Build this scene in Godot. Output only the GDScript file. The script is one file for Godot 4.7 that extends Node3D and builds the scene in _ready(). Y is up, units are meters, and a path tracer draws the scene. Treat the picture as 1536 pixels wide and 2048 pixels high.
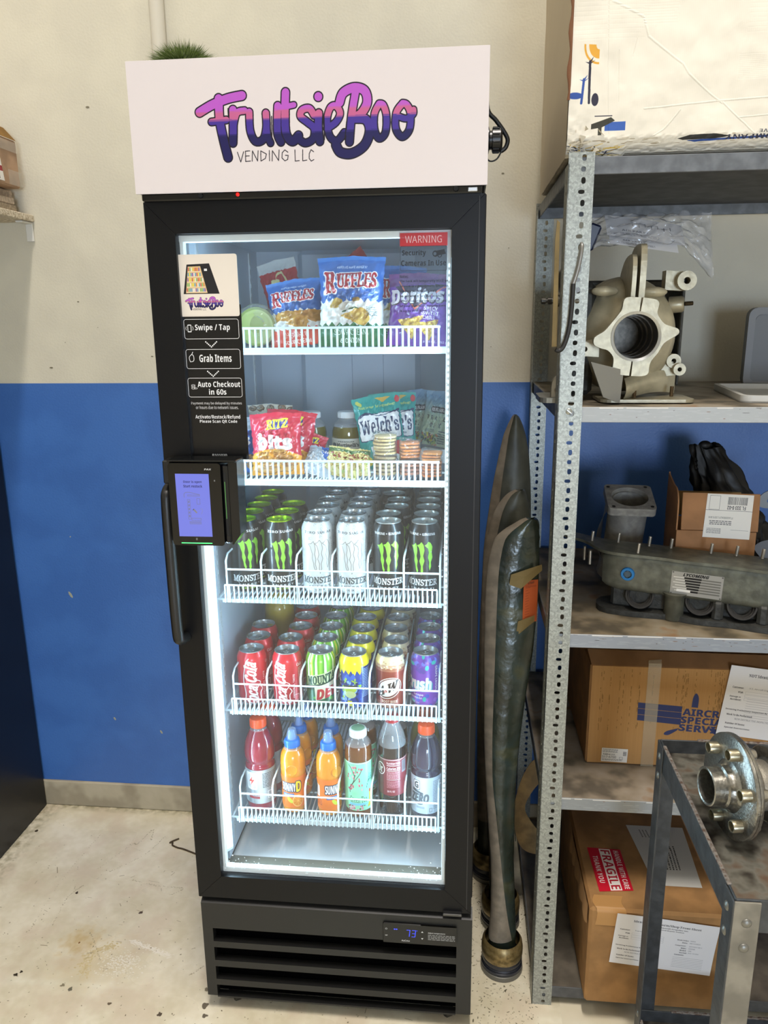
extends Node3D
# A glass-door vending cooler in a workshop corner beside a slotted-angle shelving unit full of engine parts.

# ---------------------------------------------------------------- geometry helpers
class Geo extends RefCounted:
	var v := PackedVector3Array()
	var n := PackedVector3Array()
	var u := PackedVector2Array()
	var xf := Transform3D()
	func tri(a: Vector3, b: Vector3, c: Vector3, na: Vector3, nb: Vector3, nc: Vector3, ua := Vector2.ZERO, ub := Vector2.ZERO, uc := Vector2.ZERO) -> void:
		if (b - a).cross(c - a).dot(na + nb + nc) > 0.0:   # front faces run clockwise
			var t := b; b = c; c = t
			t = nb; nb = nc; nc = t
			var k := ub; ub = uc; uc = k
		v.append(xf * a); v.append(xf * b); v.append(xf * c)
		n.append((xf.basis * na).normalized()); n.append((xf.basis * nb).normalized()); n.append((xf.basis * nc).normalized())
		u.append(ua); u.append(ub); u.append(uc)
	func ftri(a: Vector3, b: Vector3, c: Vector3) -> void:   # counter-clockwise seen from outside
		var m := (b - a).cross(c - a)
		if m.length_squared() > 1e-20:
			tri(a, b, c, m, m, m)
	# a b c d counter-clockwise seen from outside; a is the picture's lower left
	func quad(a: Vector3, b: Vector3, c: Vector3, d: Vector3, r := Rect2(0, 0, 1, 1)) -> void:
		var m := (c - a).cross(d - b)
		if m.length_squared() < 1e-20: return
		var p := r.position; var e := r.end
		tri(a, b, c, m, m, m, Vector2(p.x, e.y), e, Vector2(e.x, p.y))
		tri(a, c, d, m, m, m, Vector2(p.x, e.y), Vector2(e.x, p.y), p)
	func box(c: Vector3, s: Vector3, bev := 0.0, rot := Basis()) -> void:
		var keep := xf
		xf = xf * Transform3D(rot, c)
		var h := s * 0.5
		var k := h - Vector3.ONE * minf(bev, minf(h.x, minf(h.y, h.z)) * 0.98)
		for ax in 3:
			for sg in [-1.0, 1.0]:
				var o := Vector3.ZERO; o[ax] = h[ax] * sg
				var i := (ax + 1) % 3; var j := (ax + 2) % 3
				var e1 := Vector3.ZERO; e1[i] = k[i]
				var e2 := Vector3.ZERO; e2[j] = k[j]
				if sg < 0: e1 = -e1
				if ax == 2 or ax == 0:
					# keep the picture upright on the side faces
					if ax == 0:
						quad(o - e2 * -sg - e1 * sg, o + e2 * -sg - e1 * sg, o + e2 * -sg + e1 * sg, o - e2 * -sg + e1 * sg)
					else:
						quad(o - e1 - e2, o + e1 - e2, o + e1 + e2, o - e1 + e2)
				else:
					quad(o - e2 + e1, o + e2 + e1, o + e2 - e1, o - e2 - e1)
		if bev > 0.0:
			for ax in 3:
				var i := (ax + 1) % 3; var j := (ax + 2) % 3
				for si in [-1.0, 1.0]:
					for sj in [-1.0, 1.0]:
						var p := Vector3.ZERO; p[i] = h[i] * si; p[j] = k[j] * sj; p[ax] = -k[ax]
						var q := Vector3.ZERO; q[i] = k[i] * si; q[j] = h[j] * sj; q[ax] = -k[ax]
						var up := Vector3.ZERO; up[ax] = 2.0 * k[ax]
						var m := Vector3.ZERO; m[i] = si; m[j] = sj
						tri(p, q, q + up, m, m, m); tri(p, q + up, p + up, m, m, m)
			for sx in [-1.0, 1.0]:
				for sy in [-1.0, 1.0]:
					for sz in [-1.0, 1.0]:
						var m := Vector3(sx, sy, sz)
						tri(Vector3(h.x * sx, k.y * sy, k.z * sz), Vector3(k.x * sx, h.y * sy, k.z * sz), Vector3(k.x * sx, k.y * sy, h.z * sz), m, m, m)
		xf = keep
	# turned round the y axis; u = 0.5 faces +z
	func lathe(pr: Array, seg := 24, a0 := -PI, a1 := PI, round_ := 0.7) -> void:
		var lo := INF; var hi := -INF
		for p: Vector2 in pr:
			lo = minf(lo, p.y); hi = maxf(hi, p.y)
		var span := maxf(hi - lo, 1e-6)
		var sn: Array[Vector2] = []
		for i in pr.size() - 1:
			var d: Vector2 = pr[i + 1] - pr[i]
			sn.append(Vector2(d.y, -d.x).normalized())
		for i in pr.size() - 1:
			var p: Vector2 = pr[i]; var q: Vector2 = pr[i + 1]
			if p.is_equal_approx(q): continue
			var np := sn[i]; var nq := sn[i]
			if i > 0 and sn[i - 1].dot(sn[i]) > round_: np = (sn[i - 1] + sn[i]).normalized()
			if i < sn.size() - 1 and sn[i + 1].dot(sn[i]) > round_: nq = (sn[i + 1] + sn[i]).normalized()
			for k in seg:
				var a := lerpf(a0, a1, float(k) / seg); var b := lerpf(a0, a1, float(k + 1) / seg)
				var ca := Vector3(sin(a), 0, cos(a)); var cb := Vector3(sin(b), 0, cos(b))
				var ua := a / TAU + 0.5; var ub := b / TAU + 0.5
				var vp := (hi - p.y) / span; var vq := (hi - q.y) / span
				var P := ca * p.x + Vector3.UP * p.y; var Q := cb * p.x + Vector3.UP * p.y
				var R := cb * q.x + Vector3.UP * q.y; var S := ca * q.x + Vector3.UP * q.y
				var nP := ca * np.x + Vector3.UP * np.y; var nQ := cb * np.x + Vector3.UP * np.y
				var nR := cb * nq.x + Vector3.UP * nq.y; var nS := ca * nq.x + Vector3.UP * nq.y
				if p.x > 1e-6: tri(P, Q, R, nP, nQ, nR, Vector2(ua, vp), Vector2(ub, vp), Vector2(ub, vq))
				if q.x > 1e-6: tri(P, R, S, nP, nR, nS, Vector2(ua, vp), Vector2(ub, vq), Vector2(ua, vq))
	func tube(pts: Array, r, seg := 8, closed := false) -> void:
		var m := pts.size()
		var rings := []
		var ref := Vector3.UP
		for i in m:
			var d: Vector3
			if closed: d = pts[(i + 1) % m] - pts[(i - 1 + m) % m]
			else: d = pts[mini(i + 1, m - 1)] - pts[maxi(i - 1, 0)]
			d = d.normalized()
			if i == 0 and absf(d.dot(ref)) > 0.9: ref = Vector3.RIGHT
			var x := ref - d * ref.dot(d)
			if x.length() < 1e-3: x = d.cross(Vector3(0.3, 0.5, 0.8))
			x = x.normalized(); ref = x
			var y := d.cross(x)
			var ring := []
			var rr: float = r[i] if r is Array else r
			for k in seg:
				var a := TAU * k / seg
				var nn := x * cos(a) + y * sin(a)
				ring.append([pts[i] + nn * rr, nn])
			rings.append(ring)
		for i in (m if closed else m - 1):
			var A: Array = rings[i]; var B: Array = rings[(i + 1) % m]
			for k in seg:
				var l := (k + 1) % seg
				tri(A[k][0], A[l][0], B[l][0], A[k][1], A[l][1], B[l][1]); tri(A[k][0], B[l][0], B[k][0], A[k][1], B[l][1], B[k][1])
		if not closed:
			for e in [0, m - 1]:
				var d: Vector3 = (pts[0] - pts[1]) if e == 0 else (pts[m - 1] - pts[m - 2])
				for k in seg:
					tri(pts[e], rings[e][k][0], rings[e][(k + 1) % seg][0], d, d, d)
	# outline in xy pushed from z = 0 to z = depth; holes are cut through
	func prism(poly: PackedVector2Array, depth: float, holes := [], smooth := false) -> void:
		if Geometry2D.is_polygon_clockwise(poly): poly.reverse()
		var flat := PackedVector2Array(poly)
		var outlines := [poly]
		for h: PackedVector2Array in holes:
			if not Geometry2D.is_polygon_clockwise(h): h.reverse()
			outlines.append(h)
			var bi := 0; var bj := 0; var bd := INF
			for i in flat.size():
				for j in h.size():
					var dd := flat[i].distance_squared_to(h[j])
					if dd < bd: bd = dd; bi = i; bj = j
			var joined := PackedVector2Array()
			for i in bi + 1: joined.append(flat[i])
			for j in h.size() + 1: joined.append(h[(bj + j) % h.size()])
			for i in range(bi, flat.size()): joined.append(flat[i])
			flat = joined
		var bb := Rect2(poly[0], Vector2.ZERO)
		for p in poly: bb = bb.expand(p)
		var ix := Geometry2D.triangulate_polygon(flat)
		for t in range(0, ix.size() - 2, 3):
			var q := []
			var w := []
			for k in 3:
				var p := flat[ix[t + k]]
				q.append(p); w.append(Vector2((p.x - bb.position.x) / bb.size.x, 1.0 - (p.y - bb.position.y) / bb.size.y))
			for z in [depth, 0.0]:
				var m := Vector3(0, 0, 1 if (z > 0.0) == (depth > 0.0) else -1) * signf(depth)
				if z == 0.0: m = Vector3(0, 0, -signf(depth))
				tri(Vector3(q[0].x, q[0].y, z), Vector3(q[1].x, q[1].y, z), Vector3(q[2].x, q[2].y, z), m, m, m, w[0], w[1], w[2])
		for o: PackedVector2Array in outlines:
			var c := o.size()
			for i in c:
				var p := o[i]; var q := o[(i + 1) % c]
				var e := q - p
				if e.length_squared() < 1e-14: continue
				var m := Vector3(e.y, -e.x, 0).normalized()
				var mp := m; var mq := m
				if smooth:
					var e0 := p - o[(i - 1 + c) % c]; var e1 := o[(i + 2) % c] - q
					var m0 := Vector3(e0.y, -e0.x, 0).normalized(); var m1 := Vector3(e1.y, -e1.x, 0).normalized()
					if m0.dot(m) > 0.6: mp = (m0 + m).normalized()
					if m1.dot(m) > 0.6: mq = (m1 + m).normalized()
				var P := Vector3(p.x, p.y, 0); var Q := Vector3(q.x, q.y, 0); var D := Vector3(0, 0, depth)
				tri(P, Q, Q + D, mp, mq, mq); tri(P, Q + D, P + D, mp, mq, mp)
	# f(u, v) -> Vector3 over the unit square, normals towards du x dv (flip turns them); v = 0 is the picture's bottom
	func grid(f: Callable, nu: int, nv: int, flip := false) -> void:
		var P := []
		for j in nv + 1:
			var row := []
			for i in nu + 1: row.append(f.call(float(i) / nu, float(j) / nv))
			P.append(row)
		var N := []
		for j in nv + 1:
			var row := []
			for i in nu + 1:
				var du: Vector3 = P[j][mini(i + 1, nu)] - P[j][maxi(i - 1, 0)]
				var dv: Vector3 = P[mini(j + 1, nv)][i] - P[maxi(j - 1, 0)][i]
				var m := du.cross(dv)
				if m.length_squared() < 1e-20: m = Vector3(0, 0, 1)
				row.append(m.normalized() * (-1.0 if flip else 1.0))
			N.append(row)
		for j in nv:
			for i in nu:
				var a := Vector2(float(i) / nu, 1.0 - float(j) / nv); var c := Vector2(float(i + 1) / nu, 1.0 - float(j + 1) / nv)
				tri(P[j][i], P[j][i + 1], P[j + 1][i + 1], N[j][i], N[j][i + 1], N[j + 1][i + 1], a, Vector2(c.x, a.y), c)
				tri(P[j][i], P[j + 1][i + 1], P[j + 1][i], N[j][i], N[j + 1][i + 1], N[j + 1][i], a, c, Vector2(a.x, c.y))
	func ball(c: Vector3, r: Vector3, nu := 16, nv := 10) -> void:
		grid(func(a: float, b: float) -> Vector3:
			var t := a * TAU; var p := (b - 0.5) * PI
			return c + Vector3(sin(t) * cos(p), sin(p), cos(t) * cos(p)) * r, nu, nv)
	func mesh(m: Material) -> ArrayMesh:
		var a := []
		a.resize(Mesh.ARRAY_MAX)
		a[Mesh.ARRAY_VERTEX] = v; a[Mesh.ARRAY_NORMAL] = n; a[Mesh.ARRAY_TEX_UV] = u
		var o := ArrayMesh.new()
		o.add_surface_from_arrays(Mesh.PRIMITIVE_TRIANGLES, a)
		o.surface_set_material(0, m)
		return o

# ---------------------------------------------------------------- printed pictures
class Pic extends RefCounted:
	var im: Image
	var w: int
	var h: int
	const S := 2
	static var cache := {}
	static var fonts := {}
	func _init(w_: int, h_: int, c: Color) -> void:
		w = w_; h = h_
		im = Image.create(w * S, h * S, false, Image.FORMAT_RGBA8)
		im.fill(c)
	func rect(x: float, y: float, rw: float, rh: float, c: Color) -> void:
		im.fill_rect(Rect2i(roundi(x * S), roundi(y * S), maxi(1, roundi(rw * S)), maxi(1, roundi(rh * S))), c)
	# filled outlines, even-odd; col is a Color or a function of y (and x) giving one
	func fill(polys: Array, col) -> void:
		var lo := INF; var hi := -INF
		for p: PackedVector2Array in polys:
			for q in p:
				lo = minf(lo, q.y); hi = maxf(hi, q.y)
		var y0 := maxi(0, floori(lo * S)); var y1 := mini(h * S - 1, ceili(hi * S))
		for y in range(y0, y1 + 1):
			var py := (y + 0.5) / S
			var xs := PackedFloat32Array()
			for p: PackedVector2Array in polys:
				var m := p.size()
				var a := p[m - 1]
				for i in m:
					var b := p[i]
					if (a.y <= py) != (b.y <= py):
						xs.append(a.x + (py - a.y) / (b.y - a.y) * (b.x - a.x))
					a = b
			if xs.size() < 2: continue
			xs.sort()
			var c: Color = col if col is Color else col.call(py)
			for k in range(0, xs.size() - 1, 2):
				var x0 := ceili(xs[k] * S - 0.5); var x1 := ceili(xs[k + 1] * S - 0.5)
				if x1 > x0 and x1 > 0 and x0 < w * S:
					im.fill_rect(Rect2i(x0, y, x1 - x0, 1), c)
	func poly(pts: Array, col) -> void:
		fill([PackedVector2Array(pts)], col)
	func oval(x: float, y: float, rx: float, ry: float, col, turn := 0.0) -> void:
		var o := PackedVector2Array()
		for i in 28:
			o.append(Vector2(cos(TAU * i / 28) * rx, sin(TAU * i / 28) * ry).rotated(turn) + Vector2(x, y))
		fill([o], col)
	func stroke(pts: Array, width: float, col) -> void:
		fill(Geometry2D.offset_polyline(PackedVector2Array(pts), width * 0.5, Geometry2D.JOIN_ROUND, Geometry2D.END_ROUND), col)
	func frame(x: float, y: float, rw: float, rh: float, t: float, c: Color) -> void:
		rect(x, y, rw, t, c); rect(x, y + rh - t, rw, t, c); rect(x, y, t, rh, c); rect(x + rw - t, y, t, rh, c)
	static func glyphs(s: String, bold: bool, serif: bool) -> PackedVector2Array:
		var key := s + str(bold) + str(serif)
		if not cache.has(key):
			var fk := str(bold) + str(serif)
			if not fonts.has(fk):
				var f := SystemFont.new()
				f.font_names = PackedStringArray(["Droid Serif" if serif else "Droid Sans"])
				f.font_weight = 700 if bold else 400
				fonts[fk] = f
			var t := TextMesh.new()
			t.font = fonts[fk]; t.font_size = 48; t.pixel_size = 0.01; t.depth = 0.0; t.text = s; t.curve_step = 1.5
			var a := t.get_mesh_arrays()
			var vs: PackedVector3Array = a[Mesh.ARRAY_VERTEX]
			var ix: PackedInt32Array = a[Mesh.ARRAY_INDEX] if a[Mesh.ARRAY_INDEX] != null else PackedInt32Array(range(vs.size()))
			var o := PackedVector2Array()
			for i in ix: o.append(Vector2(vs[i].x, -vs[i].y))
			cache[key] = o
		return cache[key]
	# text fitted into the box x y w h (its ink fills the box); xf moves, turns or slants it afterwards; swell thickens
	func text(s: String, x: float, y: float, tw: float, th: float, c, bold := true, serif := false, xf := Transform2D(), swell := 0.0) -> void:
		var g := glyphs(s, bold, serif)
		if g.is_empty(): return
		var bb := Rect2(g[0], Vector2.ZERO)
		for p in g: bb = bb.expand(p)
		var k := Vector2(tw / maxf(bb.size.x, 1e-6), th / maxf(bb.size.y, 1e-6))
		var offs := [Vector2.ZERO]
		if swell > 0.0:
			for i in 12: offs.append(Vector2(swell, 0).rotated(TAU * i / 12))
		for o: Vector2 in offs:
			for i in range(0, g.size() - 2, 3):
				var t := PackedVector2Array()
				for j in 3: t.append(xf * ((g[i + j] - bb.position) * k + Vector2(x, y)) + o)
				fill([t], c)
	# thin bars standing for print too small to read
	func lines(x: float, y: float, rw: float, rh: float, count: int, c: Color, rng: RandomNumberGenerator) -> void:
		for i in count:
			var yy := y + rh * i / count
			var xx := x
			while xx < x + rw:
				var l := rng.randf_range(0.05, 0.16) * rw
				rect(xx, yy, minf(l, x + rw - xx), rh / count * 0.5, c)
				xx += l + rw * 0.025
	func bars(x: float, y: float, rw: float, rh: float, c: Color, rng: RandomNumberGenerator) -> void:
		var xx := x
		while xx < x + rw:
			var l := rng.randf_range(0.008, 0.03) * rw
			rect(xx, y, l, rh, c)
			xx += l + rng.randf_range(0.01, 0.03) * rw
	func tex() -> ImageTexture:
		im.shrink_x2()
		return ImageTexture.create_from_image(im)

static func curve(pts: Array, step := 8, closed := false) -> Array:
	var o := []
	var m := pts.size()
	for i in (m if closed else m - 1):
		var p0 = pts[(i - 1 + m) % m] if closed else pts[maxi(i - 1, 0)]
		var p1 = pts[i]; var p2 = pts[(i + 1) % m]
		var p3 = pts[(i + 2) % m] if closed else pts[mini(i + 2, m - 1)]
		for k in step:
			o.append(p1.cubic_interpolate(p2, p0, p3, float(k) / step))
	if not closed: o.append(pts[m - 1])
	return o

static func disc(c: Vector2, r: float, seg := 20, ry := -1.0) -> PackedVector2Array:
	var o := PackedVector2Array()
	for i in seg:
		o.append(c + Vector2(cos(TAU * i / seg) * r, sin(TAU * i / seg) * (r if ry < 0 else ry)))
	return o

static func round_rect(x: float, y: float, w: float, h: float, r: float, seg := 4) -> PackedVector2Array:
	var o := PackedVector2Array()
	for q in 4:
		var c := Vector2(x + (w - r if q in [0, 3] else r), y + (h - r if q in [0, 1] else r))
		for i in seg + 1:
			var a := PI / 2 * (q + float(i) / seg)
			o.append(c + Vector2(cos(a), sin(a)) * r)
	return o

static func line_rot(a: Vector3, b: Vector3) -> Transform3D:   # y axis along a -> b, origin a
	var y := (b - a).normalized()
	var x := y.cross(Vector3(0, 0, 1) if absf(y.z) < 0.9 else Vector3.RIGHT).normalized()
	return Transform3D(Basis(x, y, x.cross(y)), a)

# ---------------------------------------------------------------- scene helpers
var names := {}
var mats := {}
var rng := RandomNumberGenerator.new()

func numbered(s: String) -> String:
	names[s] = names.get(s, -1) + 1
	return s if names[s] == 0 else "%s_%03d" % [s, names[s]]

func tag(o: Node3D, label: String, category: String, group := "", kind := "") -> Node3D:
	if label: o.set_meta("label", label)
	if category: o.set_meta("category", category)
	if group: o.set_meta("group", group)
	if kind: o.set_meta("kind", kind)
	return o

func thing(called: String, label: String, category: String, at := Vector3.ZERO, turn := 0.0, group := "") -> Node3D:
	var o := Node3D.new()
	o.name = numbered(called)
	add_child(o)
	o.position = at; o.rotation.y = turn
	tag(o, label, category, group)
	return o

func part(parent: Node3D, called: String, g: Geo, m: Material, at := Vector3.ZERO, label := "", kind := "") -> MeshInstance3D:
	var o := MeshInstance3D.new()
	o.name = called if parent != self else numbered(called)
	o.mesh = g.mesh(m)
	parent.add_child(o, true)
	o.position = at
	tag(o, label, "", "", kind)
	return o

func again(parent: Node3D, called: String, mesh: Mesh, at: Transform3D, m: Material = null) -> MeshInstance3D:
	var o := MeshInstance3D.new()
	o.name = called
	o.mesh = mesh
	if m: o.material_override = m
	parent.add_child(o, true)
	o.transform = at
	return o

func dup(o: Node3D, base: String, at: Vector3, turn: float, label: String, group: String) -> Node3D:
	var c: Node3D = o.duplicate()
	c.name = numbered(base)
	add_child(c)
	c.position = at; c.rotation = Vector3(0, turn, 0)
	c.set_meta("label", label); c.set_meta("group", group)
	return c

func mat(c, rough := 0.5, metal := 0.0, more := {}) -> StandardMaterial3D:
	var key := str(c) + str(rough) + str(metal) + str(more)
	if not mats.has(key):
		var m := StandardMaterial3D.new()
		if c is Texture2D: m.albedo_texture = c
		else: m.albedo_color = Color(c) if c is Color else Color.html(c)
		m.roughness = rough; m.metallic = metal
		for k in more: m.set(k, more[k])
		mats[key] = m
	return mats[key]

func glow(c: Color, energy: float) -> StandardMaterial3D:
	return mat(c, 0.4, 0.0, {"emission_enabled": true, "emission": c, "emission_energy_multiplier": energy})

func clear(c: Color, alpha: float, rough := 0.03) -> StandardMaterial3D:
	return mat(Color(c.r, c.g, c.b, alpha), rough, 0.0, {"transparency": BaseMaterial3D.TRANSPARENCY_ALPHA, "cull_mode": BaseMaterial3D.CULL_DISABLED})

func ntex(seed_: int, freq: float, size := 256, ramp := [], kind := FastNoiseLite.TYPE_SIMPLEX_SMOOTH, oct := 4) -> NoiseTexture2D:
	var key := "ntex" + str([seed_, freq, size, ramp, kind, oct])
	if mats.has(key): return mats[key]
	var f := FastNoiseLite.new()
	f.seed = seed_; f.frequency = freq; f.noise_type = kind; f.fractal_octaves = oct
	if kind == FastNoiseLite.TYPE_CELLULAR: f.cellular_return_type = FastNoiseLite.RETURN_CELL_VALUE
	var t := NoiseTexture2D.new()
	t.width = size; t.height = size; t.seamless = true; t.noise = f
	if ramp:
		var g := Gradient.new()
		g.offsets = PackedFloat32Array(); g.colors = PackedColorArray()
		var off := PackedFloat32Array(); var cs := PackedColorArray()
		for r in ramp:
			off.append(r[0]); cs.append(Color.html(r[1]))
		g.offsets = off; g.colors = cs
		t.color_ramp = g
	mats[key] = t
	return t

# a noisy surface in world or own axes: colour ramp plus relief
func noisy(ramp: Array, freq: float, scale: float, rough: float, metal := 0.0, relief := 0.0, world := true, seed_ := 1, kind := FastNoiseLite.TYPE_SIMPLEX_SMOOTH, more := {}) -> StandardMaterial3D:
	var key := "noisy" + str(ramp) + str(freq) + str(scale) + str(rough) + str(metal) + str(relief) + str(world) + str(seed_) + str(more)
	if not mats.has(key):
		var m := StandardMaterial3D.new()
		m.albedo_texture = ntex(seed_, freq, 256, ramp, kind)
		m.roughness = rough; m.metallic = metal
		m.uv1_triplanar = true; m.uv1_world_triplanar = world; m.uv1_scale = Vector3.ONE * scale
		if relief > 0.0:
			m.heightmap_enabled = true; m.heightmap_scale = relief
			m.heightmap_texture = ntex(50, snappedf(freq * 1.3, 0.02) + 0.01, 256)
		for k in more: m.set(k, more[k])
		mats[key] = m
	return mats[key]

# one colour broken up by a shared pale noise
func speck(c: String, freq: float, scale: float, rough: float, metal := 0.0, relief := 0.0, world := false, low := "#d2d2d2") -> StandardMaterial3D:
	return noisy([[0.25, low], [0.75, "#ffffff"]], freq, scale, rough, metal, relief, world, 71, FastNoiseLite.TYPE_SIMPLEX_SMOOTH, {"albedo_color": Color.html(c)})

const WALL := -0.72
const STRIPE := 1.376

func _ready() -> void:
	rng.seed = 7
	# camera: a phone held at eye height, pitched down a little and turned slightly left
	var cam := Camera3D.new()
	cam.name = "camera"
	cam.transform = Transform3D(Basis(Vector3(0.99501, -0.01019, -0.09923), Vector3(-0.01417, 0.97025, -0.24167), Vector3(0.09874, 0.24187, 0.96527)), Vector3(0.5649, 1.5414, 1.4))
	cam.fov = rad_to_deg(2.0 * atan(1024.0 / 1538.0))
	cam.near = 0.05; cam.far = 60.0
	add_child(cam)
	cam.current = true
	# surroundings and exposure
	var env := Environment.new()
	env.background_mode = Environment.BG_COLOR
	env.background_color = Color(0.5, 0.55, 0.6)
	env.tonemap_mode = Environment.TONE_MAPPER_LINEAR
	env.tonemap_exposure = 0.9
	env.sdfgi_enabled = true; env.ssao_enabled = true; env.ssil_enabled = true
	var we := WorldEnvironment.new()
	we.name = "surroundings"
	we.environment = env
	add_child(we)
	# the workshop's ceiling fixtures: [x, z, width, depth, energy, colour]
	var white := Color(1.0, 0.97, 0.94)
	for L in [[0.65, 1.8, 0.35, 2.0, 41.0, white, "nearest the cooler"], [4.6, 2.4, 0.35, 2.4, 8.0, white, "over the far right floor"], [-3.4, 3.0, 0.35, 2.4, 8.0, white, "over the cabinet side"], [1.0, 7.0, 0.35, 2.4, 8.0, white, "farthest from the cooler"]]:
		ceiling_lamp(L[0], L[1], L[2], L[3], L[4], L[5], L[6])
	build_room()
	build_left_side()
	build_cooler()
	build_stock()
	build_rack()
	build_parts()
	build_cart()

func ceiling_lamp(x: float, z: float, w: float, d: float, e: float, c: Color, where: String) -> void:
	var t := thing("ceiling_light", "fluorescent ceiling light panel above the workshop, %s" % where, "light", Vector3(x, 7.995, z), 0.0, "ceiling lights")
	var g := Geo.new()
	for s in [-1, 1]:
		g.box(Vector3(s * (w / 2 + 0.015), -0.04, 0), Vector3(0.03, 0.08, d + 0.06), 0.004)
		g.box(Vector3(0, -0.04, s * (d / 2 + 0.015)), Vector3(w, 0.08, 0.03), 0.004)
	part(t, "housing", g, mat("#d8d8d4", 0.5))
	g = Geo.new()
	g.box(Vector3(0, -0.05, 0), Vector3(w, 0.01, d))
	part(t, "diffuser", g, glow(c, 2.0))
	var l := AreaLight3D.new()
	l.name = "lamp"
	l.area_size = Vector2(w, d)
	l.light_color = c; l.light_energy = e
	l.area_normalize_energy = true
	l.area_range = 15.0
	l.shadow_enabled = true
	t.add_child(l)
	l.position = Vector3(0, -0.085, 0)
	l.rotation.x = -PI / 2

func struct(called: String, g: Geo, m: Material) -> MeshInstance3D:
	return part(self, called, g, m, Vector3.ZERO, "", "structure")

func build_room() -> void:
	# back wall: cream plaster above a blue dado
	var cream := noisy([[0.3, "#cdc6b2"], [0.7, "#d2cbb6"]], 0.01, 1.6, 0.55, 0.0, 0.1, true, 3)
	var blue := noisy([[0.3, "#3d69ae"], [0.7, "#4270b6"]], 0.01, 1.6, 0.42, 0.0, 0.1, true, 4)
	for m: StandardMaterial3D in [cream, blue]:
		m.heightmap_texture = ntex(60, 0.16, 512, [], FastNoiseLite.TYPE_SIMPLEX_SMOOTH, 3)
		m.heightmap_scale = 0.03
	var g := Geo.new()
	g.box(Vector3(1.0, 4.0, WALL - 0.1), Vector3(12.4, 8.2, 0.2))
	var wall := struct("wall_back", g, cream)
	wall.set_meta("label", "cream painted wall with a blue lower half")
	g = Geo.new()
	g.box(Vector3(1.0, STRIPE / 2 - 0.05, WALL - 0.09), Vector3(12.0, STRIPE + 0.1, 0.182))
	part(wall, "blue_paint", g, blue, Vector3.ZERO, "blue painted lower band of the wall")
	# scuffs and old pin holes in the paint
	g = Geo.new()
	for q in [[-0.42, 2.09, 3], [-0.30, 2.07, 3], [0.36, 2.16, 3], [0.42, 2.12, 2], [0.05, 1.52, 2], [-0.3, 1.45, 2], [-0.5, 1.6, 2], [-0.6, 1.42, 3], [-0.35, 1.62, 1], [0.66, 1.9, 2], [0.68, 1.72, 1], [-0.2, 1.5, 1], [-0.1, 1.55, 1], [0.64, 1.47, 1], [-0.55, 1.49, 1], [-0.45, 1.53, 1], [-0.25, 1.68, 1]]:
		var r: float = 0.0012 * q[2]
		g.xf = Transform3D(Basis(), Vector3(q[0], q[1], WALL + 0.0002))
		g.prism(disc(Vector2.ZERO, r * 1.5, 7, r * 0.7), 0.0006)
	part(wall, "pin_holes", g, mat("#7c745e", 0.9), Vector3.ZERO, "", "stuff")
	g = Geo.new()
	for q in [[-0.62, 0.735, 0.004, 0.012], [-0.52, 0.32, 0.003, 0.006], [-0.6, 0.92, 0.002, 0.002], [-0.37, 0.28, 0.003, 0.007]]:
		g.xf = Transform3D(Basis().rotated(Vector3(0, 0, 1), 0.5), Vector3(q[0], q[1], WALL + 0.0012))
		g.prism(disc(Vector2.ZERO, q[2], 7, q[3]), 0.0005)
	part(wall, "paint_chips", g, mat("#a9a890", 0.9), Vector3.ZERO, "", "stuff")
	# baseboard: bare cement kerb with a sooty top edge
	g = Geo.new()
	g.box(Vector3(1.0, 0.0445, WALL + 0.003), Vector3(12.0, 0.089, 0.012), 0.003)
	struct("baseboard_back", g, noisy([[0.25, "#9a8f78"], [0.5, "#b3a88f"], [0.8, "#b9ae96"]], 0.012, 1.5, 0.8, 0.0, 0.15, true, 9))
	# floor: worn cream paint on concrete
	var m := StandardMaterial3D.new()
	m.roughness = 0.5
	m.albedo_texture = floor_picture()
	m.roughness_texture = ntex(22, 0.012, 256, [[0.2, "#6a6a6a"], [0.8, "#a8a8a8"]])
	m.heightmap_enabled = true; m.heightmap_scale = 0.03
	m.heightmap_texture = ntex(23, 0.03, 512)
	g = Geo.new()
	g.box(Vector3(1.0, -0.1, 4.1), Vector3(12.4, 0.1998, 10.0))
	var flo := struct("floor", g, noisy([[0.2, "#d9cfb4"], [0.8, "#e4dbc4"]], 0.02, 1.2, 0.5, 0.0, 0.1, true, 12))
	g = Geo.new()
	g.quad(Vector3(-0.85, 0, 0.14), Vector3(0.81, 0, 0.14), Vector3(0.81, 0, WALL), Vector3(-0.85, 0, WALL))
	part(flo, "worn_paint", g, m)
	# the rest of the hall closes behind the camera, with one low window of frosted panes that lets daylight in
	var plain := mat("#c6c4bd", 0.7)
	g = Geo.new(); g.box(Vector3(-5.1, 4.0, 4.1), Vector3(0.2, 8.2, 10.0)); struct("wall_left", g, plain)
	g = Geo.new(); g.box(Vector3(7.1, 4.0, 4.1), Vector3(0.2, 8.2, 10.0)); struct("wall_right", g, plain)
	g = Geo.new(); g.box(Vector3(1.0, 4.0, 9.1), Vector3(12.4, 8.2, 0.2)); struct("wall_front", g, plain)
	g = Geo.new(); g.box(Vector3(1.0, 8.1, 4.1), Vector3(12.4, 0.2, 10.0)); struct("ceiling", g, mat("#d6d5d0", 0.8))
	g = Geo.new()
	for k in 3: g.box(Vector3(2.3 + (k - 1) * 1.06, 1.15, 8.97), Vector3(0.06, 1.9, 0.06), 0.006)
	for k in 2: g.box(Vector3(2.3, 0.21 + k * 1.88, 8.97), Vector3(2.2, 0.06, 0.06), 0.006)
	var win := struct("window_1", g, mat("#8a8a86", 0.5))
	var day := Color(0.82, 0.9, 1.0)
	g = Geo.new()
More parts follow.
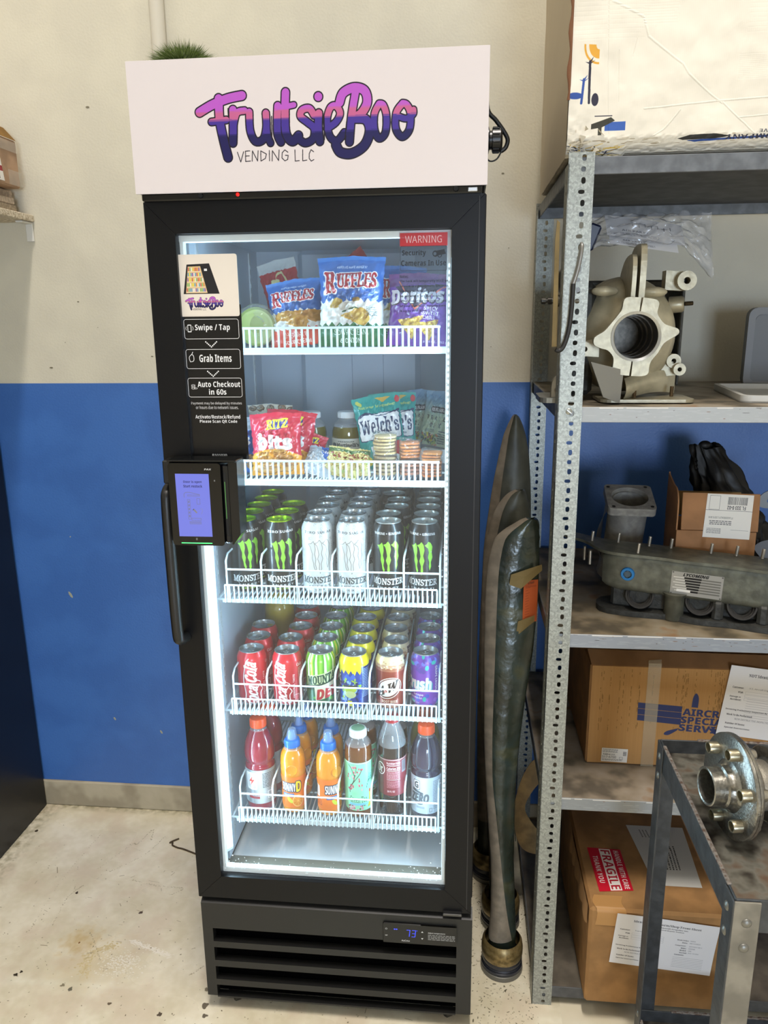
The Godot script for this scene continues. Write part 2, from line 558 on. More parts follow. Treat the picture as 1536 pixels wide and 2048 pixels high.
	for k in 2: g.box(Vector3(1.77 + k * 1.06, 1.15, 8.985), Vector3(1.0, 1.82, 0.01))
	part(win, "panes", g, glow(day, 3.0))
	var dl := AreaLight3D.new()
	dl.name = "window_light"
	dl.area_size = Vector2(2.06, 1.82)
	dl.light_color = day; dl.light_energy = DAY
	dl.area_normalize_energy = true; dl.area_range = 20.0; dl.shadow_enabled = true
	add_child(dl)
	dl.position = Vector3(2.3, 1.15, 8.93)

func floor_picture() -> ImageTexture:
	# covers x -0.85..0.81, z -0.72..0.14
	var W := 1992; var H := 1032
	var p := Pic.new(W, H, Color.html("#c8bc9c"))
	var r := RandomNumberGenerator.new()
	r.seed = 31
	var k := 1200.0
	var at := func(x: float, z: float) -> Vector2: return Vector2((x + 0.85) * k, (z - WALL) * k)
	# soft clouds of grime, darker along the wall and the cabinet foot
	var f := FastNoiseLite.new(); f.seed = 5; f.frequency = 0.005; f.fractal_octaves = 4
	var f2 := FastNoiseLite.new(); f2.seed = 9; f2.frequency = 0.03; f2.fractal_octaves = 3
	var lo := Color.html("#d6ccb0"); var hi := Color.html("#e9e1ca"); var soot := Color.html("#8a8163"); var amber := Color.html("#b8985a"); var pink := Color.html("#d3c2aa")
	var q1: Vector2 = at.call(-0.395, -0.17); var q2: Vector2 = at.call(-0.33, -0.11)
	for y in range(0, H, 4):
		for x in range(0, W, 4):
			var n1 := f.get_noise_2d(x, y); var n2 := f2.get_noise_2d(x, y)
			var c := lo.lerp(hi, clampf(0.5 + n1 * 0.9 + n2 * 0.35, 0, 1))
			c = c.lerp(pink, clampf(f.get_noise_2d(x + 5000.0, y) * 1.2, 0, 0.5))
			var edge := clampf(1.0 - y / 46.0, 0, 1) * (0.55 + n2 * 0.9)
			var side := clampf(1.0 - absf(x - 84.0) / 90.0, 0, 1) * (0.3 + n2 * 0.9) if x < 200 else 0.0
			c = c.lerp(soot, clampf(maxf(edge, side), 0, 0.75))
			var d1 := Vector2(x - q1.x, y - q1.y).length(); var d2 := Vector2(x - q2.x, (y - q2.y) * 1.2).length()
			c = c.lerp(amber, clampf(1.0 - d1 / 70.0 + n2 * 0.5, 0, 1) * 0.55)
			c = c.lerp(amber, clampf(1.0 - d2 / 150.0 + n2 * 0.6, 0, 1) * 0.22)
			p.rect(x, y, 4, 4, c)
	# brown smears, chalky patch and stripe
	for s in [[[-0.333, -0.068], [-0.349, -0.124], [-0.3, -0.16]]]:
		var a := []
		for q in s: a.append(at.call(q[0], q[1]))
		for q in curve(a, 14):
			for i in 7: p.oval(q.x + r.randfn(0, 9), q.y + r.randfn(0, 7), r.randf_range(2, 6), r.randf_range(1, 3), Color.html("#cbb88a").lerp(Color.html("#d6c79f"), r.randf()), r.randf() * 3)
	for i in 420:
		var q: Vector2 = at.call(-0.255 + r.randfn(0, 0.026), -0.105 + r.randfn(0, 0.018))
		p.oval(q.x, q.y, r.randf_range(0.8, 3.2), r.randf_range(0.6, 2), Color.html("#e2dac8").lerp(Color.html("#f0ebdd"), r.randf()))
	for i in 260:
		var tt := r.randf()
		var q: Vector2 = at.call(lerpf(-0.262, -0.145, tt) + r.randfn(0, 0.004), lerpf(-0.178, -0.14, tt) + r.randfn(0, 0.004))
		p.oval(q.x, q.y, r.randf_range(1, 4), 1.4, Color.html("#ede6d6"))
	# chips, drips and spots
	for s in [[-0.393, -0.16, 3.5, "#7a4a18"], [-0.485, -0.329, 6.0, "#3b2c1c"], [-0.744, -0.579, 8.0, "#4c4436"], [-0.277, -0.276, 6.5, "#5a4a38"], [-0.106, 0.025, 8.0, "#5c503e"], [-0.346, -0.023, 8.0, "#6f6a58"], [-0.01, -0.009, 11.0, "#6e6452"], [0.0, 0.02, 8.0, "#6e6452"], [-0.37, -0.032, 6.0, "#8a7f66"], [-0.235, 0.009, 6.0, "#6d604a"], [-0.5, -0.05, 6.0, "#3a3226"], [-0.49, -0.06, 5.0, "#3a3226"], [-0.02, -0.05, 7.0, "#7c725c"]]:
		var q: Vector2 = at.call(s[0], s[1])
		for i in 4: p.oval(q.x + r.randfn(0, s[2] * 0.3), q.y + r.randfn(0, s[2] * 0.25), s[2] * r.randf_range(0.5, 1.0), s[2] * r.randf_range(0.3, 0.6), Color.html(s[3]), r.randf() * 3)
	for s in [[[-0.471, -0.427], [-0.418, -0.538], [-0.4, -0.545], [-0.38, -0.612], [-0.366, -0.565]], [[-0.492, -0.211], [-0.502, -0.31], [-0.48, -0.36]], [[-0.542, -0.189], [-0.553, -0.364], [-0.534, -0.575]], [[-0.35, -0.392], [-0.27, -0.376], [-0.196, -0.372], [-0.222, -0.344]], [[-0.381, -0.195], [-0.35, -0.16], [-0.314, -0.112]], [[-0.074, -0.088], [-0.05, -0.115]], [[-0.43, -0.42], [-0.36, -0.5], [-0.33, -0.58]]]:
		var a := []
		for q in s: a.append(at.call(q[0], q[1]))
		for q in curve(a, 26):
			if r.randf() < 0.7: p.oval(q.x + r.randfn(0, 1.2), q.y + r.randfn(0, 1.2), r.randf_range(0.8, 2.4), r.randf_range(0.5, 1.2), Color.html("#857a60").lerp(Color.html("#a2977a"), r.randf()), r.randf() * 3)
	for i in 900:
		var x := r.randf_range(-0.8, 0.62); var z := r.randf_range(-0.65, 0.14)
		if z < -0.25 and r.randf() < 0.72: continue
		var q: Vector2 = at.call(x, z)
		p.oval(q.x, q.y, r.randf_range(0.5, 3.0), r.randf_range(0.4, 1.6), Color.html("#544a36").lerp(Color.html("#a89d80"), pow(r.randf(), 0.6)), r.randf() * 3)
	for i in 70:   # longer scuffs
		var q: Vector2 = at.call(r.randf_range(-0.75, 0.6), r.randf_range(-0.45, 0.14)); var e := Vector2(r.randfn(0, 14), r.randfn(0, 9))
		p.stroke([q, q + e], r.randf_range(0.8, 2.0), Color.html("#7c7159").lerp(Color.html("#b0a588"), r.randf()))
	for i in 800:   # thick litter of grit between the cooler and the rack
		var q: Vector2 = at.call(r.randf_range(0.605, 0.76), r.randf_range(-0.5, 0.14))
		p.oval(q.x, q.y, 0.6 + 5.0 * pow(r.randf(), 2.5), 0.4 + 1.6 * pow(r.randf(), 2.0), Color.html("#4a4534").lerp(Color.html("#9a9072"), r.randf()), r.randf() * 3)
	return p.tex()

func build_left_side() -> void:
	# conduit down the wall behind the cooler
	var c := Geo.new()
	c.tube([Vector3(-0.2075, 1.2, WALL + 0.02), Vector3(-0.2075, 7.9, WALL + 0.02)], 0.0185, 20)
	var t := thing("conduit_pipe", "painted cream conduit pipe running up the wall behind the cooler", "pipe")
	part(t, "pipe", c, mat("#d0c9b8", 0.35))
	c = Geo.new()
	c.box(Vector3(-0.2075, 1.5, WALL + 0.012), Vector3(0.07, 0.02, 0.024), 0.003)
	part(t, "strap", c, mat("#bdb7a6", 0.4, 0.3))
	# dark steel cabinet at the left
	t = thing("steel_cabinet", "black steel cabinet standing against the wall at the left edge", "cabinet", Vector3(-1.18, 0, -0.17))
	var g := Geo.new()
	g.box(Vector3(0, 0.7, 0), Vector3(0.8, 1.4, 1.08), 0.004)
	part(t, "body", g, mat("#0a0b12", 0.35))
	g = Geo.new()
	g.box(Vector3(0, 0.72, 0.552), Vector3(0.78, 1.3, 0.018), 0.004)
	var d := part(t, "door", g, mat("#0c0d14", 0.35))
	g = Geo.new(); g.tube([Vector3(0.3, 0.75, 0.575), Vector3(0.3, 0.9, 0.575)], 0.008)
	part(d, "handle", g, mat("#8a8a8a", 0.3, 0.9))
	# wall shelf with a pile of boards
	t = thing("wall_shelf", "raw chipboard wall shelf on a white bracket above the cabinet", "shelf")
	var chip := noisy([[0.2, "#a89a80"], [0.45, "#cdbfa6"], [0.8, "#ddd2bd"]], 0.09, 4.0, 0.9, 0.0, 0.1, true, 15)
	g = Geo.new(); g.box(Vector3(-1.1, 1.819, -0.44), Vector3(1.0, 0.017, 0.555), 0.0015)
	part(t, "shelf_board", g, chip)
	g = Geo.new()
	g.box(Vector3(-0.615, 1.785, WALL + 0.004), Vector3(0.02, 0.05, 0.006), 0.001)
	g.box(Vector3(-0.615, 1.807, WALL + 0.03), Vector3(0.02, 0.005, 0.05), 0.001)
	part(t, "bracket", g, mat("#d9d6cc", 0.5))
	var y := 1.8285
	for i in 3:
		var th: float = [0.022, 0.018, 0.019][i]
		var o := thing("board", ["lowest loose chipboard panel lying on the wall shelf", "middle loose chipboard panel in the pile on the wall shelf", "top loose chipboard panel under the taped carton"][i], "board", Vector3.ZERO, 0.0, "boards piled on the wall shelf")
		g = Geo.new()
		g.box(Vector3(-1.06 - i * 0.004, y + th / 2, -0.44), Vector3(0.86, th - 0.001, 0.5), 0.002, Basis().rotated(Vector3.UP, [0.012, -0.01, 0.016][i]))
		part(o, "panel", g, speck(["#bfae95", "#d4c1aa", "#c6b29b"][i], 0.07, 4.0, 0.9, 0.0, 0.1, true))
		y += th
	# taped carton with a label
	var box := thing("parts_carton", "brown carton with clear tape and an upside-down white label on the wall shelf", "box", Vector3(-0.606, y + 0.0015, -0.5), 0.0)
	g = Geo.new()
	g.box(Vector3(-0.16, 0.058, 0.02), Vector3(0.32, 0.116, 0.4), 0.004)
	part(box, "body", g, cardboard("#b08d6e"))
	g = Geo.new()
	g.quad(Vector3(0.001, 0.116, 0.22), Vector3(0.001, 0.116, -0.18), Vector3(-0.03, 0.15, -0.18), Vector3(-0.03, 0.15, 0.22))
	g.quad(Vector3(0.001, 0.116, -0.18), Vector3(0.001, 0.116, 0.22), Vector3(-0.03, 0.15, 0.22), Vector3(-0.03, 0.15, -0.18))
	part(box, "flap", g, cardboard("#a9803f"))
	var p := Pic.new(360, 240, Color.html("#e9e6e0"))
	var r := RandomNumberGenerator.new(); r.seed = 3
	p.lines(20, 20, 200, 60, 6, Color.html("#777777"), r)
	p.text("8", 300, 18, 34, 50, Color.html("#222222"))
	p.lines(250, 30, 40, 40, 4, Color.html("#555555"), r)
	p.bars(110, 100, 180, 30, Color.html("#555555"), r)
	p.rect(0, 140, 360, 36, Color.html("#9c2430"))
	p.lines(190, 148, 150, 22, 2, Color.html("#d8b0b0"), r)
	p.text("RZ310", 70, 184, 270, 46, Color.html("#151515"), true, false, Transform2D(PI, Vector2(410, 414)))
	g = Geo.new()
	g.quad(Vector3(0.0012, 0.008, 0.22), Vector3(0.0012, 0.008, -0.105), Vector3(0.0012, 0.092, -0.09), Vector3(0.0012, 0.092, 0.22))
	part(box, "label_sheet", g, mat(p.tex(), 0.5))
	g = Geo.new()
	for q in [[-0.18, -0.10, 0.085, 0.11], [-0.19, -0.125, 0.004, 0.04]]:
		g = Geo.new()
		g.quad(Vector3(0.0016, q[2], q[1]), Vector3(0.0016, q[2], q[0]), Vector3(0.0016, q[3], q[0]), Vector3(0.0016, q[3], q[1]))
		part(box, "tape", g, clear(Color(0.85, 0.83, 0.78), 0.22, 0.2))
	# crumpled clear bag on the carton
	t = thing("plastic_bag", "crumpled clear plastic bag lying on the taped carton", "bag", Vector3(-0.66, y + 0.158, -0.54))
	g = Geo.new()
	var n := FastNoiseLite.new(); n.seed = 8; n.frequency = 14.0
	g.grid(func(a: float, b: float) -> Vector3:
		var s := sin(a * PI) * sin(b * PI)
		return Vector3(lerpf(-0.1, 0.03, a), 0.02 + s * 0.045 + n.get_noise_2d(a, b) * 0.03 * s + (1 - a) * 0.02, lerpf(0.14, -0.1, b)), 22, 22)
	part(t, "film", g, clear(Color(0.9, 0.9, 0.88), 0.35, 0.12))
	# tuft of artificial grass on top of the cooler
	t = thing("grass_ball", "round tuft of green artificial grass on top of the cooler", "plant", Vector3(0.06, 1.968, -0.09))
	g = Geo.new()
	g.ball(Vector3(0, 0.012, 0), Vector3(0.045, 0.03, 0.045), 14, 8)
	part(t, "core", g, mat("#3c4526", 0.9))
	var r2 := RandomNumberGenerator.new(); r2.seed = 12
	var shades := ["#7f8f54", "#98a56c", "#66763f", "#a8b282"]
	for k in 4:
		g = Geo.new()
		for i in 850:
			var a := r2.randf() * TAU; var el := acos(1.0 - r2.randf() * 1.05)
			var d2 := Vector3(sin(el) * cos(a), cos(el), sin(el) * sin(a))
			var s := d2.cross(Vector3(r2.randf() - 0.5, r2.randf(), r2.randf() - 0.5)).normalized() * 0.0008
			var b0 := d2 * Vector3(0.035, 0.02, 0.035) + Vector3(0, 0.012, 0)
			var tip := d2 * Vector3(0.073, 0.058, 0.073) * r2.randf_range(0.82, 1.06) + Vector3(r2.randfn(0, 0.004), r2.randfn(0, 0.003), r2.randfn(0, 0.004))
			if tip.y < 0.002: tip.y = 0.002
			if b0.y < 0.002: b0.y = 0.002
			g.ftri(b0 - s, b0 + s, tip); g.ftri(b0 + s, b0 - s, tip)
		part(t, "grass_blades", g, mat(shades[k], 0.7, 0.0, {"backlight_enabled": true, "backlight": Color(0.2, 0.25, 0.1)}), Vector3.ZERO, "", "stuff")

func cardboard(c: String, seed_ := 20) -> StandardMaterial3D:
	var k := Color.html(c)
	return speck(k.lightened(0.04).to_html(false), 0.015, 3.0, 0.85, 0.0, 0.05, true, "#dddddd")

# brush-letter logo: strokes read off the sign, in the sign's own width and height
func logo_strokes() -> Array:
	return [
		[[[400, 262], [404, 345], [420, 425], [436, 488]], 34],
		[[[326, 315], [375, 286], [435, 262], [490, 250]], 34],
		[[[372, 352], [430, 344]], 26],
		[[[455, 305], [456, 375], [455, 432]], 31], [[[457, 372], [470, 318], [500, 308]], 26],
		[[[518, 314], [522, 385], [542, 426], [572, 418], [584, 372], [582, 318]], 28], [[[584, 340], [588, 400], [600, 432]], 26],
		[[[628, 290], [626, 350], [628, 400], [640, 428]], 30],
		[[[658, 238], [656, 320], [660, 395], [684, 426], [708, 404]], 32], [[[632, 298], [662, 292], [690, 286]], 22],
		[[[768, 326], [750, 300], [722, 306], [716, 330], [742, 352], [768, 376], [764, 416], [732, 432], [702, 410]], 27],
		[[[786, 318], [784, 370], [790, 426]], 30], [[[784, 254], [784.5, 254.5]], 33],
		[[[818, 376], [852, 352], [868, 318], [852, 290], [830, 298], [818, 345], [828, 405], [856, 424], [884, 392]], 26],
		[[[866, 276], [880, 240], [922, 220], [962, 232], [972, 276], [948, 320], [918, 336], [966, 342], [982, 384], [962, 440], [914, 472], [870, 468], [852, 440]], 34],
		[[[928, 232], [912, 330], [904, 428]], 30],
		[[[1018, 282], [1000, 320], [1000, 380], [1018, 414], [1042, 392], [1046, 330], [1034, 288], [1018, 282]], 26],
		[[[1108, 280], [1084, 316], [1082, 376], [1106, 408], [1134, 380], [1138, 318], [1124, 286], [1108, 280]], 26], [[[1092, 330], [1122, 338], [1148, 322], [1150, 304]], 23]]

func paint_logo(p: Pic, place: Callable, k: float) -> void:
	var r := RandomNumberGenerator.new(); r.seed = 4
	var bands := [[place.call(Vector2(700, 302)).y, "#b658c2"], [place.call(Vector2(700, 336)).y, "#c0608f"], [place.call(Vector2(700, 392)).y, "#43308f"], [1e9, "#191552"]]
	for pass_ in 2:
		for s in logo_strokes():
			var a := []
			for q in s[0]: a.append(place.call(Vector2(q[0], q[1])))
			var pts: Array = curve(a, 10) if a.size() > 2 else a
			if pass_ == 0:
				p.stroke(pts, (s[1] + 7) * k, Color.html("#120c1c"))
			else:
				var shade := func(y: float) -> Color:
					var yy := y + r.randf_range(-5, 5) * k
					for b in bands:
						if yy < b[0]: return Color.html(b[1])
					return Color.html("#191552")
				p.stroke(pts, (s[1] - 2) * k, shade)
	# second outlines where letters overlap keep them apart
	for s in [[[436, 300], [437, 330]], [[604, 330], [606, 420]], [[806, 330], [808, 420]], [[893, 350], [886, 420]]]:
		var a := []
		for q in s: a.append(place.call(Vector2(q[0], q[1])))
		p.stroke(a, 4 * k, Color.html("#120c1c"))

func paint_vending(p: Pic, place: Callable, k: float) -> void:
	var ink := Color.html("#26222a")
	for s in [[[472, 468], [485, 506], [496, 466]], [[520, 463], [503, 464], [504, 504], [523, 502]], [[504, 483], [518, 482]],
			[[529, 503], [530, 463], [550, 502], [552, 462]], [[562, 463], [563, 502], [580, 492], [584, 475], [562, 463]], [[595, 461], [596, 501]],
			[[606, 502], [607, 462], [631, 500], [633, 459]], [[667, 468], [655, 459], [645, 470], [644, 490], [655, 501], [666, 496], [668, 480], [657, 480]],
			[[694, 459], [695, 502], [711, 500]], [[724, 458], [724, 501], [740, 498]], [[766, 466], [756, 458], [749, 474], [749, 492], [757, 502], [767, 496]]]:
		var a := []
		for q in s: a.append(place.call(Vector2(q[0], q[1])))
		p.stroke(a, 3.2 * k, ink)

func header_picture() -> ImageTexture:
	var p := Pic.new(1600, 548, Color.html("#dcd3d3"))
	# the plane map from the measured drawing to the sign's own face
	var place := func(q: Vector2) -> Vector2:
		var w := 2.520796e-5 * q.x - 7.06319e-5 * q.y + 1.0
		return Vector2((7.32741e-4 * q.x - 5.73574e-5 * q.y - 0.0210186) / w * 1600.0, (8.24573e-5 * q.x + 1.86726e-3 * q.y - 0.2253373) / w * 548.0)
	paint_logo(p, place, 1.13)
	paint_vending(p, place, 1.13)
	return p.tex()

func sticker_picture() -> ImageTexture:
	# the family drawing and the code on the real sticker are left out; the cooler and the lettering stay
	var p := Pic.new(440, 420, Color.html("#e6dccf"))
	p.poly([Vector2(78, 62), Vector2(245, 56), Vector2(310, 268), Vector2(42, 268)], Color.html("#141216"))
	p.poly([Vector2(86, 76), Vector2(178, 74), Vector2(222, 262), Vector2(60, 262)], Color.html("#d9b987"))
	var r := RandomNumberGenerator.new(); r.seed = 6
	var tones := ["#c8564d", "#e4d24e", "#5b9fc0", "#e8e4dc", "#7db46a", "#d98a3c", "#8a5aa8"]
	for row in 5:
		var y := 84 + row * 36
		var x := 86.0 - row * 4.5
		while x < 172 + row * 8.0:
			p.rect(x, y, 8, 24, Color.html(tones[r.randi() % 7])); x += 11
		p.rect(84 - row * 5, y + 25, 96 + row * 14, 3, Color.html("#f0e2c4"))
	p.rect(205, 92, 22, 16, Color.html("#e8e8e8"))
	var place := func(q: Vector2) -> Vector2: return Vector2(50 + (q.x - 310) * 0.335, 292 + (q.y - 235 + (q.x - 310) * 0.03) * 0.33)
	paint_logo(p, place, 0.34)
	paint_vending(p, place, 0.5)
	return p.tex()

func panel_picture() -> ImageTexture:
	var p := Pic.new(400, 1000, Color.html("#0d0c0d"))
	var white := Color.html("#f2f2f2")
	for q in [[88, "Swipe / Tap", 52], [278, "Grab Items", 76], [462, "", 0]]:
		p.fill([round_rect(14, q[0], 366, 126, 16), round_rect(17, q[0] + 3, 360, 120, 13)], white)
		if q[1]: p.text(q[1], 88 if q[2] == 52 else 104, q[0] + 32, 232 if q[2] == 52 else 216, 50, white)
	p.text("Auto Checkout", 80, 484, 288, 38, white)
	p.text("in 60s", 154, 534, 118, 38, white)
	for y in [228, 416]:
		for i in 5:
			for s in [-1, 1]:
				p.rect(186 + s * (36 - i * 9), y + i * 8, 8, 8, white)
	# phone, hand and coin marks
	p.fill([round_rect(38, 122, 26, 48, 5), round_rect(42, 128, 18, 36, 2)], white)
	p.stroke([Vector2(30, 134), Vector2(26, 146), Vector2(30, 158)], 3, white); p.stroke([Vector2(72, 134), Vector2(76, 146), Vector2(72, 158)], 3, white)
	p.stroke(curve([Vector2(42, 358), Vector2(36, 330), Vector2(54, 312), Vector2(66, 324), Vector2(64, 352), Vector2(42, 358)], 6), 4, white)
	p.stroke([Vector2(54, 312), Vector2(62, 296)], 4, white)
	for i in 3:
		p.fill([disc(Vector2(50, 510 + i * 10), 14, 20, 6), disc(Vector2(50, 510 + i * 10), 11, 20, 3.5)], white)
	p.fill([disc(Vector2(66, 530), 12, 20, 5), disc(Vector2(66, 530), 9, 20, 3)], white)
	p.text("Payment may be delayed by minutes", 28, 618, 344, 22, white, false)
	p.text("or hours due to network issues.", 58, 644, 290, 22, white, false)
	p.text("Activate/Restock/Refund", 50, 704, 306, 25, white)
	p.text("Please Scan QR Code", 78, 736, 256, 25, white)
	p.text("B101020", 150, 966, 100, 18, white, false)
	return p.tex()

func warning_picture() -> ImageTexture:
	var bg := Color(0.42, 0.48, 0.56, 0.2)
	var p := Pic.new(460, 960, bg)
	var ink := Color(0.02, 0.03, 0.06, 1.0)
	p.rect(8, 10, 420, 108, Color(0.72, 0.1, 0.13, 0.96))
	p.text("WARNING", 54, 34, 324, 58, Color(0.85, 0.72, 0.74, 1.0), false)
	p.fill([round_rect(10, 118, 416, 206, 14), round_rect(13, 121, 410, 200, 12)], ink)
	p.text("Security", 26, 150, 212, 58, ink)
	p.text("Cameras In Use", 18, 236, 398, 46, ink)
	p.poly([Vector2(330, 160), Vector2(402, 148), Vector2(414, 186), Vector2(344, 200)], ink)
	p.fill([disc(Vector2(322, 184), 26, 24), disc(Vector2(318, 184), 14, 20)], ink)
	p.fill([disc(Vector2(360, 196), 20, 20), disc(Vector2(360, 198), 12, 20)], ink)
	p.text("Notes:", 6, 358, 76, 24, ink)
	var rows := ["The bank will temporarily HOLD an", "amount as a prepayment. When you", "complete your shopping, it will", "be returned to your account", "after deducting the actual cost", "of your purchase. Update time", "is up to your bank."]
	for i in rows.size():
		p.text(rows[i], 6, 398 + i * 42, [430, 440, 330, 400, 420, 410, 250][i], 26, ink)
	return p.tex()

func screen_picture() -> ImageTexture:
	var p := Pic.new(256, 456, Color.html("#7f88f0"))
	var ink := Color.html("#2c2f6a")
	p.text("Door is open", 60, 48, 140, 22, ink); p.text("Start restock", 58, 78, 144, 20, ink)
	var k := Color.html("#7d7fae")
	p.stroke(curve([Vector2(58, 170), Vector2(62, 140), Vector2(100, 134), Vector2(178, 150)], 6), 4, k)
	for q in [[84, 150, 94, 12], [152, 176, 26, 44], [80, 184, 22, 146], [104, 320, 74, 18], [86, 344, 92, 4], [86, 352, 92, 4], [86, 360, 92, 4]]:
		p.frame(q[0], q[1], q[2], q[3], 3, k)
	for i in 5: p.rect(86, 194 + i * 26, 10, 16, k)
	p.poly([Vector2(122, 262), Vector2(130, 254), Vector2(152, 278), Vector2(144, 286)], Color.html("#8d8a90"))
	p.stroke([Vector2(118, 262), Vector2(126, 254)], 4, Color.html("#2a2a3a"))
	p.stroke(curve([Vector2(178, 250), Vector2(192, 262), Vector2(182, 290)], 6), 3, Color.html("#8c90c8"))
	return p.tex()

func control_picture() -> ImageTexture:
	var p := Pic.new(720, 230, Color.html("#060607"))
	var b := Color.html("#3b4dff")
	# seven-segment 73 and two small marks
	for q in [[228, 60, 34, 7], [256, 62, 8, 40], [252, 104, 8, 40], [282, 60, 36, 7], [312, 62, 8, 40], [282, 100, 36, 7], [308, 104, 8, 40], [276, 140, 36, 7]]:
		p.poly([Vector2(q[0] + 4, q[1]), Vector2(q[0] + q[2] + 4, q[1]), Vector2(q[0] + q[2], q[1] + q[3]), Vector2(q[0], q[1] + q[3])], b)
	p.oval(332, 66, 5, 5, b)
	for x in [112, 132]: p.oval(x, 62, 9, 8, b)
	var w := Color.html("#b9b9b9")
	p.fill([disc(Vector2(30, 62), 10, 16), disc(Vector2(30, 62), 7, 16)], w); p.text("SET", 18, 136, 26, 14, w)
	p.poly([Vector2(372, 84), Vector2(384, 66), Vector2(396, 84)], w); p.poly([Vector2(372, 152), Vector2(384, 170), Vector2(396, 152)], w)
	p.text("AuCma", 180, 186, 80, 20, w)
	p.text("Adjust temperature:", 440, 74, 170, 20, w)
	var r := RandomNumberGenerator.new(); r.seed = 2
	p.lines(440, 104, 264, 72, 4, Color.html("#7a7a7a"), r)
	return p.tex()

func build_cooler() -> void:
	var t := thing("vending_cooler", "tall black glass-door vending cooler with a white lettered header sign", "vending machine")
	var black := mat("#08080a", 0.42)
	var satin := mat("#0b0b0d", 0.4, 0.0, {"metallic_specular": 0.35})
	# shell
	var g := Geo.new()
	for q in [[0.003, 0.045], [0.555, 0.603]]:
		g.box(Vector3((q[0] + q[1]) / 2, 1.03, -0.335), Vector3(q[1] - q[0], 1.45, 0.57), 0.003)
	g.box(Vector3(0.303, 1.03, -0.6), Vector3(0.6, 1.45, 0.04), 0.002)
	g.box(Vector3(0.303, 1.735, -0.335), Vector3(0.6, 0.04, 0.57), 0.002)
	g.box(Vector3(0.303, 0.3135, -0.335), Vector3(0.6, 0.022, 0.57), 0.002)
	part(t, "cabinet_shell", g, black)
	# white liner: sides, back with a raised air duct, floor and roof
	var liner := mat("#bccbda", 0.35)
	g = Geo.new()
	g.box(Vector3(0.0475, 1.03, -0.33), Vector3(0.005, 1.37, 0.5))
	g.box(Vector3(0.5525, 1.03, -0.33), Vector3(0.005, 1.37, 0.5))
	g.box(Vector3(0.3, 1.03, -0.577), Vector3(0.51, 1.37, 0.006))
	g.box(Vector3(0.3, 1.712, -0.33), Vector3(0.51, 0.006, 0.5))
	part(t, "liner", g, liner)
	g = Geo.new()
	g.box(Vector3(0.31, 1.03, -0.556), Vector3(0.3, 1.36, 0.036), 0.012)
	g.box(Vector3(0.33, 1.03, -0.5365), Vector3(0.08, 1.34, 0.005), 0.002)
	part(t, "air_duct", g, liner)
	g = Geo.new()
	g.box(Vector3(0.3, 0.3275, -0.34), Vector3(0.51, 0.006, 0.48), 0.002)
	part(t, "floor_tray", g, mat("#d3dade", 0.65))
	g = Geo.new()
	g.box(Vector3(0.3, 0.334, -0.066), Vector3(0.51, 0.012, 0.066), 0.002)
	part(t, "front_sill", g, mat("#77776c", 0.4, 0.3))
	g = Geo.new()
	for x in [0.051, 0.549]:
		for z in [-0.12, -0.5]:
			g.box(Vector3(x, 1.03, z), Vector3(0.003, 1.34, 0.012))
			for i in 60: g.box(Vector3(x + (0.001 if x < 0.3 else -0.001), 0.4 + i * 0.0215, z), Vector3(0.003, 0.009, 0.005))
	part(t, "shelf_rail", g, mat("#c6d0d6", 0.35, 0.3))
	# header sign
	g = Geo.new()
	g.box(Vector3(0.299, 1.862, -0.27), Vector3(0.604, 0.206, 0.572), 0.003)
	part(t, "header_box", g, black)
	g = Geo.new()
	g.box(Vector3(0.299, 1.862, 0.018), Vector3(0.606, 0.208, 0.004), 0.0008)
	var hm := mat("#dcd3d3", 0.35)
	var sign_ := part(t, "header_sign", g, hm, Vector3.ZERO, "white header sign with purple brush lettering")
	g = Geo.new()
	g.quad(Vector3(-0.0035, 1.7585, 0.0204), Vector3(0.6015, 1.7585, 0.0204), Vector3(0.6015, 1.9655, 0.0204), Vector3(-0.0035, 1.9655, 0.0204))
	part(sign_, "printed_face", g, mat(header_picture(), 0.3))
	g = Geo.new()
	g.box(Vector3(0.299, 1.753, -0.01), Vector3(0.59, 0.012, 0.05), 0.002)
	var eye := part(t, "camera_strip", g, mat("#050505", 0.12))
	for x in [0.11, 0.55]:
		g = Geo.new(); g.xf = Transform3D(Basis(Vector3.RIGHT, PI / 2), Vector3(x, 1.754, 0.0155))
		g.lathe([Vector2(0, 0.002), Vector2(0.004, 0.002), Vector2(0.005, 0)], 14)
		part(eye, "camera_lens", g, mat("#2a2c30", 0.1, 0.6))
	g = Geo.new(); g.ball(Vector3(0.176, 1.754, 0.0155), Vector3(0.003, 0.003, 0.003), 10, 6)
	part(eye, "red_indicator_light", g, glow(Color(1.0, 0.08, 0.06), 2.5))
	g = Geo.new(); g.box(Vector3(0.578, 1.7525, 0.0145), Vector3(0.016, 0.007, 0.003), 0.001)
	part(t, "hinge_plate", g, mat("#c8c8c8", 0.35, 0.8))
	g = Geo.new(); g.box(Vector3(0.56, 0.3075, 0.0), Vector3(0.04, 0.006, 0.02), 0.001)
	part(t, "hinge_plate", g, mat("#5a5a5a", 0.3, 0.9))
	# door frame: four mitred members
	var F := [Vector2(0, 0.306), Vector2(0.6, 0.306), Vector2(0.6, 1.748), Vector2(0, 1.748)]
	var I := [Vector2(0.054, 0.361), Vector2(0.5435, 0.361), Vector2(0.5435, 1.694), Vector2(0.054, 1.694)]
	var door := Node3D.new(); door.name = "door"; t.add_child(door, true)
	for k in 4:
		g = Geo.new(); g.xf.origin.z = -0.04
		var a: Vector2 = F[k]; var b: Vector2 = F[(k + 1) % 4]; var c: Vector2 = I[(k + 1) % 4]; var d: Vector2 = I[k]
		var e := (b - a).normalized() * 0.0004
		g.prism(PackedVector2Array([a + e, b - e, c - e, d + e]), 0.04)
		part(door, "frame_member", g, satin)
	g = Geo.new()
	g.box(Vector3(0.59, 1.03, -0.0015), Vector3(0.003, 1.43, 0.004), 0.001)
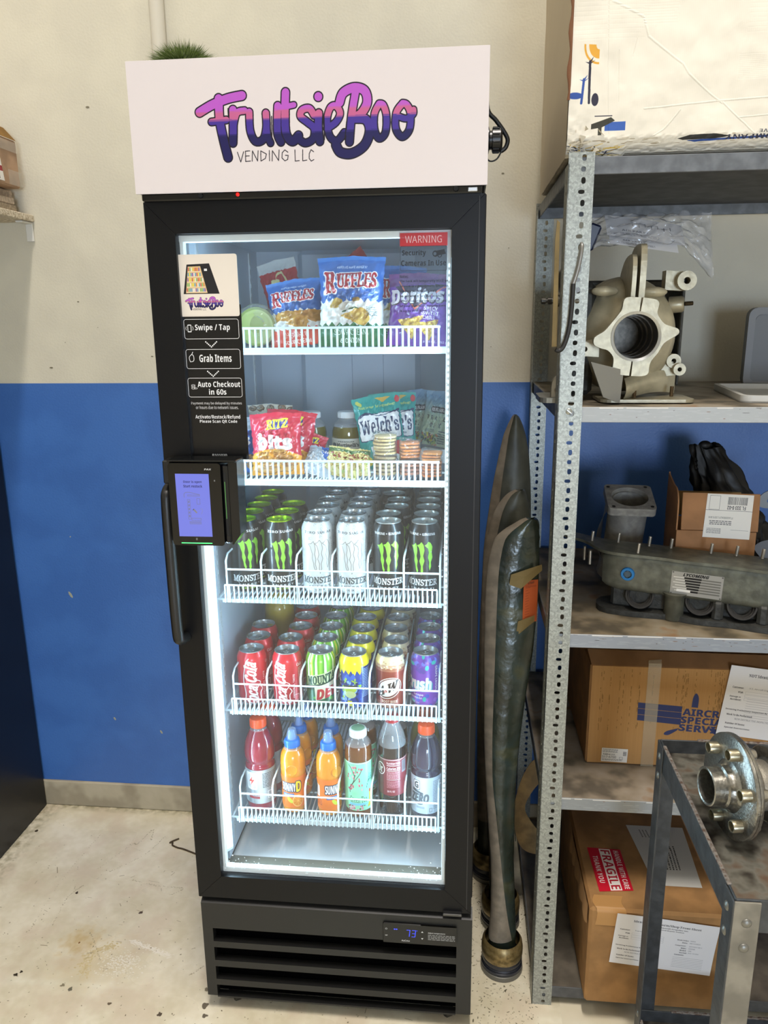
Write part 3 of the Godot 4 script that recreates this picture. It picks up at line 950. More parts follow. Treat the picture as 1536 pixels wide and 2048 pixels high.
	part(door, "edge_trim", g, mat("#2a2a2c", 0.3))
	g = Geo.new()
	g.box(Vector3(0.2988, 1.0275, -0.012), Vector3(0.4895, 1.333, 0.004))
	part(door, "glass_pane", g, mat(Color(0.93, 0.97, 1.0, 0.02), 0.0, 0.0, {"transparency": BaseMaterial3D.TRANSPARENCY_ALPHA, "metallic_specular": 0.34}))
	g = Geo.new()
	for q in [[0.2988, 0.368, 0.49, 0.0135], [0.2988, 1.687, 0.49, 0.012]]:
		g.box(Vector3(q[0], q[1], -0.023), Vector3(q[2], q[3], 0.014), 0.001)
	for x in [0.0585, 0.539]:
		g.box(Vector3(x, 1.0275, -0.023), Vector3(0.008, 1.31, 0.014), 0.001)
	part(door, "glazing_spacer", g, mat("#d6dede", 0.3))
	# frost and water drops along the lower edge of the glass
	g = Geo.new()
	var r := RandomNumberGenerator.new(); r.seed = 21
	for i in 330:
		var x := r.randf_range(0.06, 0.54)
		if r.randf() < 0.45: x = 0.06 + absf(r.randfn(0, 0.05)) if r.randf() < 0.5 else 0.54 - absf(r.randfn(0, 0.05))
		var near := absf(x - 0.3) / 0.24
		var y := 0.371 + absf(r.randfn(0, 0.012 + 0.008 * near * near))
		if i > 270: x = 0.541 - absf(r.randfn(0, 0.012)); y = r.randf_range(0.36, 1.45)
		var s := 0.0004 + 0.0016 * pow(r.randf(), 2.0)
		g.xf = Transform3D(Basis(Vector3.RIGHT, PI / 2), Vector3(x, y, -0.0142))
		g.xf.basis = Basis(Vector3.RIGHT, -PI / 2)
		g.lathe([Vector2(s, 0), Vector2(s * 0.6, s * 0.5), Vector2(0, s * 0.6)], 6)
	part(door, "frost_drops", g, mat("#eef4f6", 0.15), Vector3.ZERO, "", "stuff")
	# stickers on the glass
	g = Geo.new(); g.box(Vector3(0.1075, 1.43, -0.0092), Vector3(0.113, 0.284, 0.0008))
	var st := part(door, "instruction_sticker", g, mat("#0d0c0d", 0.25), Vector3.ZERO, "black instruction sticker with white steps")
	g = Geo.new(); g.quad(Vector3(0.051, 1.288, -0.0086), Vector3(0.164, 1.288, -0.0086), Vector3(0.164, 1.572, -0.0086), Vector3(0.051, 1.572, -0.0086))
	part(st, "print", g, mat(panel_picture(), 0.25))
	g = Geo.new(); g.xf.origin = Vector3(0.0, 0, -0.0084)
	g.prism(round_rect(0.0465, 1.5515, 0.115, 0.108, 0.004), 0.0008)
	st = part(door, "logo_sticker", g, mat("#e6dccf", 0.4), Vector3.ZERO, "cream square sticker with a small picture of a cooler")
	g = Geo.new(); g.quad(Vector3(0.049, 1.5535, -0.0074), Vector3(0.159, 1.5535, -0.0074), Vector3(0.159, 1.6575, -0.0074), Vector3(0.049, 1.6575, -0.0074))
	part(st, "print", g, mat(sticker_picture(), 0.4))
	g = Geo.new(); g.quad(Vector3(0.452, 1.497, -0.0088), Vector3(0.5425, 1.497, -0.0088), Vector3(0.5425, 1.69, -0.0088), Vector3(0.452, 1.69, -0.0088))
	part(door, "warning_sticker", g, mat(warning_picture(), 0.3, 0.0, {"transparency": BaseMaterial3D.TRANSPARENCY_ALPHA}), Vector3.ZERO, "clear warning sticker with a red band")
	# handle
	g = Geo.new()
	var hp := []
	for q in curve([Vector3(0.017, 0.925, 0.0), Vector3(0.0165, 0.932, 0.03), Vector3(0.016, 0.955, 0.04), Vector3(0.0155, 1.08, 0.042), Vector3(0.015, 1.205, 0.04), Vector3(0.0145, 1.232, 0.03), Vector3(0.0145, 1.24, 0.0)], 6): hp.append(q)
	g.tube(hp, 0.011, 14)
	part(door, "handle", g, mat("#141312", 0.4))
	# LED strips inside both jambs
	var cold := Color(0.76, 0.91, 1.0)
	for s in [0, 1]:
		g = Geo.new()
		var x := 0.0495 if s == 0 else 0.5505
		var q := 1.0 if s == 0 else -1.0
		g.xf = Transform3D(Basis(Vector3.UP, q * 0.95), Vector3(x + q * 0.007, 1.02, -0.058))
		g.box(Vector3(0, 0, -0.004), Vector3(0.026, 1.28, 0.006), 0.001)
		part(t, "strip_channel", g, mat("#d8dcdd", 0.4, 0.3))
		g = Geo.new()
		g.xf = Transform3D(Basis(Vector3.UP, q * 0.95), Vector3(x + q * 0.007, 1.02, -0.058))
		g.box(Vector3(0, 0, 0.001), Vector3(0.019, 1.26, 0.004), 0.0015)
		part(t, "led_strip", g, glow(cold, 3.5))
		var l := AreaLight3D.new()
		l.name = "strip_lamp"
		l.area_size = Vector2(0.018, 1.26)
		l.light_color = cold; l.light_energy = LED
		l.area_normalize_energy = true; l.area_range = 6.0; l.shadow_enabled = true
		t.add_child(l, true)
		l.transform = Transform3D(Basis(Vector3.UP, q * 0.95 + PI), Vector3(x + q * 0.0105, 1.02, -0.0555))
	g = Geo.new()
	for i in 104: g.ball(Vector3(0.5395, 0.48 + i * 0.0112, -0.0151), Vector3(0.0015, 0.0036, 0.0007), 6, 5)
	part(t, "led_beads", g, glow(cold, 3.0), Vector3.ZERO, "", "stuff")
	# wire shelves
	for i in 5: wire_shelf(t, [1.488, 1.231, 0.976, 0.717, 0.449][i], i > 1)
	# base grille with four long slots
	g = Geo.new()
	for q in [[0.003, 0.026], [0.57, 0.603]]: g.box(Vector3((q[0] + q[1]) / 2, 0.165, -0.009), Vector3(q[1] - q[0], 0.25, 0.018))
	for q in [[0.04, 0.0352], [0.07, 0.086], [0.121, 0.138], [0.173, 0.189], [0.224, 0.29]]:
		if q[1] > q[0]: g.box(Vector3(0.298, (q[0] + q[1]) / 2, -0.009), Vector3(0.544, q[1] - q[0], 0.018))
	g.box(Vector3(0.298, 0.038, -0.009), Vector3(0.544, 0.004, 0.018))
	g.quad(Vector3(0.003, 0.29, 0), Vector3(0.603, 0.29, 0), Vector3(0.603, 0.303, -0.025), Vector3(0.003, 0.303, -0.025))
	g.quad(Vector3(0.003, 0.29, -0.018), Vector3(0.003, 0.29, 0), Vector3(0.003, 0.303, -0.025), Vector3(0.003, 0.303, -0.025))
	var base := part(t, "base_grille", g, mat("#141413", 0.45))
	g = Geo.new()
	g.box(Vector3(0.303, 0.17, -0.3195), Vector3(0.596, 0.262, 0.6), 0.0)
	part(t, "base_box", g, mat("#020202", 0.9, 0.0, {"metallic_specular": 0.1}))
	g = Geo.new(); g.box(Vector3(0.452, 0.248, 0.002), Vector3(0.084, 0.05, 0.006), 0.002)
	var cp := part(base, "thermostat", g, mat("#08080a", 0.2))
	g = Geo.new(); g.quad(Vector3(0.411, 0.224, 0.0054), Vector3(0.57, 0.224, 0.0054), Vector3(0.57, 0.272, 0.0054), Vector3(0.411, 0.272, 0.0054))
	var ct := control_picture()
	part(base, "thermostat_display", g, mat(ct, 0.3, 0.0, {"emission_enabled": true, "emission": Color.BLACK, "emission_texture": ct, "emission_energy_multiplier": 0.35}))
	# casters
	for x in [0.06, 0.55]:
		for z in [-0.035, -0.55]:
			var c := Node3D.new(); c.name = "caster"; t.add_child(c, true); c.position = Vector3(x, 0, z)
			g = Geo.new(); g.xf = Transform3D(Basis(Vector3(0, 0, 1), PI / 2).rotated(Vector3.UP, 0.5), Vector3(0, 0.019, 0))
			g.lathe([Vector2(0, -0.009), Vector2(0.016, -0.009), Vector2(0.019, -0.006), Vector2(0.019, 0.006), Vector2(0.016, 0.009), Vector2(0, 0.009)], 20)
			part(c, "wheel", g, mat("#17150f", 0.5))
			g = Geo.new()
			g.box(Vector3(0, 0.036, 0.0), Vector3(0.03, 0.008, 0.03), 0.002)
			for s in [-1, 1]: g.box(Vector3(0.012 * s, 0.028, 0), Vector3(0.002, 0.022, 0.018), 0.0, Basis(Vector3.UP, 0.0))
			part(c, "fork", g, mat("#2a2724", 0.4, 0.7))
	# plug and loose cable on the header's right side
	g = Geo.new(); g.xf = Transform3D(Basis(Vector3(0, 0, 1), -PI / 2), Vector3(0.601, 1.875, -0.22))
	g.lathe([Vector2(0.0, 0.0), Vector2(0.024, 0.0), Vector2(0.024, 0.008), Vector2(0.017, 0.01), Vector2(0.017, 0.014), Vector2(0.022, 0.015), Vector2(0.022, 0.03), Vector2(0.016, 0.034), Vector2(0, 0.034)], 18)
	for i in 10:
		var a := TAU * i / 10
		g.box(Vector3(cos(a) * 0.0225, 0.022, sin(a) * 0.0225), Vector3(0.003, 0.013, 0.003), 0.001)
	part(t, "cable_plug", g, mat("#111113", 0.3))
	g = Geo.new()
	g.tube(curve([Vector3(0.604, 1.98, -0.22), Vector3(0.606, 1.93, -0.22), Vector3(0.622, 1.91, -0.22), Vector3(0.636, 1.892, -0.22), Vector3(0.645, 1.876, -0.22), Vector3(0.642, 1.862, -0.22), Vector3(0.633, 1.855, -0.22)], 6), 0.0042, 10)
	g.tube(curve([Vector3(0.636, 1.86, -0.22), Vector3(0.626, 1.842, -0.22), Vector3(0.612, 1.838, -0.22), Vector3(0.601, 1.85, -0.22)], 6), 0.0015, 8)
	part(t, "cable", g, mat("#141414", 0.4))
	build_terminal()

func wire_shelf(t: Node3D, y: float, racks: bool) -> void:
	var w := mat("#cfe0e6", 0.3)
	var g := Geo.new()
	var x0 := 0.079; var x1 := 0.52
	var zf := -0.08; var zb := -0.525
	var count := 46 if racks else 40
	for i in count:
		var x := lerpf(x0, x1, float(i) / (count - 1))
		if racks:
			g.tube([Vector3(x, y, zb), Vector3(x, y, zf - 0.012), Vector3(x, y - 0.006, zf - 0.003), Vector3(x, y - 0.004, zf + 0.002), Vector3(x, y + 0.034, zf + 0.004)], 0.0017, 6)
		else:
			g.tube([Vector3(x, y, zb), Vector3(x, y, zf)], 0.0015, 6)
	for z in [zf - 0.012, -0.2, -0.32, -0.44, zb]:
		g.tube([Vector3(0.056, y - 0.003, z), Vector3(0.546, y - 0.003, z)], 0.0026, 6)
	for x in [0.058, 0.544]:
		g.tube([Vector3(x, y - 0.003, zf - 0.012), Vector3(x, y - 0.003, zb)], 0.0026, 6)
	var s := part(t, "wire_shelf", g, w, Vector3.ZERO, "white wire shelf")
	g = Geo.new()
	if racks:
		g.tube([Vector3(x0, y - 0.004, zf + 0.004), Vector3(x0, y + 0.034, zf + 0.004), Vector3(x1, y + 0.034, zf + 0.004), Vector3(x1, y - 0.004, zf + 0.004)], 0.0019, 6)
		g.box(Vector3(0.3, y - 0.003, zf - 0.004), Vector3(0.46, 0.008, 0.0015))
	else:
		g.box(Vector3(0.3, y + 0.041, zf), Vector3(x1 - x0 + 0.006, 0.0045, 0.004), 0.001)
		for i in count:
			g.box(Vector3(lerpf(x0, x1, float(i) / (count - 1)), y + 0.02, zf), Vector3(0.004, 0.038, 0.003), 0.0008)
		g.box(Vector3(0.3, y - 0.002, zf + 0.002), Vector3(0.486, 0.013, 0.007), 0.0025)
	part(s, "front_guard", g, w)
	if racks:
		for i in 7:
			var x := 0.084 + 0.0737 * i
			g = Geo.new()
			g.tube([Vector3(x, y - 0.004, zf + 0.002), Vector3(x, y + 0.086, zf + 0.002), Vector3(x, y + 0.098, zf - 0.012), Vector3(x, y + 0.098, zb)], 0.0021, 6)
			part(s, "divider", g, w)
		g = Geo.new()
		g.tube([Vector3(0.083, y + 0.068, zf + 0.002), Vector3(0.528, y + 0.068, zf + 0.002)], 0.0021, 6)
		part(s, "cross_wire", g, w)

func build_terminal() -> void:
	var t := thing("payment_terminal", "black card payment terminal with a lit blue screen mounted on the cooler door handle", "card reader")
	var black := mat("#0a0a0b", 0.25)
	var g := Geo.new()
	g.box(Vector3(0.0795, 1.2135, 0.032), Vector3(0.1, 0.155, 0.04), 0.006)
	part(t, "housing", g, black)
	g = Geo.new(); g.xf.origin.z = 0.052
	g.prism(round_rect(0.03, 1.136, 0.099, 0.156, 0.006), 0.008)
	part(t, "bezel", g, mat("#060607", 0.12))
	g = Geo.new()
	g.quad(Vector3(0.0432, 1.1535, 0.0605), Vector3(0.1066, 1.1535, 0.0605), Vector3(0.1066, 1.2725, 0.0605), Vector3(0.0432, 1.2725, 0.0605))
	var sp := screen_picture()
	part(t, "screen", g, mat(Color(0.02, 0.02, 0.02), 0.15, 0.0, {"emission_enabled": true, "emission": Color.BLACK, "emission_texture": sp, "emission_energy_multiplier": 1.0}))
	var sl := AreaLight3D.new(); sl.name = "screen_lamp"; sl.area_size = Vector2(0.062, 0.118); sl.light_color = Color(0.5, 0.55, 1.0); sl.light_energy = 0.003
	sl.area_normalize_energy = true; sl.area_range = 3.0; sl.shadow_enabled = true
	t.add_child(sl); sl.position = Vector3(0.0749, 1.213, 0.0625); sl.rotation.y = PI
	var p := Pic.new(120, 40, Color.html("#060607"))
	p.text("PAX", 8, 8, 100, 24, Color.html("#d8d8d8"), true, false, Transform2D(Vector2(1, 0), Vector2(-0.25, 1), Vector2(8, 0)))
	g = Geo.new(); g.quad(Vector3(0.098, 1.2785, 0.0603), Vector3(0.113, 1.2785, 0.0603), Vector3(0.113, 1.2835, 0.0603), Vector3(0.098, 1.2835, 0.0603))
	part(t, "maker_mark", g, mat(p.tex(), 0.3))
	g = Geo.new(); g.xf = Transform3D(Basis(Vector3.RIGHT, PI / 2), Vector3(0.076, 1.281, 0.06))
	g.lathe([Vector2(0.0022, 0.0004), Vector2(0.0, 0.0004)], 14)
	part(t, "camera_lens", g, mat("#1a1a1c", 0.1))
	g = Geo.new()
	for q in [[0.076, 1.1485, 0.004], [0.117, 1.26, 0.003]]:
		g.xf = Transform3D(Basis(), Vector3(q[0], q[1], 0.0601))
		var o := round_rect(-q[2] * 0.35, -q[2] * 0.5, q[2] * 0.7, q[2], q[2] * 0.2); var i := round_rect(-q[2] * 0.22, -q[2] * 0.36, q[2] * 0.44, q[2] * 0.72, q[2] * 0.12)
		g.prism(o, 0.0002, [i])
	part(t, "icons", g, mat("#a8a8a8", 0.4))
	g = Geo.new(); g.box(Vector3(0.0755, 1.1405, 0.0595), Vector3(0.06, 0.0022, 0.002), 0.0008)
	part(t, "green_light_bar", g, glow(Color(0.3, 1.0, 0.5), 1.6))
	# card slot and side shroud
	g = Geo.new()
	g.box(Vector3(0.1345, 1.2135, 0.03), Vector3(0.011, 0.15, 0.048), 0.003)
	part(t, "reader_edge", g, mat("#1b1c1e", 0.18, 0.2))
	g = Geo.new(); g.box(Vector3(0.1345, 1.2135, 0.0542), Vector3(0.0045, 0.12, 0.001))
	var slot := part(t, "card_slot", g, mat("#020202", 0.6))
	g = Geo.new(); g.box(Vector3(0.1342, 1.222, 0.0549), Vector3(0.0009, 0.07, 0.0006))
	part(slot, "slot_light", g, glow(Color(0.35, 0.6, 0.3), 0.35))
	g = Geo.new()
	g.xf = Transform3D(Basis(), Vector3(0.1405, 0, 0.004))
	g.prism(PackedVector2Array([Vector2(0, 1.136), Vector2(0.003, 1.136), Vector2(0.0165, 1.155), Vector2(0.0165, 1.293), Vector2(0, 1.293)]), 0.046)
	part(t, "side_shroud", g, mat("#131416", 0.16, 0.1))
	g = Geo.new(); g.box(Vector3(0.092, 1.2945, 0.03), Vector3(0.13, 0.004, 0.05), 0.0015)
	part(t, "top_plate", g, mat("#0f1011", 0.15))
	g = Geo.new(); g.box(Vector3(0.0225, 1.272, 0.028), Vector3(0.016, 0.044, 0.036), 0.002)
	part(t, "mount_bracket", g, mat("#0d0d0d", 0.4))

const ROW := ["front", "second", "third", "fourth", "fifth", "sixth"]
const COL := ["leftmost", "second", "third", "fourth", "fifth", "rightmost"]

func H(s: String) -> Color: return Color.html(s)

func can_picture(kind: String) -> ImageTexture:
	var p := Pic.new(560, 320, H("#c4202b"))
	var r := RandomNumberGenerator.new(); r.seed = kind.hash() % 1000
	var white := H("#f4f0ec")
	match kind:
		"cola":
			for y in 320: p.rect(0, y, 560, 1, H("#d3232e").lerp(H("#a81a2c"), clampf((y - 60) / 260.0, 0, 1)))
			var up := Transform2D(-PI / 2, Vector2(232, 312)) * Transform2D(Vector2(1, 0), Vector2(-0.35, 1), Vector2.ZERO)
			p.text("Coca", 0, 0, 128, 66, white, true, true, up, 2.0)
			p.text("Cola", 150, -12, 128, 74, white, true, true, up, 2.0)
			p.stroke(curve([Vector2(306, 300), Vector2(292, 230), Vector2(318, 180), Vector2(276, 150), Vector2(300, 90)], 8), 5, white)
			p.stroke(curve([Vector2(216, 316), Vector2(226, 250), Vector2(214, 160), Vector2(232, 60), Vector2(250, 30)], 8), 7, white)
			var u2 := Transform2D(-PI / 2, Vector2(338, 270))
			p.text("ORIGINAL TASTE", 0, 0, 150, 12, white, true, false, u2)
			p.stroke(curve([Vector2(322, 300), Vector2(316, 250), Vector2(330, 225), Vector2(318, 205)], 6), 6, white)
			p.text("Coke", 366, 54, 44, 22, white, true, true)
			p.lines(376, 86, 60, 150, 16, H("#e8c9c9"), r)
			p.frame(348, 250, 30, 40, 2, white)
			p.text("12 FL OZ", 30, 180, 14, 60, white)
		"citrus":
			p.rect(0, 0, 560, 320, H("#6fbf2e"))
			var x := 0.0
			while x < 560:
				p.poly([Vector2(x, 0), Vector2(x + 12, 0), Vector2(x + 15, 150), Vector2(x - 3, 150)], H("#eef3d8"))
				p.poly([Vector2(x + 26, 0), Vector2(x + 38, 0), Vector2(x + 40, 150), Vector2(x + 24, 150)], H("#d9d13a") if int(x) % 3 == 0 else H("#8fd24a"))
				p.rect(x + 48, 0, 4, 150, H("#3f9a2a")); x += 56
			p.rect(0, 210, 560, 110, H("#1c5c3c"))
			for i in 26: p.oval(r.randf() * 560, 230 + r.randf() * 90, 22, 9, H(["#2f8a3f", "#58ab38", "#123f30"][i % 3]), r.randf() * 3)
			p.poly([Vector2(150, 158), Vector2(420, 96), Vector2(420, 110), Vector2(400, 170), Vector2(150, 230)], H("#14402f"))
			p.poly([Vector2(156, 136), Vector2(410, 78), Vector2(410, 140), Vector2(156, 196)], H("#cfe4b0"))
			var sl := Transform2D(Vector2(1, -0.2), Vector2(0, 1), Vector2(166, 140))
			p.text("MOUNTAIN", 0, 0, 232, 50, H("#0f4a38"), true, true, sl, 1.6)
			var s2 := Transform2D(Vector2(1, -0.2), Vector2(-0.1, 1), Vector2(236, 214))
			p.poly([Vector2(214, 194), Vector2(410, 146), Vector2(396, 236), Vector2(222, 284)], H("#e8edcf"))
			p.text("DEW", 0, 0, 150, 62, H("#c02631"), true, false, s2, 3.0)
		"lemon tea":
			p.rect(0, 0, 560, 320, H("#1c3f9e"))
			p.rect(0, 0, 560, 80, H("#f2e21a"))
			for i in 17: p.poly([Vector2(i * 34 - 6, 76), Vector2(i * 34 + 32, 76), Vector2(i * 34 + 16, 98 + r.randf() * 26)], H("#f2e21a"))
			for i in 60: p.oval(190 + r.randf() * 150, 120 + r.randf() * 200, 6 + r.randf() * 12, 4 + r.randf() * 7, H(["#8fc0e8", "#2a62c8", "#9ac83c", "#0d2260"][i % 4]), r.randf() * 3)
			p.oval(258, 196, 42, 24, H("#b5cf4a")); p.oval(262, 230, 34, 22, H("#c9dba0")); p.poly([Vector2(212, 176), Vector2(306, 168), Vector2(300, 184), Vector2(220, 190)], H("#3a3a20"))
			p.poly([Vector2(226, 120), Vector2(246, 96), Vector2(262, 118), Vector2(284, 94), Vector2(296, 126), Vector2(258, 146)], H("#3a6ad2"))
			p.rect(150, 108, 46, 86, H("#0c1626"))
			p.text("K", 160, 116, 32, 44, white); p.text("ICED TEA", 154, 172, 38, 12, white)
			p.rect(330, 60, 100, 260, H("#16306e")); p.lines(338, 74, 84, 180, 18, H("#8fb0e0"), r)
			p.rect(244, 268, 28, 40, H("#d8d040"))
		"root beer":
			for y in 320: p.rect(0, y, 560, 1, H("#e0cfa8").lerp(H("#8c3420"), clampf((y - 34 + 8 * sin(y * 0.3)) / 60.0, 0, 1)))
			for i in 90: p.oval(r.randf() * 560, 24 + r.randf() * 44, 6, 4, H(["#efe3c6", "#c9a878", "#d9c294"][i % 3]))
			for i in 40: p.rect(r.randf() * 560, 90, 2, 220, H("#7c2a1a"))
			var tl := -0.5
			p.oval(276, 186, 84, 62, H("#f0e8dc"), tl); p.oval(276, 186, 79, 57, H("#6a2415"), tl); p.oval(276, 184, 74, 50, H("#efe9e0"), tl)
			var k := Transform2D(Vector2(1, -0.46), Vector2(-0.2, 1), Vector2(216, 186))
			p.text("A", 0, 0, 44, 60, H("#2c1510"), true, true, k, 1.5); p.text("W", 56, 0, 64, 60, H("#2c1510"), true, true, k, 1.5)
			p.text("&", 38, 24, 24, 28, H("#c0392b"), true, true, k)
			p.text("ROOT BEER", 232, 262, 96, 17, H("#f0d9c0")); p.text("SINCE 1919", 252, 284, 60, 9, H("#e0c0a0"))
			p.frame(196, 276, 22, 16, 2, H("#e0c0a0"))
			p.rect(392, 20, 110, 280, H("#3a2a26")); p.lines(400, 34, 94, 220, 20, H("#d8ccc0"), r)
			p.rect(0, 304, 560, 5, H("#d8b890"))
		"grape":
			for y in 320: p.rect(0, y, 560, 1, H("#6f3fae").lerp(H("#8a3fb4"), y / 320.0))
			for i in 90:
				var y := r.randf() * 110 if i % 2 else 240 + r.randf() * 80
				p.oval(r.randf() * 560, y, 13, 13, H(["#4a4fc0", "#6f78dc", "#9a58c8", "#5a3aa0"][i % 4]))
			for i in 16: p.oval(r.randf() * 560, r.randf() * 90 if i % 2 else 262 + r.randf() * 50, 16, 11, H("#2fb8ae"), r.randf() * 3)
			var q := Transform2D(Vector2(1, -0.03), Vector2(-0.06, 1), Vector2(178, 136))
			p.text("Crush", 5, 9, 180, 72, H("#2aa5b4"), true, false, q, 5.0); p.text("Crush", 0, 0, 180, 72, white, true, false, q, 3.5)
			p.text("Grape", 242, 232, 66, 18, white); p.lines(210, 256, 90, 12, 2, white, r); p.text("12 FL OZ", 216, 288, 66, 10, white)
			p.text("GRAPE CRUSH", 0, 0, 150, 16, white, true, false, Transform2D(PI / 2, Vector2(398, 60)))
	return p.tex()

func claw(p: Pic, x: float, y: float, s: float, c: Color, line := false) -> void:
	# three torn strokes making the clawed letter
	for k in [[[-40, 0], [-26, -2], [-14, -14], [-8, 2], [-6, 26], [-10, 48], [-4, 72], [-8, 96], [-2, 118], [-6, 132], [-14, 112], [-16, 92], [-22, 70], [-20, 48], [-26, 28], [-30, 12]],
			[[-8, -4], [4, -8], [14, -20], [24, -6], [28, 20], [22, 46], [28, 70], [20, 96], [22, 120], [14, 142], [10, 118], [12, 96], [4, 72], [10, 50], [6, 24], [2, 8]],
			[[28, -4], [38, -10], [46, -22], [58, -14], [66, 4], [62, 30], [66, 54], [58, 78], [60, 98], [52, 118], [48, 98], [50, 78], [44, 54], [48, 30], [44, 10], [36, 4]]]:
		var a := PackedVector2Array()
		for q in k: a.append(Vector2(x + q[0] * s, y + q[1] * s))
		if line:
			p.fill([a], H("#cdd0cf"))
			var o := Array(a); o.append(a[0])
			p.stroke(o, 3.0 * s, c)
		else:
			p.fill([a], c)

func tall_picture(kind: String) -> ImageTexture:
	var dark := H("#1a1917") if kind == "green" else H("#0d0f12")
	var p := Pic.new(560, 420, H("#d6dada") if kind == "white" else dark)
	var r := RandomNumberGenerator.new(); r.seed = 11
	var ink := H("#f0f0ee")
	if kind == "white":
		ink = H("#4a4e50")
		for i in 420:
			var q := Vector2(r.randf() * 560, r.randf() * 420)
			if absf(q.x - 280) < 84 and q.y > 90 and q.y < 300: continue
			var w := r.randf() * 6
			var o := []
			for k in 5: o.append(q + Vector2(cos(w + k * 1.1), sin(w + k * 1.1)) * (3 + k * 1.8))
			p.stroke(o, 1.3, H(["#9aa0a2", "#b4b9ba", "#7d8486"][i % 3]))
	claw(p, 268, 120, 1.22, H("#8e8880") if kind == "white" else H("#8fd83c"), kind == "white")
	p.text("ZERO SUGAR" if kind != "black" else "TAURINE + GINSENG", 196, 44, 168, 14, ink, true, false)
	var m := Transform2D(Vector2(1, 0), Vector2(-0.05, 1), Vector2(178, 316))
	p.text("MONSTER", 0, 0, 204, 36, ink, false, true, m, 1.5)
	p.stroke([Vector2(217, 308), Vector2(215, 362)], 3, ink)
	p.text("E N E R G Y", 216, 366, 132, 12, ink)
	if kind == "green": p.text("ZERO SUGAR", 228, 388, 108, 12, H("#b8d83c"))
	elif kind == "white": p.text("ULTRA", 252, 388, 58, 11, ink)
	p.lines(420, 120, 90, 220, 20, H("#8a8a8a") if kind != "white" else H("#8d9496"), r)
	p.lines(60, 140, 80, 200, 18, H("#6a6a6a") if kind != "white" else H("#8d9496"), r)
	return p.tex()

func make_can(called: String, label: String, pic: Texture2D, h: float, lid: Color, group: String) -> Node3D:
	var t := thing(called, label, "can", Vector3.ZERO, 0.0, group)
	var g := Geo.new()
	var n := 0.0075
	g.lathe([Vector2(0.0235, 0.001), Vector2(0.0262, 0.0), Vector2(0.03, 0.005), Vector2(0.0322, 0.009), Vector2(0.0331, 0.014), Vector2(0.0331, h - 0.02), Vector2(0.0325, h - 0.016), Vector2(0.0305, h - 0.0105), Vector2(0.0275, h - 0.0045), Vector2(0.0266, h - 0.0025)], 32)
	part(t, "printed_body", g, mat(pic, 0.3, 0.15 if h > 0.14 else 0.3, {"clearcoat_enabled": true, "clearcoat": 0.5, "clearcoat_roughness": 0.15}))
	g = Geo.new()
	g.lathe([Vector2(0, 0.0006), Vector2(0.018, 0.003), Vector2(0.0235, 0.001)], 24)
	var silver := mat("#c9cdcf", 0.25, 0.9)
	part(t, "base", g, silver)
	g = Geo.new()
	g.lathe([Vector2(0.0262, h - 0.0028), Vector2(0.0274, h - 0.0016), Vector2(0.0274, h - 0.0004), Vector2(0.0266, h), Vector2(0.0256, h - 0.0006), Vector2(0.0248, h - 0.005), Vector2(0.0238, h - 0.0045), Vector2(0.0, h - 0.004)], 30)
	var lm := silver if lid == Color.WHITE else mat(lid, 0.28, 0.75)
	part(t, "lid", g, lm)
	g = Geo.new(); g.xf.origin = Vector3(0, h - 0.004, 0.0)
	g.xf.basis = Basis(Vector3.RIGHT, -PI / 2)
	g.prism(disc(Vector2(0, 0.001), 0.0075, 18, 0.0115), 0.0012, [disc(Vector2(0, 0.0065), 0.0042, 12, 0.0032)])
	g.prism(disc(Vector2(0, -0.002), 0.0022, 10), 0.002)
	part(t, "pull_tab", g, lm)
	return t

func can_column(proto: Node3D, base: String, n: int, xs: Array, z0: float, y: float, pitch: float, turn: float, desc: String, where: String, group: String, first := true) -> void:
	for i in n:
		var at := Vector3(xs[i % xs.size()], y, z0 - pitch * i)
		var tw := turn + (0.0 if i == 0 else rng.randf_range(-0.5, 0.5))
		var label := "%s, %s, %s" % [desc, ROW[i] + (" one" if i == 0 else " from front"), where]
		if i == 0 and first:
			proto.position = at; proto.rotation.y = tw; proto.set_meta("label", label); proto.set_meta("group", group)
		else: dup(proto, base, at, tw, label, group)

func bag_mesh(w: float, h: float, t: float, seed_: int, side: float, crimp := 0.05, wrinkle := 0.004) -> Geo:
	var g := Geo.new()
	var n := FastNoiseLite.new(); n.seed = seed_; n.frequency = 9.0 / maxf(w, 0.05) * 0.1; n.fractal_octaves = 3
	g.grid(func(a: float, b: float) -> Vector3:
		var e := 2.0 * a - 1.0
		var s := pow(maxf(0.0, 1.0 - e * e), 0.6) * smoothstep(0.0, 0.3, (b - crimp) / 0.6 + 0.02) * smoothstep(0.0, 0.42, (1.0 - crimp - b) / 0.7 + 0.02)
		if b < crimp or b > 1.0 - crimp: s *= 0.15
		var x := (a - 0.5) * w * (1.0 - 0.09 * sin(b * PI))
		var k := n.get_noise_2d(a * w * 60.0 + b * 2.0, b * h * 30.0)
		var k2 := n.get_noise_2d(a * 9.0 + 50.0, b * h * 90.0)
		return Vector3(x + k2 * wrinkle * 0.6, b * h + k * wrinkle * 0.4 - absf(e) * 0.004 * (1.0 if b > 0.9 else 0.0), side * (0.0006 + t * s * (1.0 + k * 0.35)) + k * wrinkle * (0.3 + s)), 26, 30, side < 0.0)
	return g

func make_bag(called: String, label: String, cat: String, pic: Texture2D, back: String, w: float, h: float, t: float, at: Vector3, rot: Vector3, seed_: int, group := "") -> Node3D:
	var o := thing(called, label, cat, at, 0.0, group)
	o.rotation = rot
	var gloss := {"clearcoat_enabled": true, "clearcoat": 0.8, "clearcoat_roughness": 0.12}
	part(o, "printed_front", bag_mesh(w, h, t, seed_, 1.0), mat(pic, 0.34, 0.0, gloss))
	part(o, "back_film", bag_mesh(w, h, t * 0.8, seed_, -1.0), mat(back, 0.35, 0.0, gloss))
	return o

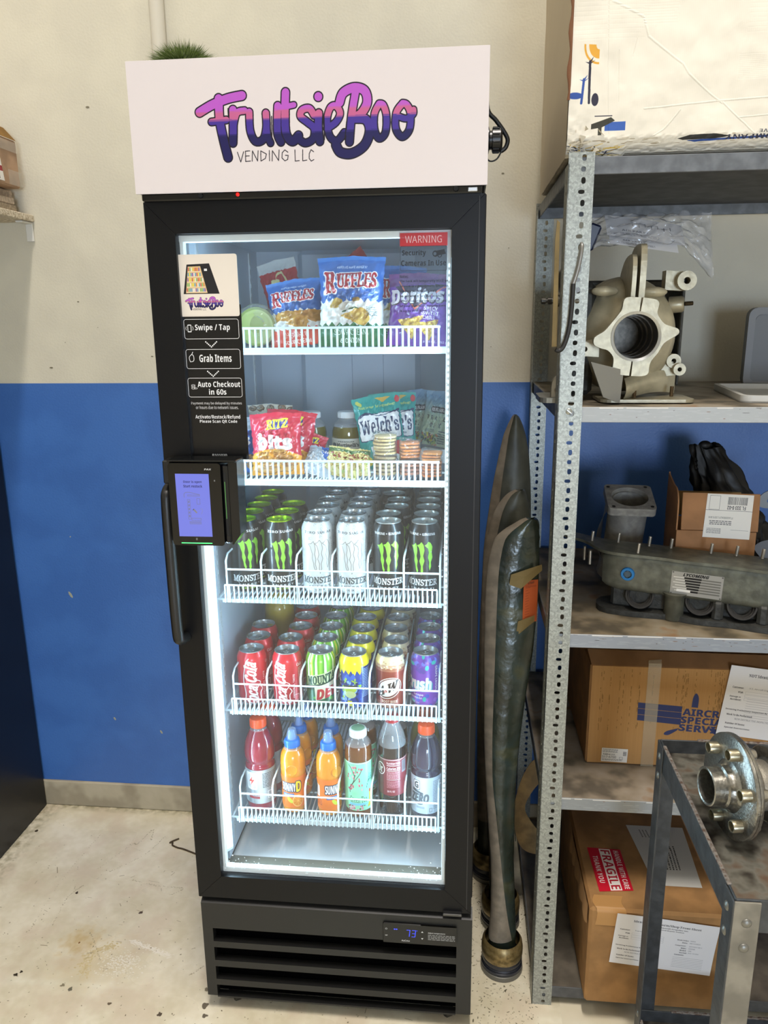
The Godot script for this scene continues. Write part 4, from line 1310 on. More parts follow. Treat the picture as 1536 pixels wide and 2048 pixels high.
func zig(y: float, amp: float, n: int, w: float, bottom: float) -> Array:
	var o := []
	for i in n * 2 + 1: o.append(Vector2(w * i / (n * 2.0), y + (amp if i % 2 else -amp)))
	o.append(Vector2(w, bottom)); o.append(Vector2(0, bottom))
	return o

func chip(p: Pic, x: float, y: float, s: float, turn: float, c := "#d2a94a") -> void:
	var o := []
	for q in [[-1.0, 0.0], [-0.5, -0.18], [0.0, -0.5], [0.5, -0.6], [0.95, -0.3], [1.0, 0.15], [0.7, 0.5], [0.2, 0.5], [-0.4, 0.2]]: o.append(Vector2(q[0], q[1]) * s)
	var a := []
	for q in curve(o, 5, true): a.append(q.rotated(turn) + Vector2(x, y))
	p.poly(a, H(c))
	for i in 9:
		var t := i / 9.0
		p.stroke([Vector2(-0.8 * s, 0).rotated(turn) + Vector2(x, y), Vector2(0.85 * s, lerpf(-0.45, 0.4, t) * s).rotated(turn) + Vector2(x, y)], s * 0.022, H(c).darkened(0.18))

func ridged_picture(flavour: String) -> ImageTexture:
	var p := Pic.new(420, 560, H("#2a62ae"))
	var low := H("#1c6a3c") if flavour == "green" else H("#d0432c")
	p.rect(0, 0, 420, 24, H("#3f78c0"))
	p.poly(zig(286, 12, 9, 420, 560), H("#e8eae6"))
	p.poly(zig(430, 12, 9, 420, 560), low)
	p.text("RUFFLES HAVE RIDGES!", 120, 66, 190, 16, H("#d8e4f4"))
	var a := Transform2D(Vector2(1, -0.03), Vector2(0, 1), Vector2(44, 0))
	p.text("R", -6, 106, 78, 132, H("#f2ecec"), true, true, a, 9.0); p.text("UFFLES", 80, 122, 252, 90, H("#f2ecec"), true, true, a, 9.0)
	p.text("R", -6, 106, 78, 132, H("#b4202e"), true, true, a, 2.0); p.text("UFFLES", 80, 122, 252, 90, H("#b4202e"), true, true, a, 2.0)
	if flavour == "green":
		chip(p, 110, 310, 52, -0.4, "#c2a54e"); p.oval(180, 320, 46, 26, H("#c9c6bc")); p.oval(250, 280, 26, 16, H("#a8843c"))
		p.stroke([Vector2(160, 352), Vector2(240, 330), Vector2(290, 342)], 10, H("#2f5c36")); p.stroke([Vector2(250, 340), Vector2(310, 356)], 8, H("#2f5c36"))
		chip(p, 240, 384, 92, 0.05)
		p.lines(316, 326, 70, 60, 5, H("#6a7a78"), rng)
		p.text("SOUR CREAM", 104, 462, 214, 30, H("#dfe8dc"), false); p.text("& ONION", 140, 508, 130, 30, H("#dfe8dc"))
	else:
		p.rect(60, 290, 360, 70, H("#b98436")); chip(p, 160, 330, 84, 0.1, "#c28f3a"); chip(p, 330, 330, 90, 0.2, "#b8802f")
		chip(p, 230, 386, 92, 0.05, "#c8923c")
		p.text("CHEDDAR &", 120, 458, 180, 34, H("#f2dcd2"), false); p.text("SOUR CREAM", 110, 508, 200, 30, H("#f2dcd2"))
	return p.tex()

func simple_picture(kind: String) -> ImageTexture:
	var p := Pic.new(360, 440, H("#a8222c"))
	var r := RandomNumberGenerator.new(); r.seed = kind.hash() % 997
	var white := H("#f2f0ee")
	match kind:
		"kettle":
			p.rect(0, 0, 360, 60, H("#b9bcbc"))
			p.stroke(curve([Vector2(150, 130), Vector2(170, 84), Vector2(220, 76), Vector2(254, 120)], 8), 14, H("#d8d29a"))
			p.text("K", 104, 112, 80, 150, H("#d8d29a"), true, true, Transform2D(), 4.0); p.text("ETTLE", 176, 150, 150, 86, H("#d8d29a"), true, true, Transform2D(), 3.0)
			p.text("BRAND", 150, 262, 120, 30, H("#d8d29a")); p.rect(0, 320, 360, 120, H("#8a1820"))
		"spicy":
			p.rect(0, 0, 360, 440, H("#6a2f9a"))
			p.poly([Vector2(0, 0), Vector2(360, 0), Vector2(360, 60), Vector2(0, 90)], H("#5a2a6a"))
			p.poly([Vector2(36, 90), Vector2(330, 70), Vector2(170, 240)], H("#2a1a3a"))
			p.stroke([Vector2(60, 60), Vector2(160, 228), Vector2(330, 86)], 8, H("#d86a4a"))
			p.text("Doritos", 22, 100, 310, 88, H("#1c1024"), true, false, Transform2D(Vector2(1, -0.05), Vector2(-0.05, 1), Vector2(4, 12)), 5.0)
			p.text("Doritos", 20, 98, 310, 86, H("#d9d6de"), true, false, Transform2D(Vector2(1, -0.05), Vector2(-0.05, 1), Vector2(4, 12)), 3.0)
			for i in 3: p.text(["SPICY", "SWEET", "CHILI"][i], 216 - i * 4, 204 + i * 28, [84, 92, 74][i], 22, white, true, false, Transform2D(Vector2(1, 0.06), Vector2(0, 1), Vector2(0, -10)))
			for k in [[60, 292, 0.1, 1.0], [170, 310, 0.5, 0.9]]:
				var a := []
				for q in [[0, 0], [150, -24], [86, 110]]: a.append(Vector2(q[0], q[1]) * k[3] + Vector2(k[0], k[1]))
				p.poly(a, H("#e0b53a"))
				for i in 70:
					var t := r.randf(); var v := r.randf() * (1 - t)
					var q: Vector2 = a[0] + (a[1] - a[0]) * t + (a[2] - a[0]) * v
					p.oval(q.x, q.y, 5, 3, H(["#f0cf5a", "#c8902a", "#a86a20"][i % 3]), r.randf() * 3)
			p.text("9 1/4 OZ. (262 g)", 210, 408, 140, 16, H("#d8c8e8"))
		"chili red":
			p.rect(0, 0, 360, 440, H("#b3202c")); p.poly([Vector2(0, 0), Vector2(140, 90), Vector2(0, 180)], H("#2a2024"))
			p.poly([Vector2(0, 0), Vector2(90, 0), Vector2(0, 70)], H("#8a1822"))
		"bits":
			for y in 440: p.rect(0, y, 360, 1, H("#d01f3e").lerp(H("#c01c38"), y / 300.0))
			p.oval(198, 84, 76, 38, H("#2a2a86"), -0.15)
			p.text("RITZ", 118, 52, 150, 62, H("#f4e23a"), true, true, Transform2D(Vector2(1, -0.1), Vector2(0, 1), Vector2(0, 18)), 2.5)
			p.text("b", 60, 150, 54, 106, white, true, false, Transform2D(), 7.0); p.text("its", 138, 160, 160, 98, white, true, false, Transform2D(), 7.0)
			p.poly(curve([Vector2(0, 290), Vector2(90, 262), Vector2(200, 256), Vector2(300, 282), Vector2(360, 310)], 6) + [Vector2(360, 440), Vector2(0, 440)], H("#e8a02a"))
			p.text("CHEESE", 48, 274, 84, 18, H("#7a4a14")); p.text("FLAVOR", 56, 298, 66, 14, H("#7a4a14"))
			for i in 26:
				var q := Vector2(60 + r.randf() * 240, 316 + r.randf() * 110)
				p.oval(q.x, q.y, 36, 17, H("#9a6224")); p.oval(q.x, q.y - 4, 34, 14, H(["#d09a4a", "#c48a3c", "#b87a30"][i % 3]))
			for i in 3: p.oval(212, 300 - i * 14, 46, 16, H("#a86c28")); p.oval(212, 296 - i * 14, 44, 12, H("#d8a452"))
			p.text("NEW LOOK", 300, 26, 46, 12, H("#f0b8c0"))
		"cookies":
			p.rect(0, 0, 360, 440, H("#e2d6c0"))
			for i in 24:
				var q := Vector2(20 + (i % 5) * 80 + r.randf() * 20, 20 + (i / 5) * 84 + r.randf() * 20)
				p.oval(q.x, q.y, 34, 26, H("#6a4a34"))
				p.oval(q.x, q.y, 27, 19, H("#9a7a5a"))
				for k in 5: p.oval(q.x + r.randfn(0, 12), q.y + r.randfn(0, 8), 5, 4, H("#2e1c14"))
		"blue cookies":
			p.rect(0, 0, 360, 440, H("#2a62b4"))
			p.rect(0, 0, 360, 110, H("#c8d4e0")); p.text("Chips", 40, 140, 280, 110, white, true, true, Transform2D(), 4.0); p.text("cookies", 60, 256, 220, 40, white)
			for i in 9:
				var q := Vector2(40 + (i % 4) * 94, 330 + (i / 4) * 50)
				p.oval(q.x, q.y, 44, 36, H("#b08048"))
				for k in 6: p.oval(q.x + r.randfn(0, 16), q.y + r.randfn(0, 12), 6, 5, H("#40281a"))
		"fruit":
			p.rect(0, 0, 360, 440, H("#149a92"))
			p.text("Fruit is our 1st ingredient!", 40, 64, 280, 22, H("#e0e47a"))
			p.oval(46, 40, 30, 16, H("#c8c860"), 0.8); p.poly([Vector2(170, 20), Vector2(290, 16), Vector2(230, 54)], H("#d2a84a")); p.oval(338, 40, 20, 26, H("#c8303c"))
			p.fill([round_rect(14, 118, 336, 160, 22)], H("#1d2f5a")); p.fill([round_rect(19, 122, 326, 151, 20)], white)
			p.poly(curve([Vector2(14, 130), Vector2(90, 104), Vector2(200, 136), Vector2(350, 104)], 6) + [Vector2(350, 118), Vector2(200, 142), Vector2(90, 116), Vector2(14, 140)], H("#1d2f5a"))
			p.text("Welch's", 30, 146, 304, 92, H("#1d2f5a"), true, true, Transform2D(), 1.2)
			p.text("FAMILY FARMER OWNED", 110, 246, 180, 12, H("#1d2f5a"))
			p.rect(110, 280, 170, 30, H("#0f7a74")); p.text("ISLAND FRUITS", 122, 287, 146, 16, white)
			p.poly([Vector2(96, 312), Vector2(348, 312), Vector2(330, 440), Vector2(110, 440)], H("#dfe6ea"))
			p.text("Fruit", 150, 322, 110, 44, H("#26365c"), false, true); p.text("snacks", 130, 374, 150, 40, H("#26365c"), false, true)
			p.oval(304, 336, 40, 44, H("#c8303c")); p.oval(50, 386, 44, 30, H("#d8c23a"), 0.6); p.oval(320, 412, 34, 26, H("#5aa040"), 0.4)
		"trail":
			for y in 440: p.rect(0, y, 360, 1, H("#6a93b4").lerp(H("#a8b89a"), clampf((y - 60) / 160.0, 0, 1)))
			p.rect(96, 130, 176, 48, H("#14202c")); p.text("KIRKLAND", 106, 142, 156, 24, white)
			for i in 5: p.text("TRAIL"[i], 56 + i * 54, 202, 26 if i != 3 else 7, 38, H("#1c2a34"))
			for i in 3: p.text("MIX"[i], 112 + i * 54, 258, 32 if i != 1 else 8, 38, H("#1c2a34"))
			p.lines(60, 312, 120, 24, 3, H("#41545a"), r)
			for i in 60: p.oval(20 + r.randf() * 200, 350 + r.randf() * 84, 16, 8, H(["#3f5a4a", "#8aa04a", "#c8b83a", "#4a5a70", "#a86a4a"][i % 5]), r.randf() * 3)
			for i in 6: p.stroke([Vector2(236, 324 + i * 18), Vector2(312, 324 + i * 18)], 8, H("#46525e"))
		"packet":
			p.rect(0, 0, 360, 440, H("#cfc07a"))
			for i in 90: p.oval(r.randf() * 360, r.randf() * 440, 24, 9, H(["#e0d49a", "#b8a050", "#9aa858", "#d8c88a"][i % 4]), r.randf() * 3)
			p.rect(0, 40, 360, 90, H("#4f7a4a")); p.text("crisps", 70, 62, 220, 50, H("#f0ead0"), true, true)
			for i in 12: p.oval(r.randf() * 360, 150 + r.randf() * 80, 20, 12, H("#9a4a3a"), r.randf())
		"blue packet":
			p.rect(0, 0, 360, 440, H("#b8c6d2"))
			p.poly([Vector2(120, 0), Vector2(360, 0), Vector2(360, 300), Vector2(200, 200)], H("#2a6ac8"))
			p.poly([Vector2(240, 0), Vector2(360, 0), Vector2(360, 240), Vector2(290, 160)], H("#1d3a8a"))
			for i in 120: p.oval(r.randf() * 220, 100 + r.randf() * 340, 12, 6, H(["#d8e0e6", "#9ab0c0", "#eef2f4"][i % 3]), r.randf() * 3)
			p.text("mini", 210, 90, 110, 50, white)
	return p.tex()

func bottle_picture(kind: String) -> ImageTexture:
	var p := Pic.new(560, 200, H("#8e9396"))
	var r := RandomNumberGenerator.new(); r.seed = 44
	var white := H("#f4f4f2")
	match kind:
		"red sport":
			for x in 560: p.rect(x, 0, 1, 200, H("#8e9599").lerp(H("#c2c8ca"), 0.5 + 0.5 * sin(x * 0.045)))
			p.fill([round_rect(216, 14, 74, 104, 10)], white)
			p.text("G", 224, 22, 56, 86, H("#d8d8d8"), true, false, Transform2D(), 2.0)
			p.poly([Vector2(262, 34), Vector2(236, 70), Vector2(254, 68), Vector2(244, 96), Vector2(274, 56), Vector2(256, 58)], H("#d8402c"))
			p.lines(322, 20, 110, 90, 10, H("#4a5054"), r); p.frame(352, 130, 40, 44, 3, white); p.text("20 FL OZ", 232, 140, 70, 12, H("#9c2a34")); p.rect(232, 156, 70, 14, H("#9c2a34"))
		"orange drink":
			p.rect(0, 0, 560, 200, H("#ea7a1e"))
			p.text("SUNNY", 188, 42, 116, 52, H("#16244a"), true, false, Transform2D(), 7.0); p.text("SUNNY", 188, 42, 116, 52, white, true, false, Transform2D(), 1.0)
			p.text("D", 308, 30, 38, 68, H("#16244a"), true, false, Transform2D(), 7.0); p.text("D", 308, 30, 38, 68, H("#f4d51e"), true, false, Transform2D(), 2.0)
			p.rect(196, 108, 94, 22, H("#2a52a8")); p.text("TANGY ORIGINAL", 200, 112, 86, 13, white)
			p.oval(318, 156, 42, 38, H("#f0c070")); p.oval(318, 156, 36, 32, H("#e08a1a"))
			for i in 8: p.stroke([Vector2(318, 156), Vector2(318 + cos(i * 0.785) * 34, 156 + sin(i * 0.785) * 30)], 2, H("#f4b860"))
			p.oval(258, 150, 26, 12, H("#c8d23c"), 0.7)
			p.rect(60, 50, 74, 70, white); p.lines(66, 56, 62, 60, 7, H("#a05a30"), r); p.lines(40, 136, 120, 40, 4, H("#a03a20"), r)
		"tea":
			for y in 200: p.rect(0, y, 560, 1, H("#86dcb0").lerp(H("#98e4bc"), y / 200.0))
			p.rect(0, 0, 560, 5, H("#bff0d4"))
			p.stroke(curve([Vector2(222, 124), Vector2(224, 104), Vector2(248, 80), Vector2(258, 50)], 6), 5, H("#3a2c2c"))
			p.stroke([Vector2(248, 82), Vector2(290, 46), Vector2(304, 26)], 3, H("#3a2c2c")); p.stroke([Vector2(256, 56), Vector2(232, 22), Vector2(214, 12)], 3, H("#3a2c2c")); p.stroke([Vector2(262, 54), Vector2(268, 18)], 2.5, H("#3a2c2c"))
			for i in 34:
				var q := Vector2(206 + r.randf() * 100, 12 + r.randf() * 100)
				p.oval(q.x, q.y, 5, 4, H(["#d0506e", "#e89ab0", "#b83a58"][i % 3]), r.randf() * 3)
			for i in 24: p.oval(210 + r.randf() * 120, 176 + r.randf() * 22, 6, 4, H(["#d88aa0", "#e8b0c0", "#7a4a50"][i % 3]))
			p.text("Green Tea", 222, 140, 114, 26, H("#1c3a34"), false, true); p.rect(218, 168, 122, 10, H("#7ac4d8"))
			p.poly([Vector2(352, 116), Vector2(362, 116), Vector2(364, 170), Vector2(374, 186), Vector2(340, 190), Vector2(352, 170)], H("#d8c23a")); p.oval(357, 122, 7, 7, H("#c8503a"))
			p.text("AriZona", 344, 44, 90, 34, H("#2a8a9a"), false, true); for i in 5: p.oval(330 + r.randf() * 40, 60 + r.randf() * 50, 3, 5, H("#2a7a6a"))
		"spiced cola":
			p.rect(0, 0, 560, 200, H("#7c2230")); p.rect(0, 0, 230, 200, H("#5c1a26")); p.rect(0, 2, 560, 6, H("#b09a9c"))
			p.fill([disc(Vector2(206, 60), 34, 24), disc(Vector2(206, 60), 29, 24)], white); p.text("Dr", 180, 40, 44, 40, white, true, true)
			p.text("Nutrition Facts", 252, 16, 88, 13, white); p.rect(252, 34, 88, 3, white); p.text("Calories 250", 252, 44, 88, 14, white); p.rect(252, 62, 88, 3, white)
			p.lines(252, 70, 86, 40, 6, H("#d0a0a6"), r); p.rect(252, 112, 88, 2, white); p.lines(252, 120, 82, 40, 6, H("#b88088"), r)
			p.rect(352, 14, 40, 66, H("#8a8a92")); p.lines(356, 20, 32, 52, 7, H("#3a2a30"), r); p.text("20 FL OZ", 254, 172, 50, 10, white)
		"zero sport":
			p.rect(0, 0, 560, 200, H("#c2d2de"))
			p.fill([round_rect(230, 18, 44, 54, 8)], H("#4c545c")); p.fill([round_rect(233, 21, 38, 48, 7)], H("#eef2f4"))
			p.text("G", 240, 28, 24, 34, H("#3a4248"), true, false, Transform2D(), 1.0)
			p.poly([Vector2(220, 66), Vector2(292, 84), Vector2(296, 92), Vector2(222, 82)], H("#4c545c"))
			p.text("ZERO", 214, 92, 110, 46, H("#5a646c"), true, false, Transform2D(Vector2(1, 0), Vector2(-0.12, 1), Vector2(16, 0)), 2.5); p.oval(268, 142, 26, 10, H("#5a646c"))
			p.lines(352, 20, 60, 160, 18, H("#8a9aa8"), r); p.rect(252, 160, 50, 12, H("#9aa8b4")); p.frame(330, 168, 18, 22, 2, H("#5a646c"))
		"juice":
			p.rect(0, 0, 560, 200, H("#e2e4de"))
			p.text("Martinelli's", 214, 50, 128, 40, H("#1c2a30"), false, true, Transform2D(), 1.0); p.oval(194, 72, 18, 24, H("#3a4a5a"))
			p.text("PREMIUM", 224, 26, 90, 12, H("#41545a")); p.text("Apple Juice", 216, 104, 118, 26, H("#a02a2c"), true, true)
			p.lines(358, 30, 100, 130, 9, H("#6a7278"), r); p.rect(0, 186, 560, 6, H("#a02a2c"))
	return p.tex()

# body radius profile as [r, y] pairs; band = [y0, y1] of the wrapped label
func make_bottle(called: String, label: String, prof: Array, liquid: Material, fill_to: float, band: Array, pic: Texture2D, cap_r: float, cap_h: float, cap: String, nozzle := "") -> Node3D:
	var t := thing(called, label, "bottle")
	var pr := []
	for q in prof: pr.append(Vector2(q[0], q[1]))
	var sm := curve(pr, 4)
	for i in sm.size(): sm[i].x = maxf(sm[i].x, 0.0)
	var low := []; var high := []
	for q in sm:
		if q.y <= fill_to: low.append(q)
	var glass := clear(Color(0.86, 0.88, 0.9), 0.22, 0.05)
	for q in sm:
		if q.y >= fill_to - 0.004: high.append(q)
	var g := Geo.new()
	var body := [Vector2(0, 0.002)] + low
	body.append(Vector2(0, low[low.size() - 1].y))
	g.lathe(body, 28, -PI, PI, 0.5)
	part(t, "filled_body", g, liquid)
	if high.size() > 2:
		g = Geo.new()
		var up := []
		for q in high: up.append(q + Vector2(0.0006, 0))
		g.lathe(up, 28, -PI, PI, 0.5)
		part(t, "clear_neck", g, glass)
	var top: float = pr[pr.size() - 1].y
	if pic:
		g = Geo.new()
		var wrap := [] 
		for q in sm:
			if q.y >= band[0] and q.y <= band[1]: wrap.append(q + Vector2(0.0007, 0))
		g.lathe(wrap, 32, -PI, PI, 0.3)
		part(t, "label_wrap", g, mat(pic, 0.3, 0.0, {"clearcoat_enabled": true, "clearcoat": 0.4}))
	g = Geo.new(); g.xf.origin.y = top - 0.004
	g.lathe([Vector2(cap_r * 0.9, 0), Vector2(cap_r, 0.0015), Vector2(cap_r, cap_h * 0.82), Vector2(cap_r * 0.93, cap_h * 0.96), Vector2(cap_r * 0.8, cap_h), Vector2(0, cap_h)], 26)
	for i in 30:
		var a := TAU * i / 30
		g.box(Vector3(sin(a) * cap_r, cap_h * 0.42, cos(a) * cap_r), Vector3(0.0007, cap_h * 0.7, 0.0007), 0.0, Basis(Vector3.UP, a))
	var c := part(t, "cap", g, mat(cap, 0.35))
	if nozzle:
		g = Geo.new(); g.xf.origin.y = top - 0.004 + cap_h
		g.lathe([Vector2(0.0085, -0.001), Vector2(0.0085, 0.008), Vector2(0.0065, 0.013), Vector2(0.0065, 0.018), Vector2(0.004, 0.0195), Vector2(0, 0.0195)], 20)
		part(c, "spout", g, mat("#2f86dc", 0.3))
		g = Geo.new(); g.xf.origin.y = top - 0.004 + cap_h
		g.lathe([Vector2(0.0118, 0.0), Vector2(0.0112, 0.012), Vector2(0.0085, 0.024), Vector2(0.005, 0.0255), Vector2(0, 0.0255)], 20)
		part(c, "dust_cover", g, clear(Color(0.8, 0.9, 1.0), 0.25, 0.05))
	return t

func cracker_pack(label: String, at: Vector3, n: int, w: float, th: float, square: bool, tones: Array, turn: float, group: String) -> void:
	var t := thing("cracker_pack", label, "crackers", at, turn, group)
	var r := RandomNumberGenerator.new(); r.seed = int(at.x * 10000) + int(at.y * 1000)
	for i in n:
		var g := Geo.new()
		var o := PackedVector2Array()
		var m := 40
		for k in m:
			var a := TAU * k / m
			var e := w * 0.5
			if square: e *= minf(1.0 / maxf(absf(cos(a)), absf(sin(a))), 1.22)
			o.append(Vector2(cos(a), sin(a)) * e * (1.0 + 0.02 * (k % 2)))
		g.xf = Transform3D(Basis(Vector3.RIGHT, -PI / 2), Vector3.ZERO)
		g.prism(o, th * 0.62)
		var c := part(t, "cracker", g, speck(Color.html(tones[i % tones.size()]).lightened(0.15).to_html(false), 0.08, 20.0, 0.8, 0.0, 0.04), Vector3(r.randfn(0, 0.0008), 0.0012 + i * th, r.randfn(0, 0.0008)))
		c.rotation = Vector3(r.randfn(0, 0.02), r.randf() * 0.3, r.randfn(0, 0.02))
	var g2 := Geo.new()
	var nz := FastNoiseLite.new(); nz.seed = 17; nz.frequency = 1.4
	var hh := n * th + 0.003
	g2.grid(func(a: float, b: float) -> Vector3:
		var an := a * TAU
		var e := w * 0.545
		if square: e *= minf(1.0 / maxf(absf(cos(an)), absf(sin(an))), 1.24)
		if b > 0.9: e *= (1.0 - b) * 10.0
		var k := nz.get_noise_3d(cos(an) * 3.0, b * 12.0, sin(an) * 3.0) * 0.0022
		return Vector3(sin(an) * (e + k), 0.0006 + minf(b / 0.9, 1.0) * hh + (0.004 * sin(an * 2.0) if b > 0.8 else 0.0) * (1.0 - b) * 5.0, cos(an) * (e + k)), 40, 24)
	part(t, "clear_wrapper", g2, clear(Color(0.95, 0.95, 0.93), 0.06, 0.08))

func build_stock() -> void:
	var s1 := 1.4925; var s2 := 1.2355; var s3 := 0.9785; var s4 := 0.7195; var s5 := 0.4515
	# --- third shelf: tall energy drink cans
	var pg := tall_picture("green"); var pw := tall_picture("white"); var pb := tall_picture("black")
	var gg := "tall energy drink cans on the middle shelf"
	var c := make_can("energy_drink_can", "", pg, 0.157, H("#a6cf1c"), gg)
	can_column(c, "energy_drink_can", 5, [0.104], -0.152, s3, 0.0662, 0.5, "tall dark can with lime lid", "leftmost column of the middle shelf", gg)
	can_column(c, "energy_drink_can", 3, [0.182], -0.153, s3, 0.0725, 0.3, "tall dark can with lime lid", "second column of the middle shelf", gg, false)
	c = make_can("energy_drink_can", "", pw, 0.157, Color.WHITE, gg)
	can_column(c, "energy_drink_can", 6, [0.263, 0.258], -0.152, s3, 0.0662, 0.25, "tall white can", "third column of the middle shelf", gg)
	can_column(c, "energy_drink_can", 6, [0.337, 0.333], -0.152, s3, 0.0662, 0.05, "tall white can", "fourth column of the middle shelf", gg, false)
	c = make_can("energy_drink_can", "", pb, 0.157, H("#c4cac8"), gg)
	can_column(c, "energy_drink_can", 6, [0.415, 0.409, 0.422, 0.422, 0.404, 0.419], -0.152, s3, 0.0664, 0.0, "tall black can with silver lid", "fifth column of the middle shelf", gg)
	can_column(c, "energy_drink_can", 6, [0.491, 0.492, 0.493], -0.152, s3, 0.0664, -0.2, "tall black can with silver lid", "rightmost column of the middle shelf", gg, false)
	# --- fourth shelf: soda cans
	gg = "soda cans on the fourth shelf down"
	c = make_can("soda_can", "", can_picture("cola"), 0.122, Color.WHITE, gg)
	can_column(c, "soda_can", 3, [0.109, 0.107, 0.101], -0.142, s4, 0.07, 0.35, "red cola can", "leftmost soda can column", gg)
	can_column(c, "soda_can", 5, [0.189, 0.183, 0.192, 0.192, 0.181], -0.141, s4, 0.0676, -0.1, "red cola can", "second soda can column", gg, false)
	c = make_can("soda_can", "", can_picture("citrus"), 0.122, Color.WHITE, gg)
	can_column(c, "soda_can", 5, [0.263, 0.263, 0.265, 0.265, 0.268], -0.146, s4, 0.0676, 0.42, "green striped citrus soda can", "third soda can column", gg)
	c = make_can("soda_can", "", can_picture("lemon tea"), 0.122, Color.WHITE, gg)
	can_column(c, "soda_can", 5, [0.338, 0.344, 0.342, 0.338, 0.347], -0.141, s4, 0.0676, 0.05, "yellow and blue lemon drink can", "fourth soda can column", gg)
	c = make_can("soda_can", "", can_picture("root beer"), 0.122, Color.WHITE, gg)
	can_column(c, "soda_can", 5, [0.418, 0.425, 0.418, 0.418, 0.426], -0.145, s4, 0.068, 0.0, "brown root beer can", "fifth soda can column", gg)
	c = make_can("soda_can", "", can_picture("grape"), 0.122, Color.WHITE, gg)
	can_column(c, "soda_can", 4, [0.494, 0.496, 0.497, 0.497], -0.158, s4, 0.0685, -0.42, "purple grape soda can", "rightmost soda can column", gg)
	# --- bottom shelf: bottles
	var red := mat("#8c1730", 0.12, 0.0, {"clearcoat_enabled": true, "clearcoat": 0.7, "clearcoat_roughness": 0.05, "subsurf_scatter_enabled": true, "subsurf_scatter_strength": 0.4})
	var sport := [[0.026, 0.0], [0.033, 0.008], [0.034, 0.03], [0.0335, 0.06], [0.034, 0.1], [0.0335, 0.112], [0.031, 0.12], [0.0345, 0.132], [0.034, 0.152], [0.03, 0.172], [0.022, 0.19], [0.0175, 0.198], [0.0165, 0.206]]
	var b := make_bottle("sports_drink_bottle", "red sports drink bottle with an orange cap and silver label, front row leftmost", sport, red, 0.199, [0.022, 0.109], bottle_picture("red sport"), 0.0185, 0.022, "#e8521e")
	b.position = Vector3(0.116, s5, -0.137); b.rotation.y = -0.1; b.set_meta("group", "drink bottles on the bottom shelf")
	var bg := "drink bottles on the bottom shelf"
	dup(b, "sports_drink_bottle", Vector3(0.118, s5, -0.21), 2.2, "red sports drink bottle standing behind the front red one", bg)
	var juice := mat("#e2921c", 0.2, 0.0, {"clearcoat_enabled": true, "clearcoat": 0.6, "clearcoat_roughness": 0.08, "subsurf_scatter_enabled": true, "subsurf_scatter_strength": 0.3})
	var sunny := [[0.02, 0.0], [0.0262, 0.006], [0.0272, 0.03], [0.0262, 0.06], [0.0265, 0.075], [0.0282, 0.09], [0.0285, 0.11], [0.0282, 0.128], [0.026, 0.142], [0.0205, 0.153], [0.016, 0.158], [0.0155, 0.163]]
	var sp := bottle_picture("orange drink")
	b = make_bottle("orange_drink_bottle", "orange drink bottle with blue spout cap, left of the front orange pair", sunny, juice, 0.158, [0.014, 0.098], sp, 0.0175, 0.018, "#1f77d2", "y")
	b.position = Vector3(0.194, s5, -0.132); b.rotation.y = 0.1; b.set_meta("group", bg)
	for k in [["1", 0.072, 0.0003]]:
		var g := Geo.new()
		g.xf = Transform3D(Basis(Vector3.RIGHT, PI / 2), Vector3(0, 0.112, 0.0272))
		g.lathe([Vector2(0.013, -0.003), Vector2(0.013, 0.0006), Vector2(0.0122, 0.0014), Vector2(0.011, 0.0008), Vector2(0.0, 0.0014)], 28)
		part(b, "moulded_badge", g, juice)
	dup(b, "orange_drink_bottle", Vector3(0.277, s5, -0.128), 0.85, "orange drink bottle with blue spout cap, right of the front orange pair", bg)
	dup(b, "orange_drink_bottle", Vector3(0.196, s5, -0.196), 0.9, "orange drink bottle directly behind the left front orange one", bg)
	dup(b, "orange_drink_bottle", Vector3(0.272, s5, -0.196), -0.4, "orange drink bottle directly behind the right front orange one", bg)
	dup(b, "orange_drink_bottle", Vector3(0.2, s5, -0.26), 0.5, "orange drink bottle third back in the left orange row", bg)
	var amber := mat("#6a3c14", 0.08, 0.0, {"clearcoat_enabled": true, "clearcoat": 0.8, "clearcoat_roughness": 0.04, "subsurf_scatter_enabled": true, "subsurf_scatter_strength": 0.3})
	var tea := [[0.024, 0.0], [0.03, 0.004], [0.0312, 0.02], [0.0312, 0.14], [0.031, 0.152], [0.0295, 0.168], [0.025, 0.18], [0.019, 0.188], [0.017, 0.195]]
	b = make_bottle("tea_bottle", "green tea bottle with a mint label of cherry blossom and a white cap", tea, amber, 0.178, [0.012, 0.146], bottle_picture("tea"), 0.0192, 0.019, "#dfe6e2")
	b.position = Vector3(0.3445, s5, -0.133); b.rotation.y = 0.1; b.set_meta("group", bg)
	var seal := Geo.new(); seal.xf.origin.y = 0.2101
	seal.lathe([Vector2(0.015, 0), Vector2(0.0, 0.0004)], 20)
	part(b.get_node("cap"), "printed_seal", seal, mat("#7fb08e", 0.5))
	dup(b, "tea_bottle", Vector3(0.347, s5, -0.205), 0.8, "green tea bottle behind the front mint-labelled one", bg)
	var dark := mat("#1a0d0c", 0.06, 0.0, {"clearcoat_enabled": true, "clearcoat": 0.8, "clearcoat_roughness": 0.04})
	var soda := [[0.02, 0.0], [0.03, 0.008], [0.0305, 0.03], [0.0312, 0.06], [0.0312, 0.13], [0.0312, 0.165], [0.0295, 0.185], [0.024, 0.205], [0.0165, 0.222], [0.0135, 0.232]]
	b = make_bottle("cola_bottle", "tall dark cola bottle with a maroon label between the tea and the pale zero bottle", soda, dark, 0.176, [0.052, 0.158], bottle_picture("spiced cola"), 0.0155, 0.016, "#a8222c")
	b.position = Vector3(0.4205, s5, -0.137); b.set_meta("group", bg)
	dup(b, "cola_bottle", Vector3(0.418, s5, -0.21), 1.0, "dark cola bottle behind the front maroon-labelled one", bg)
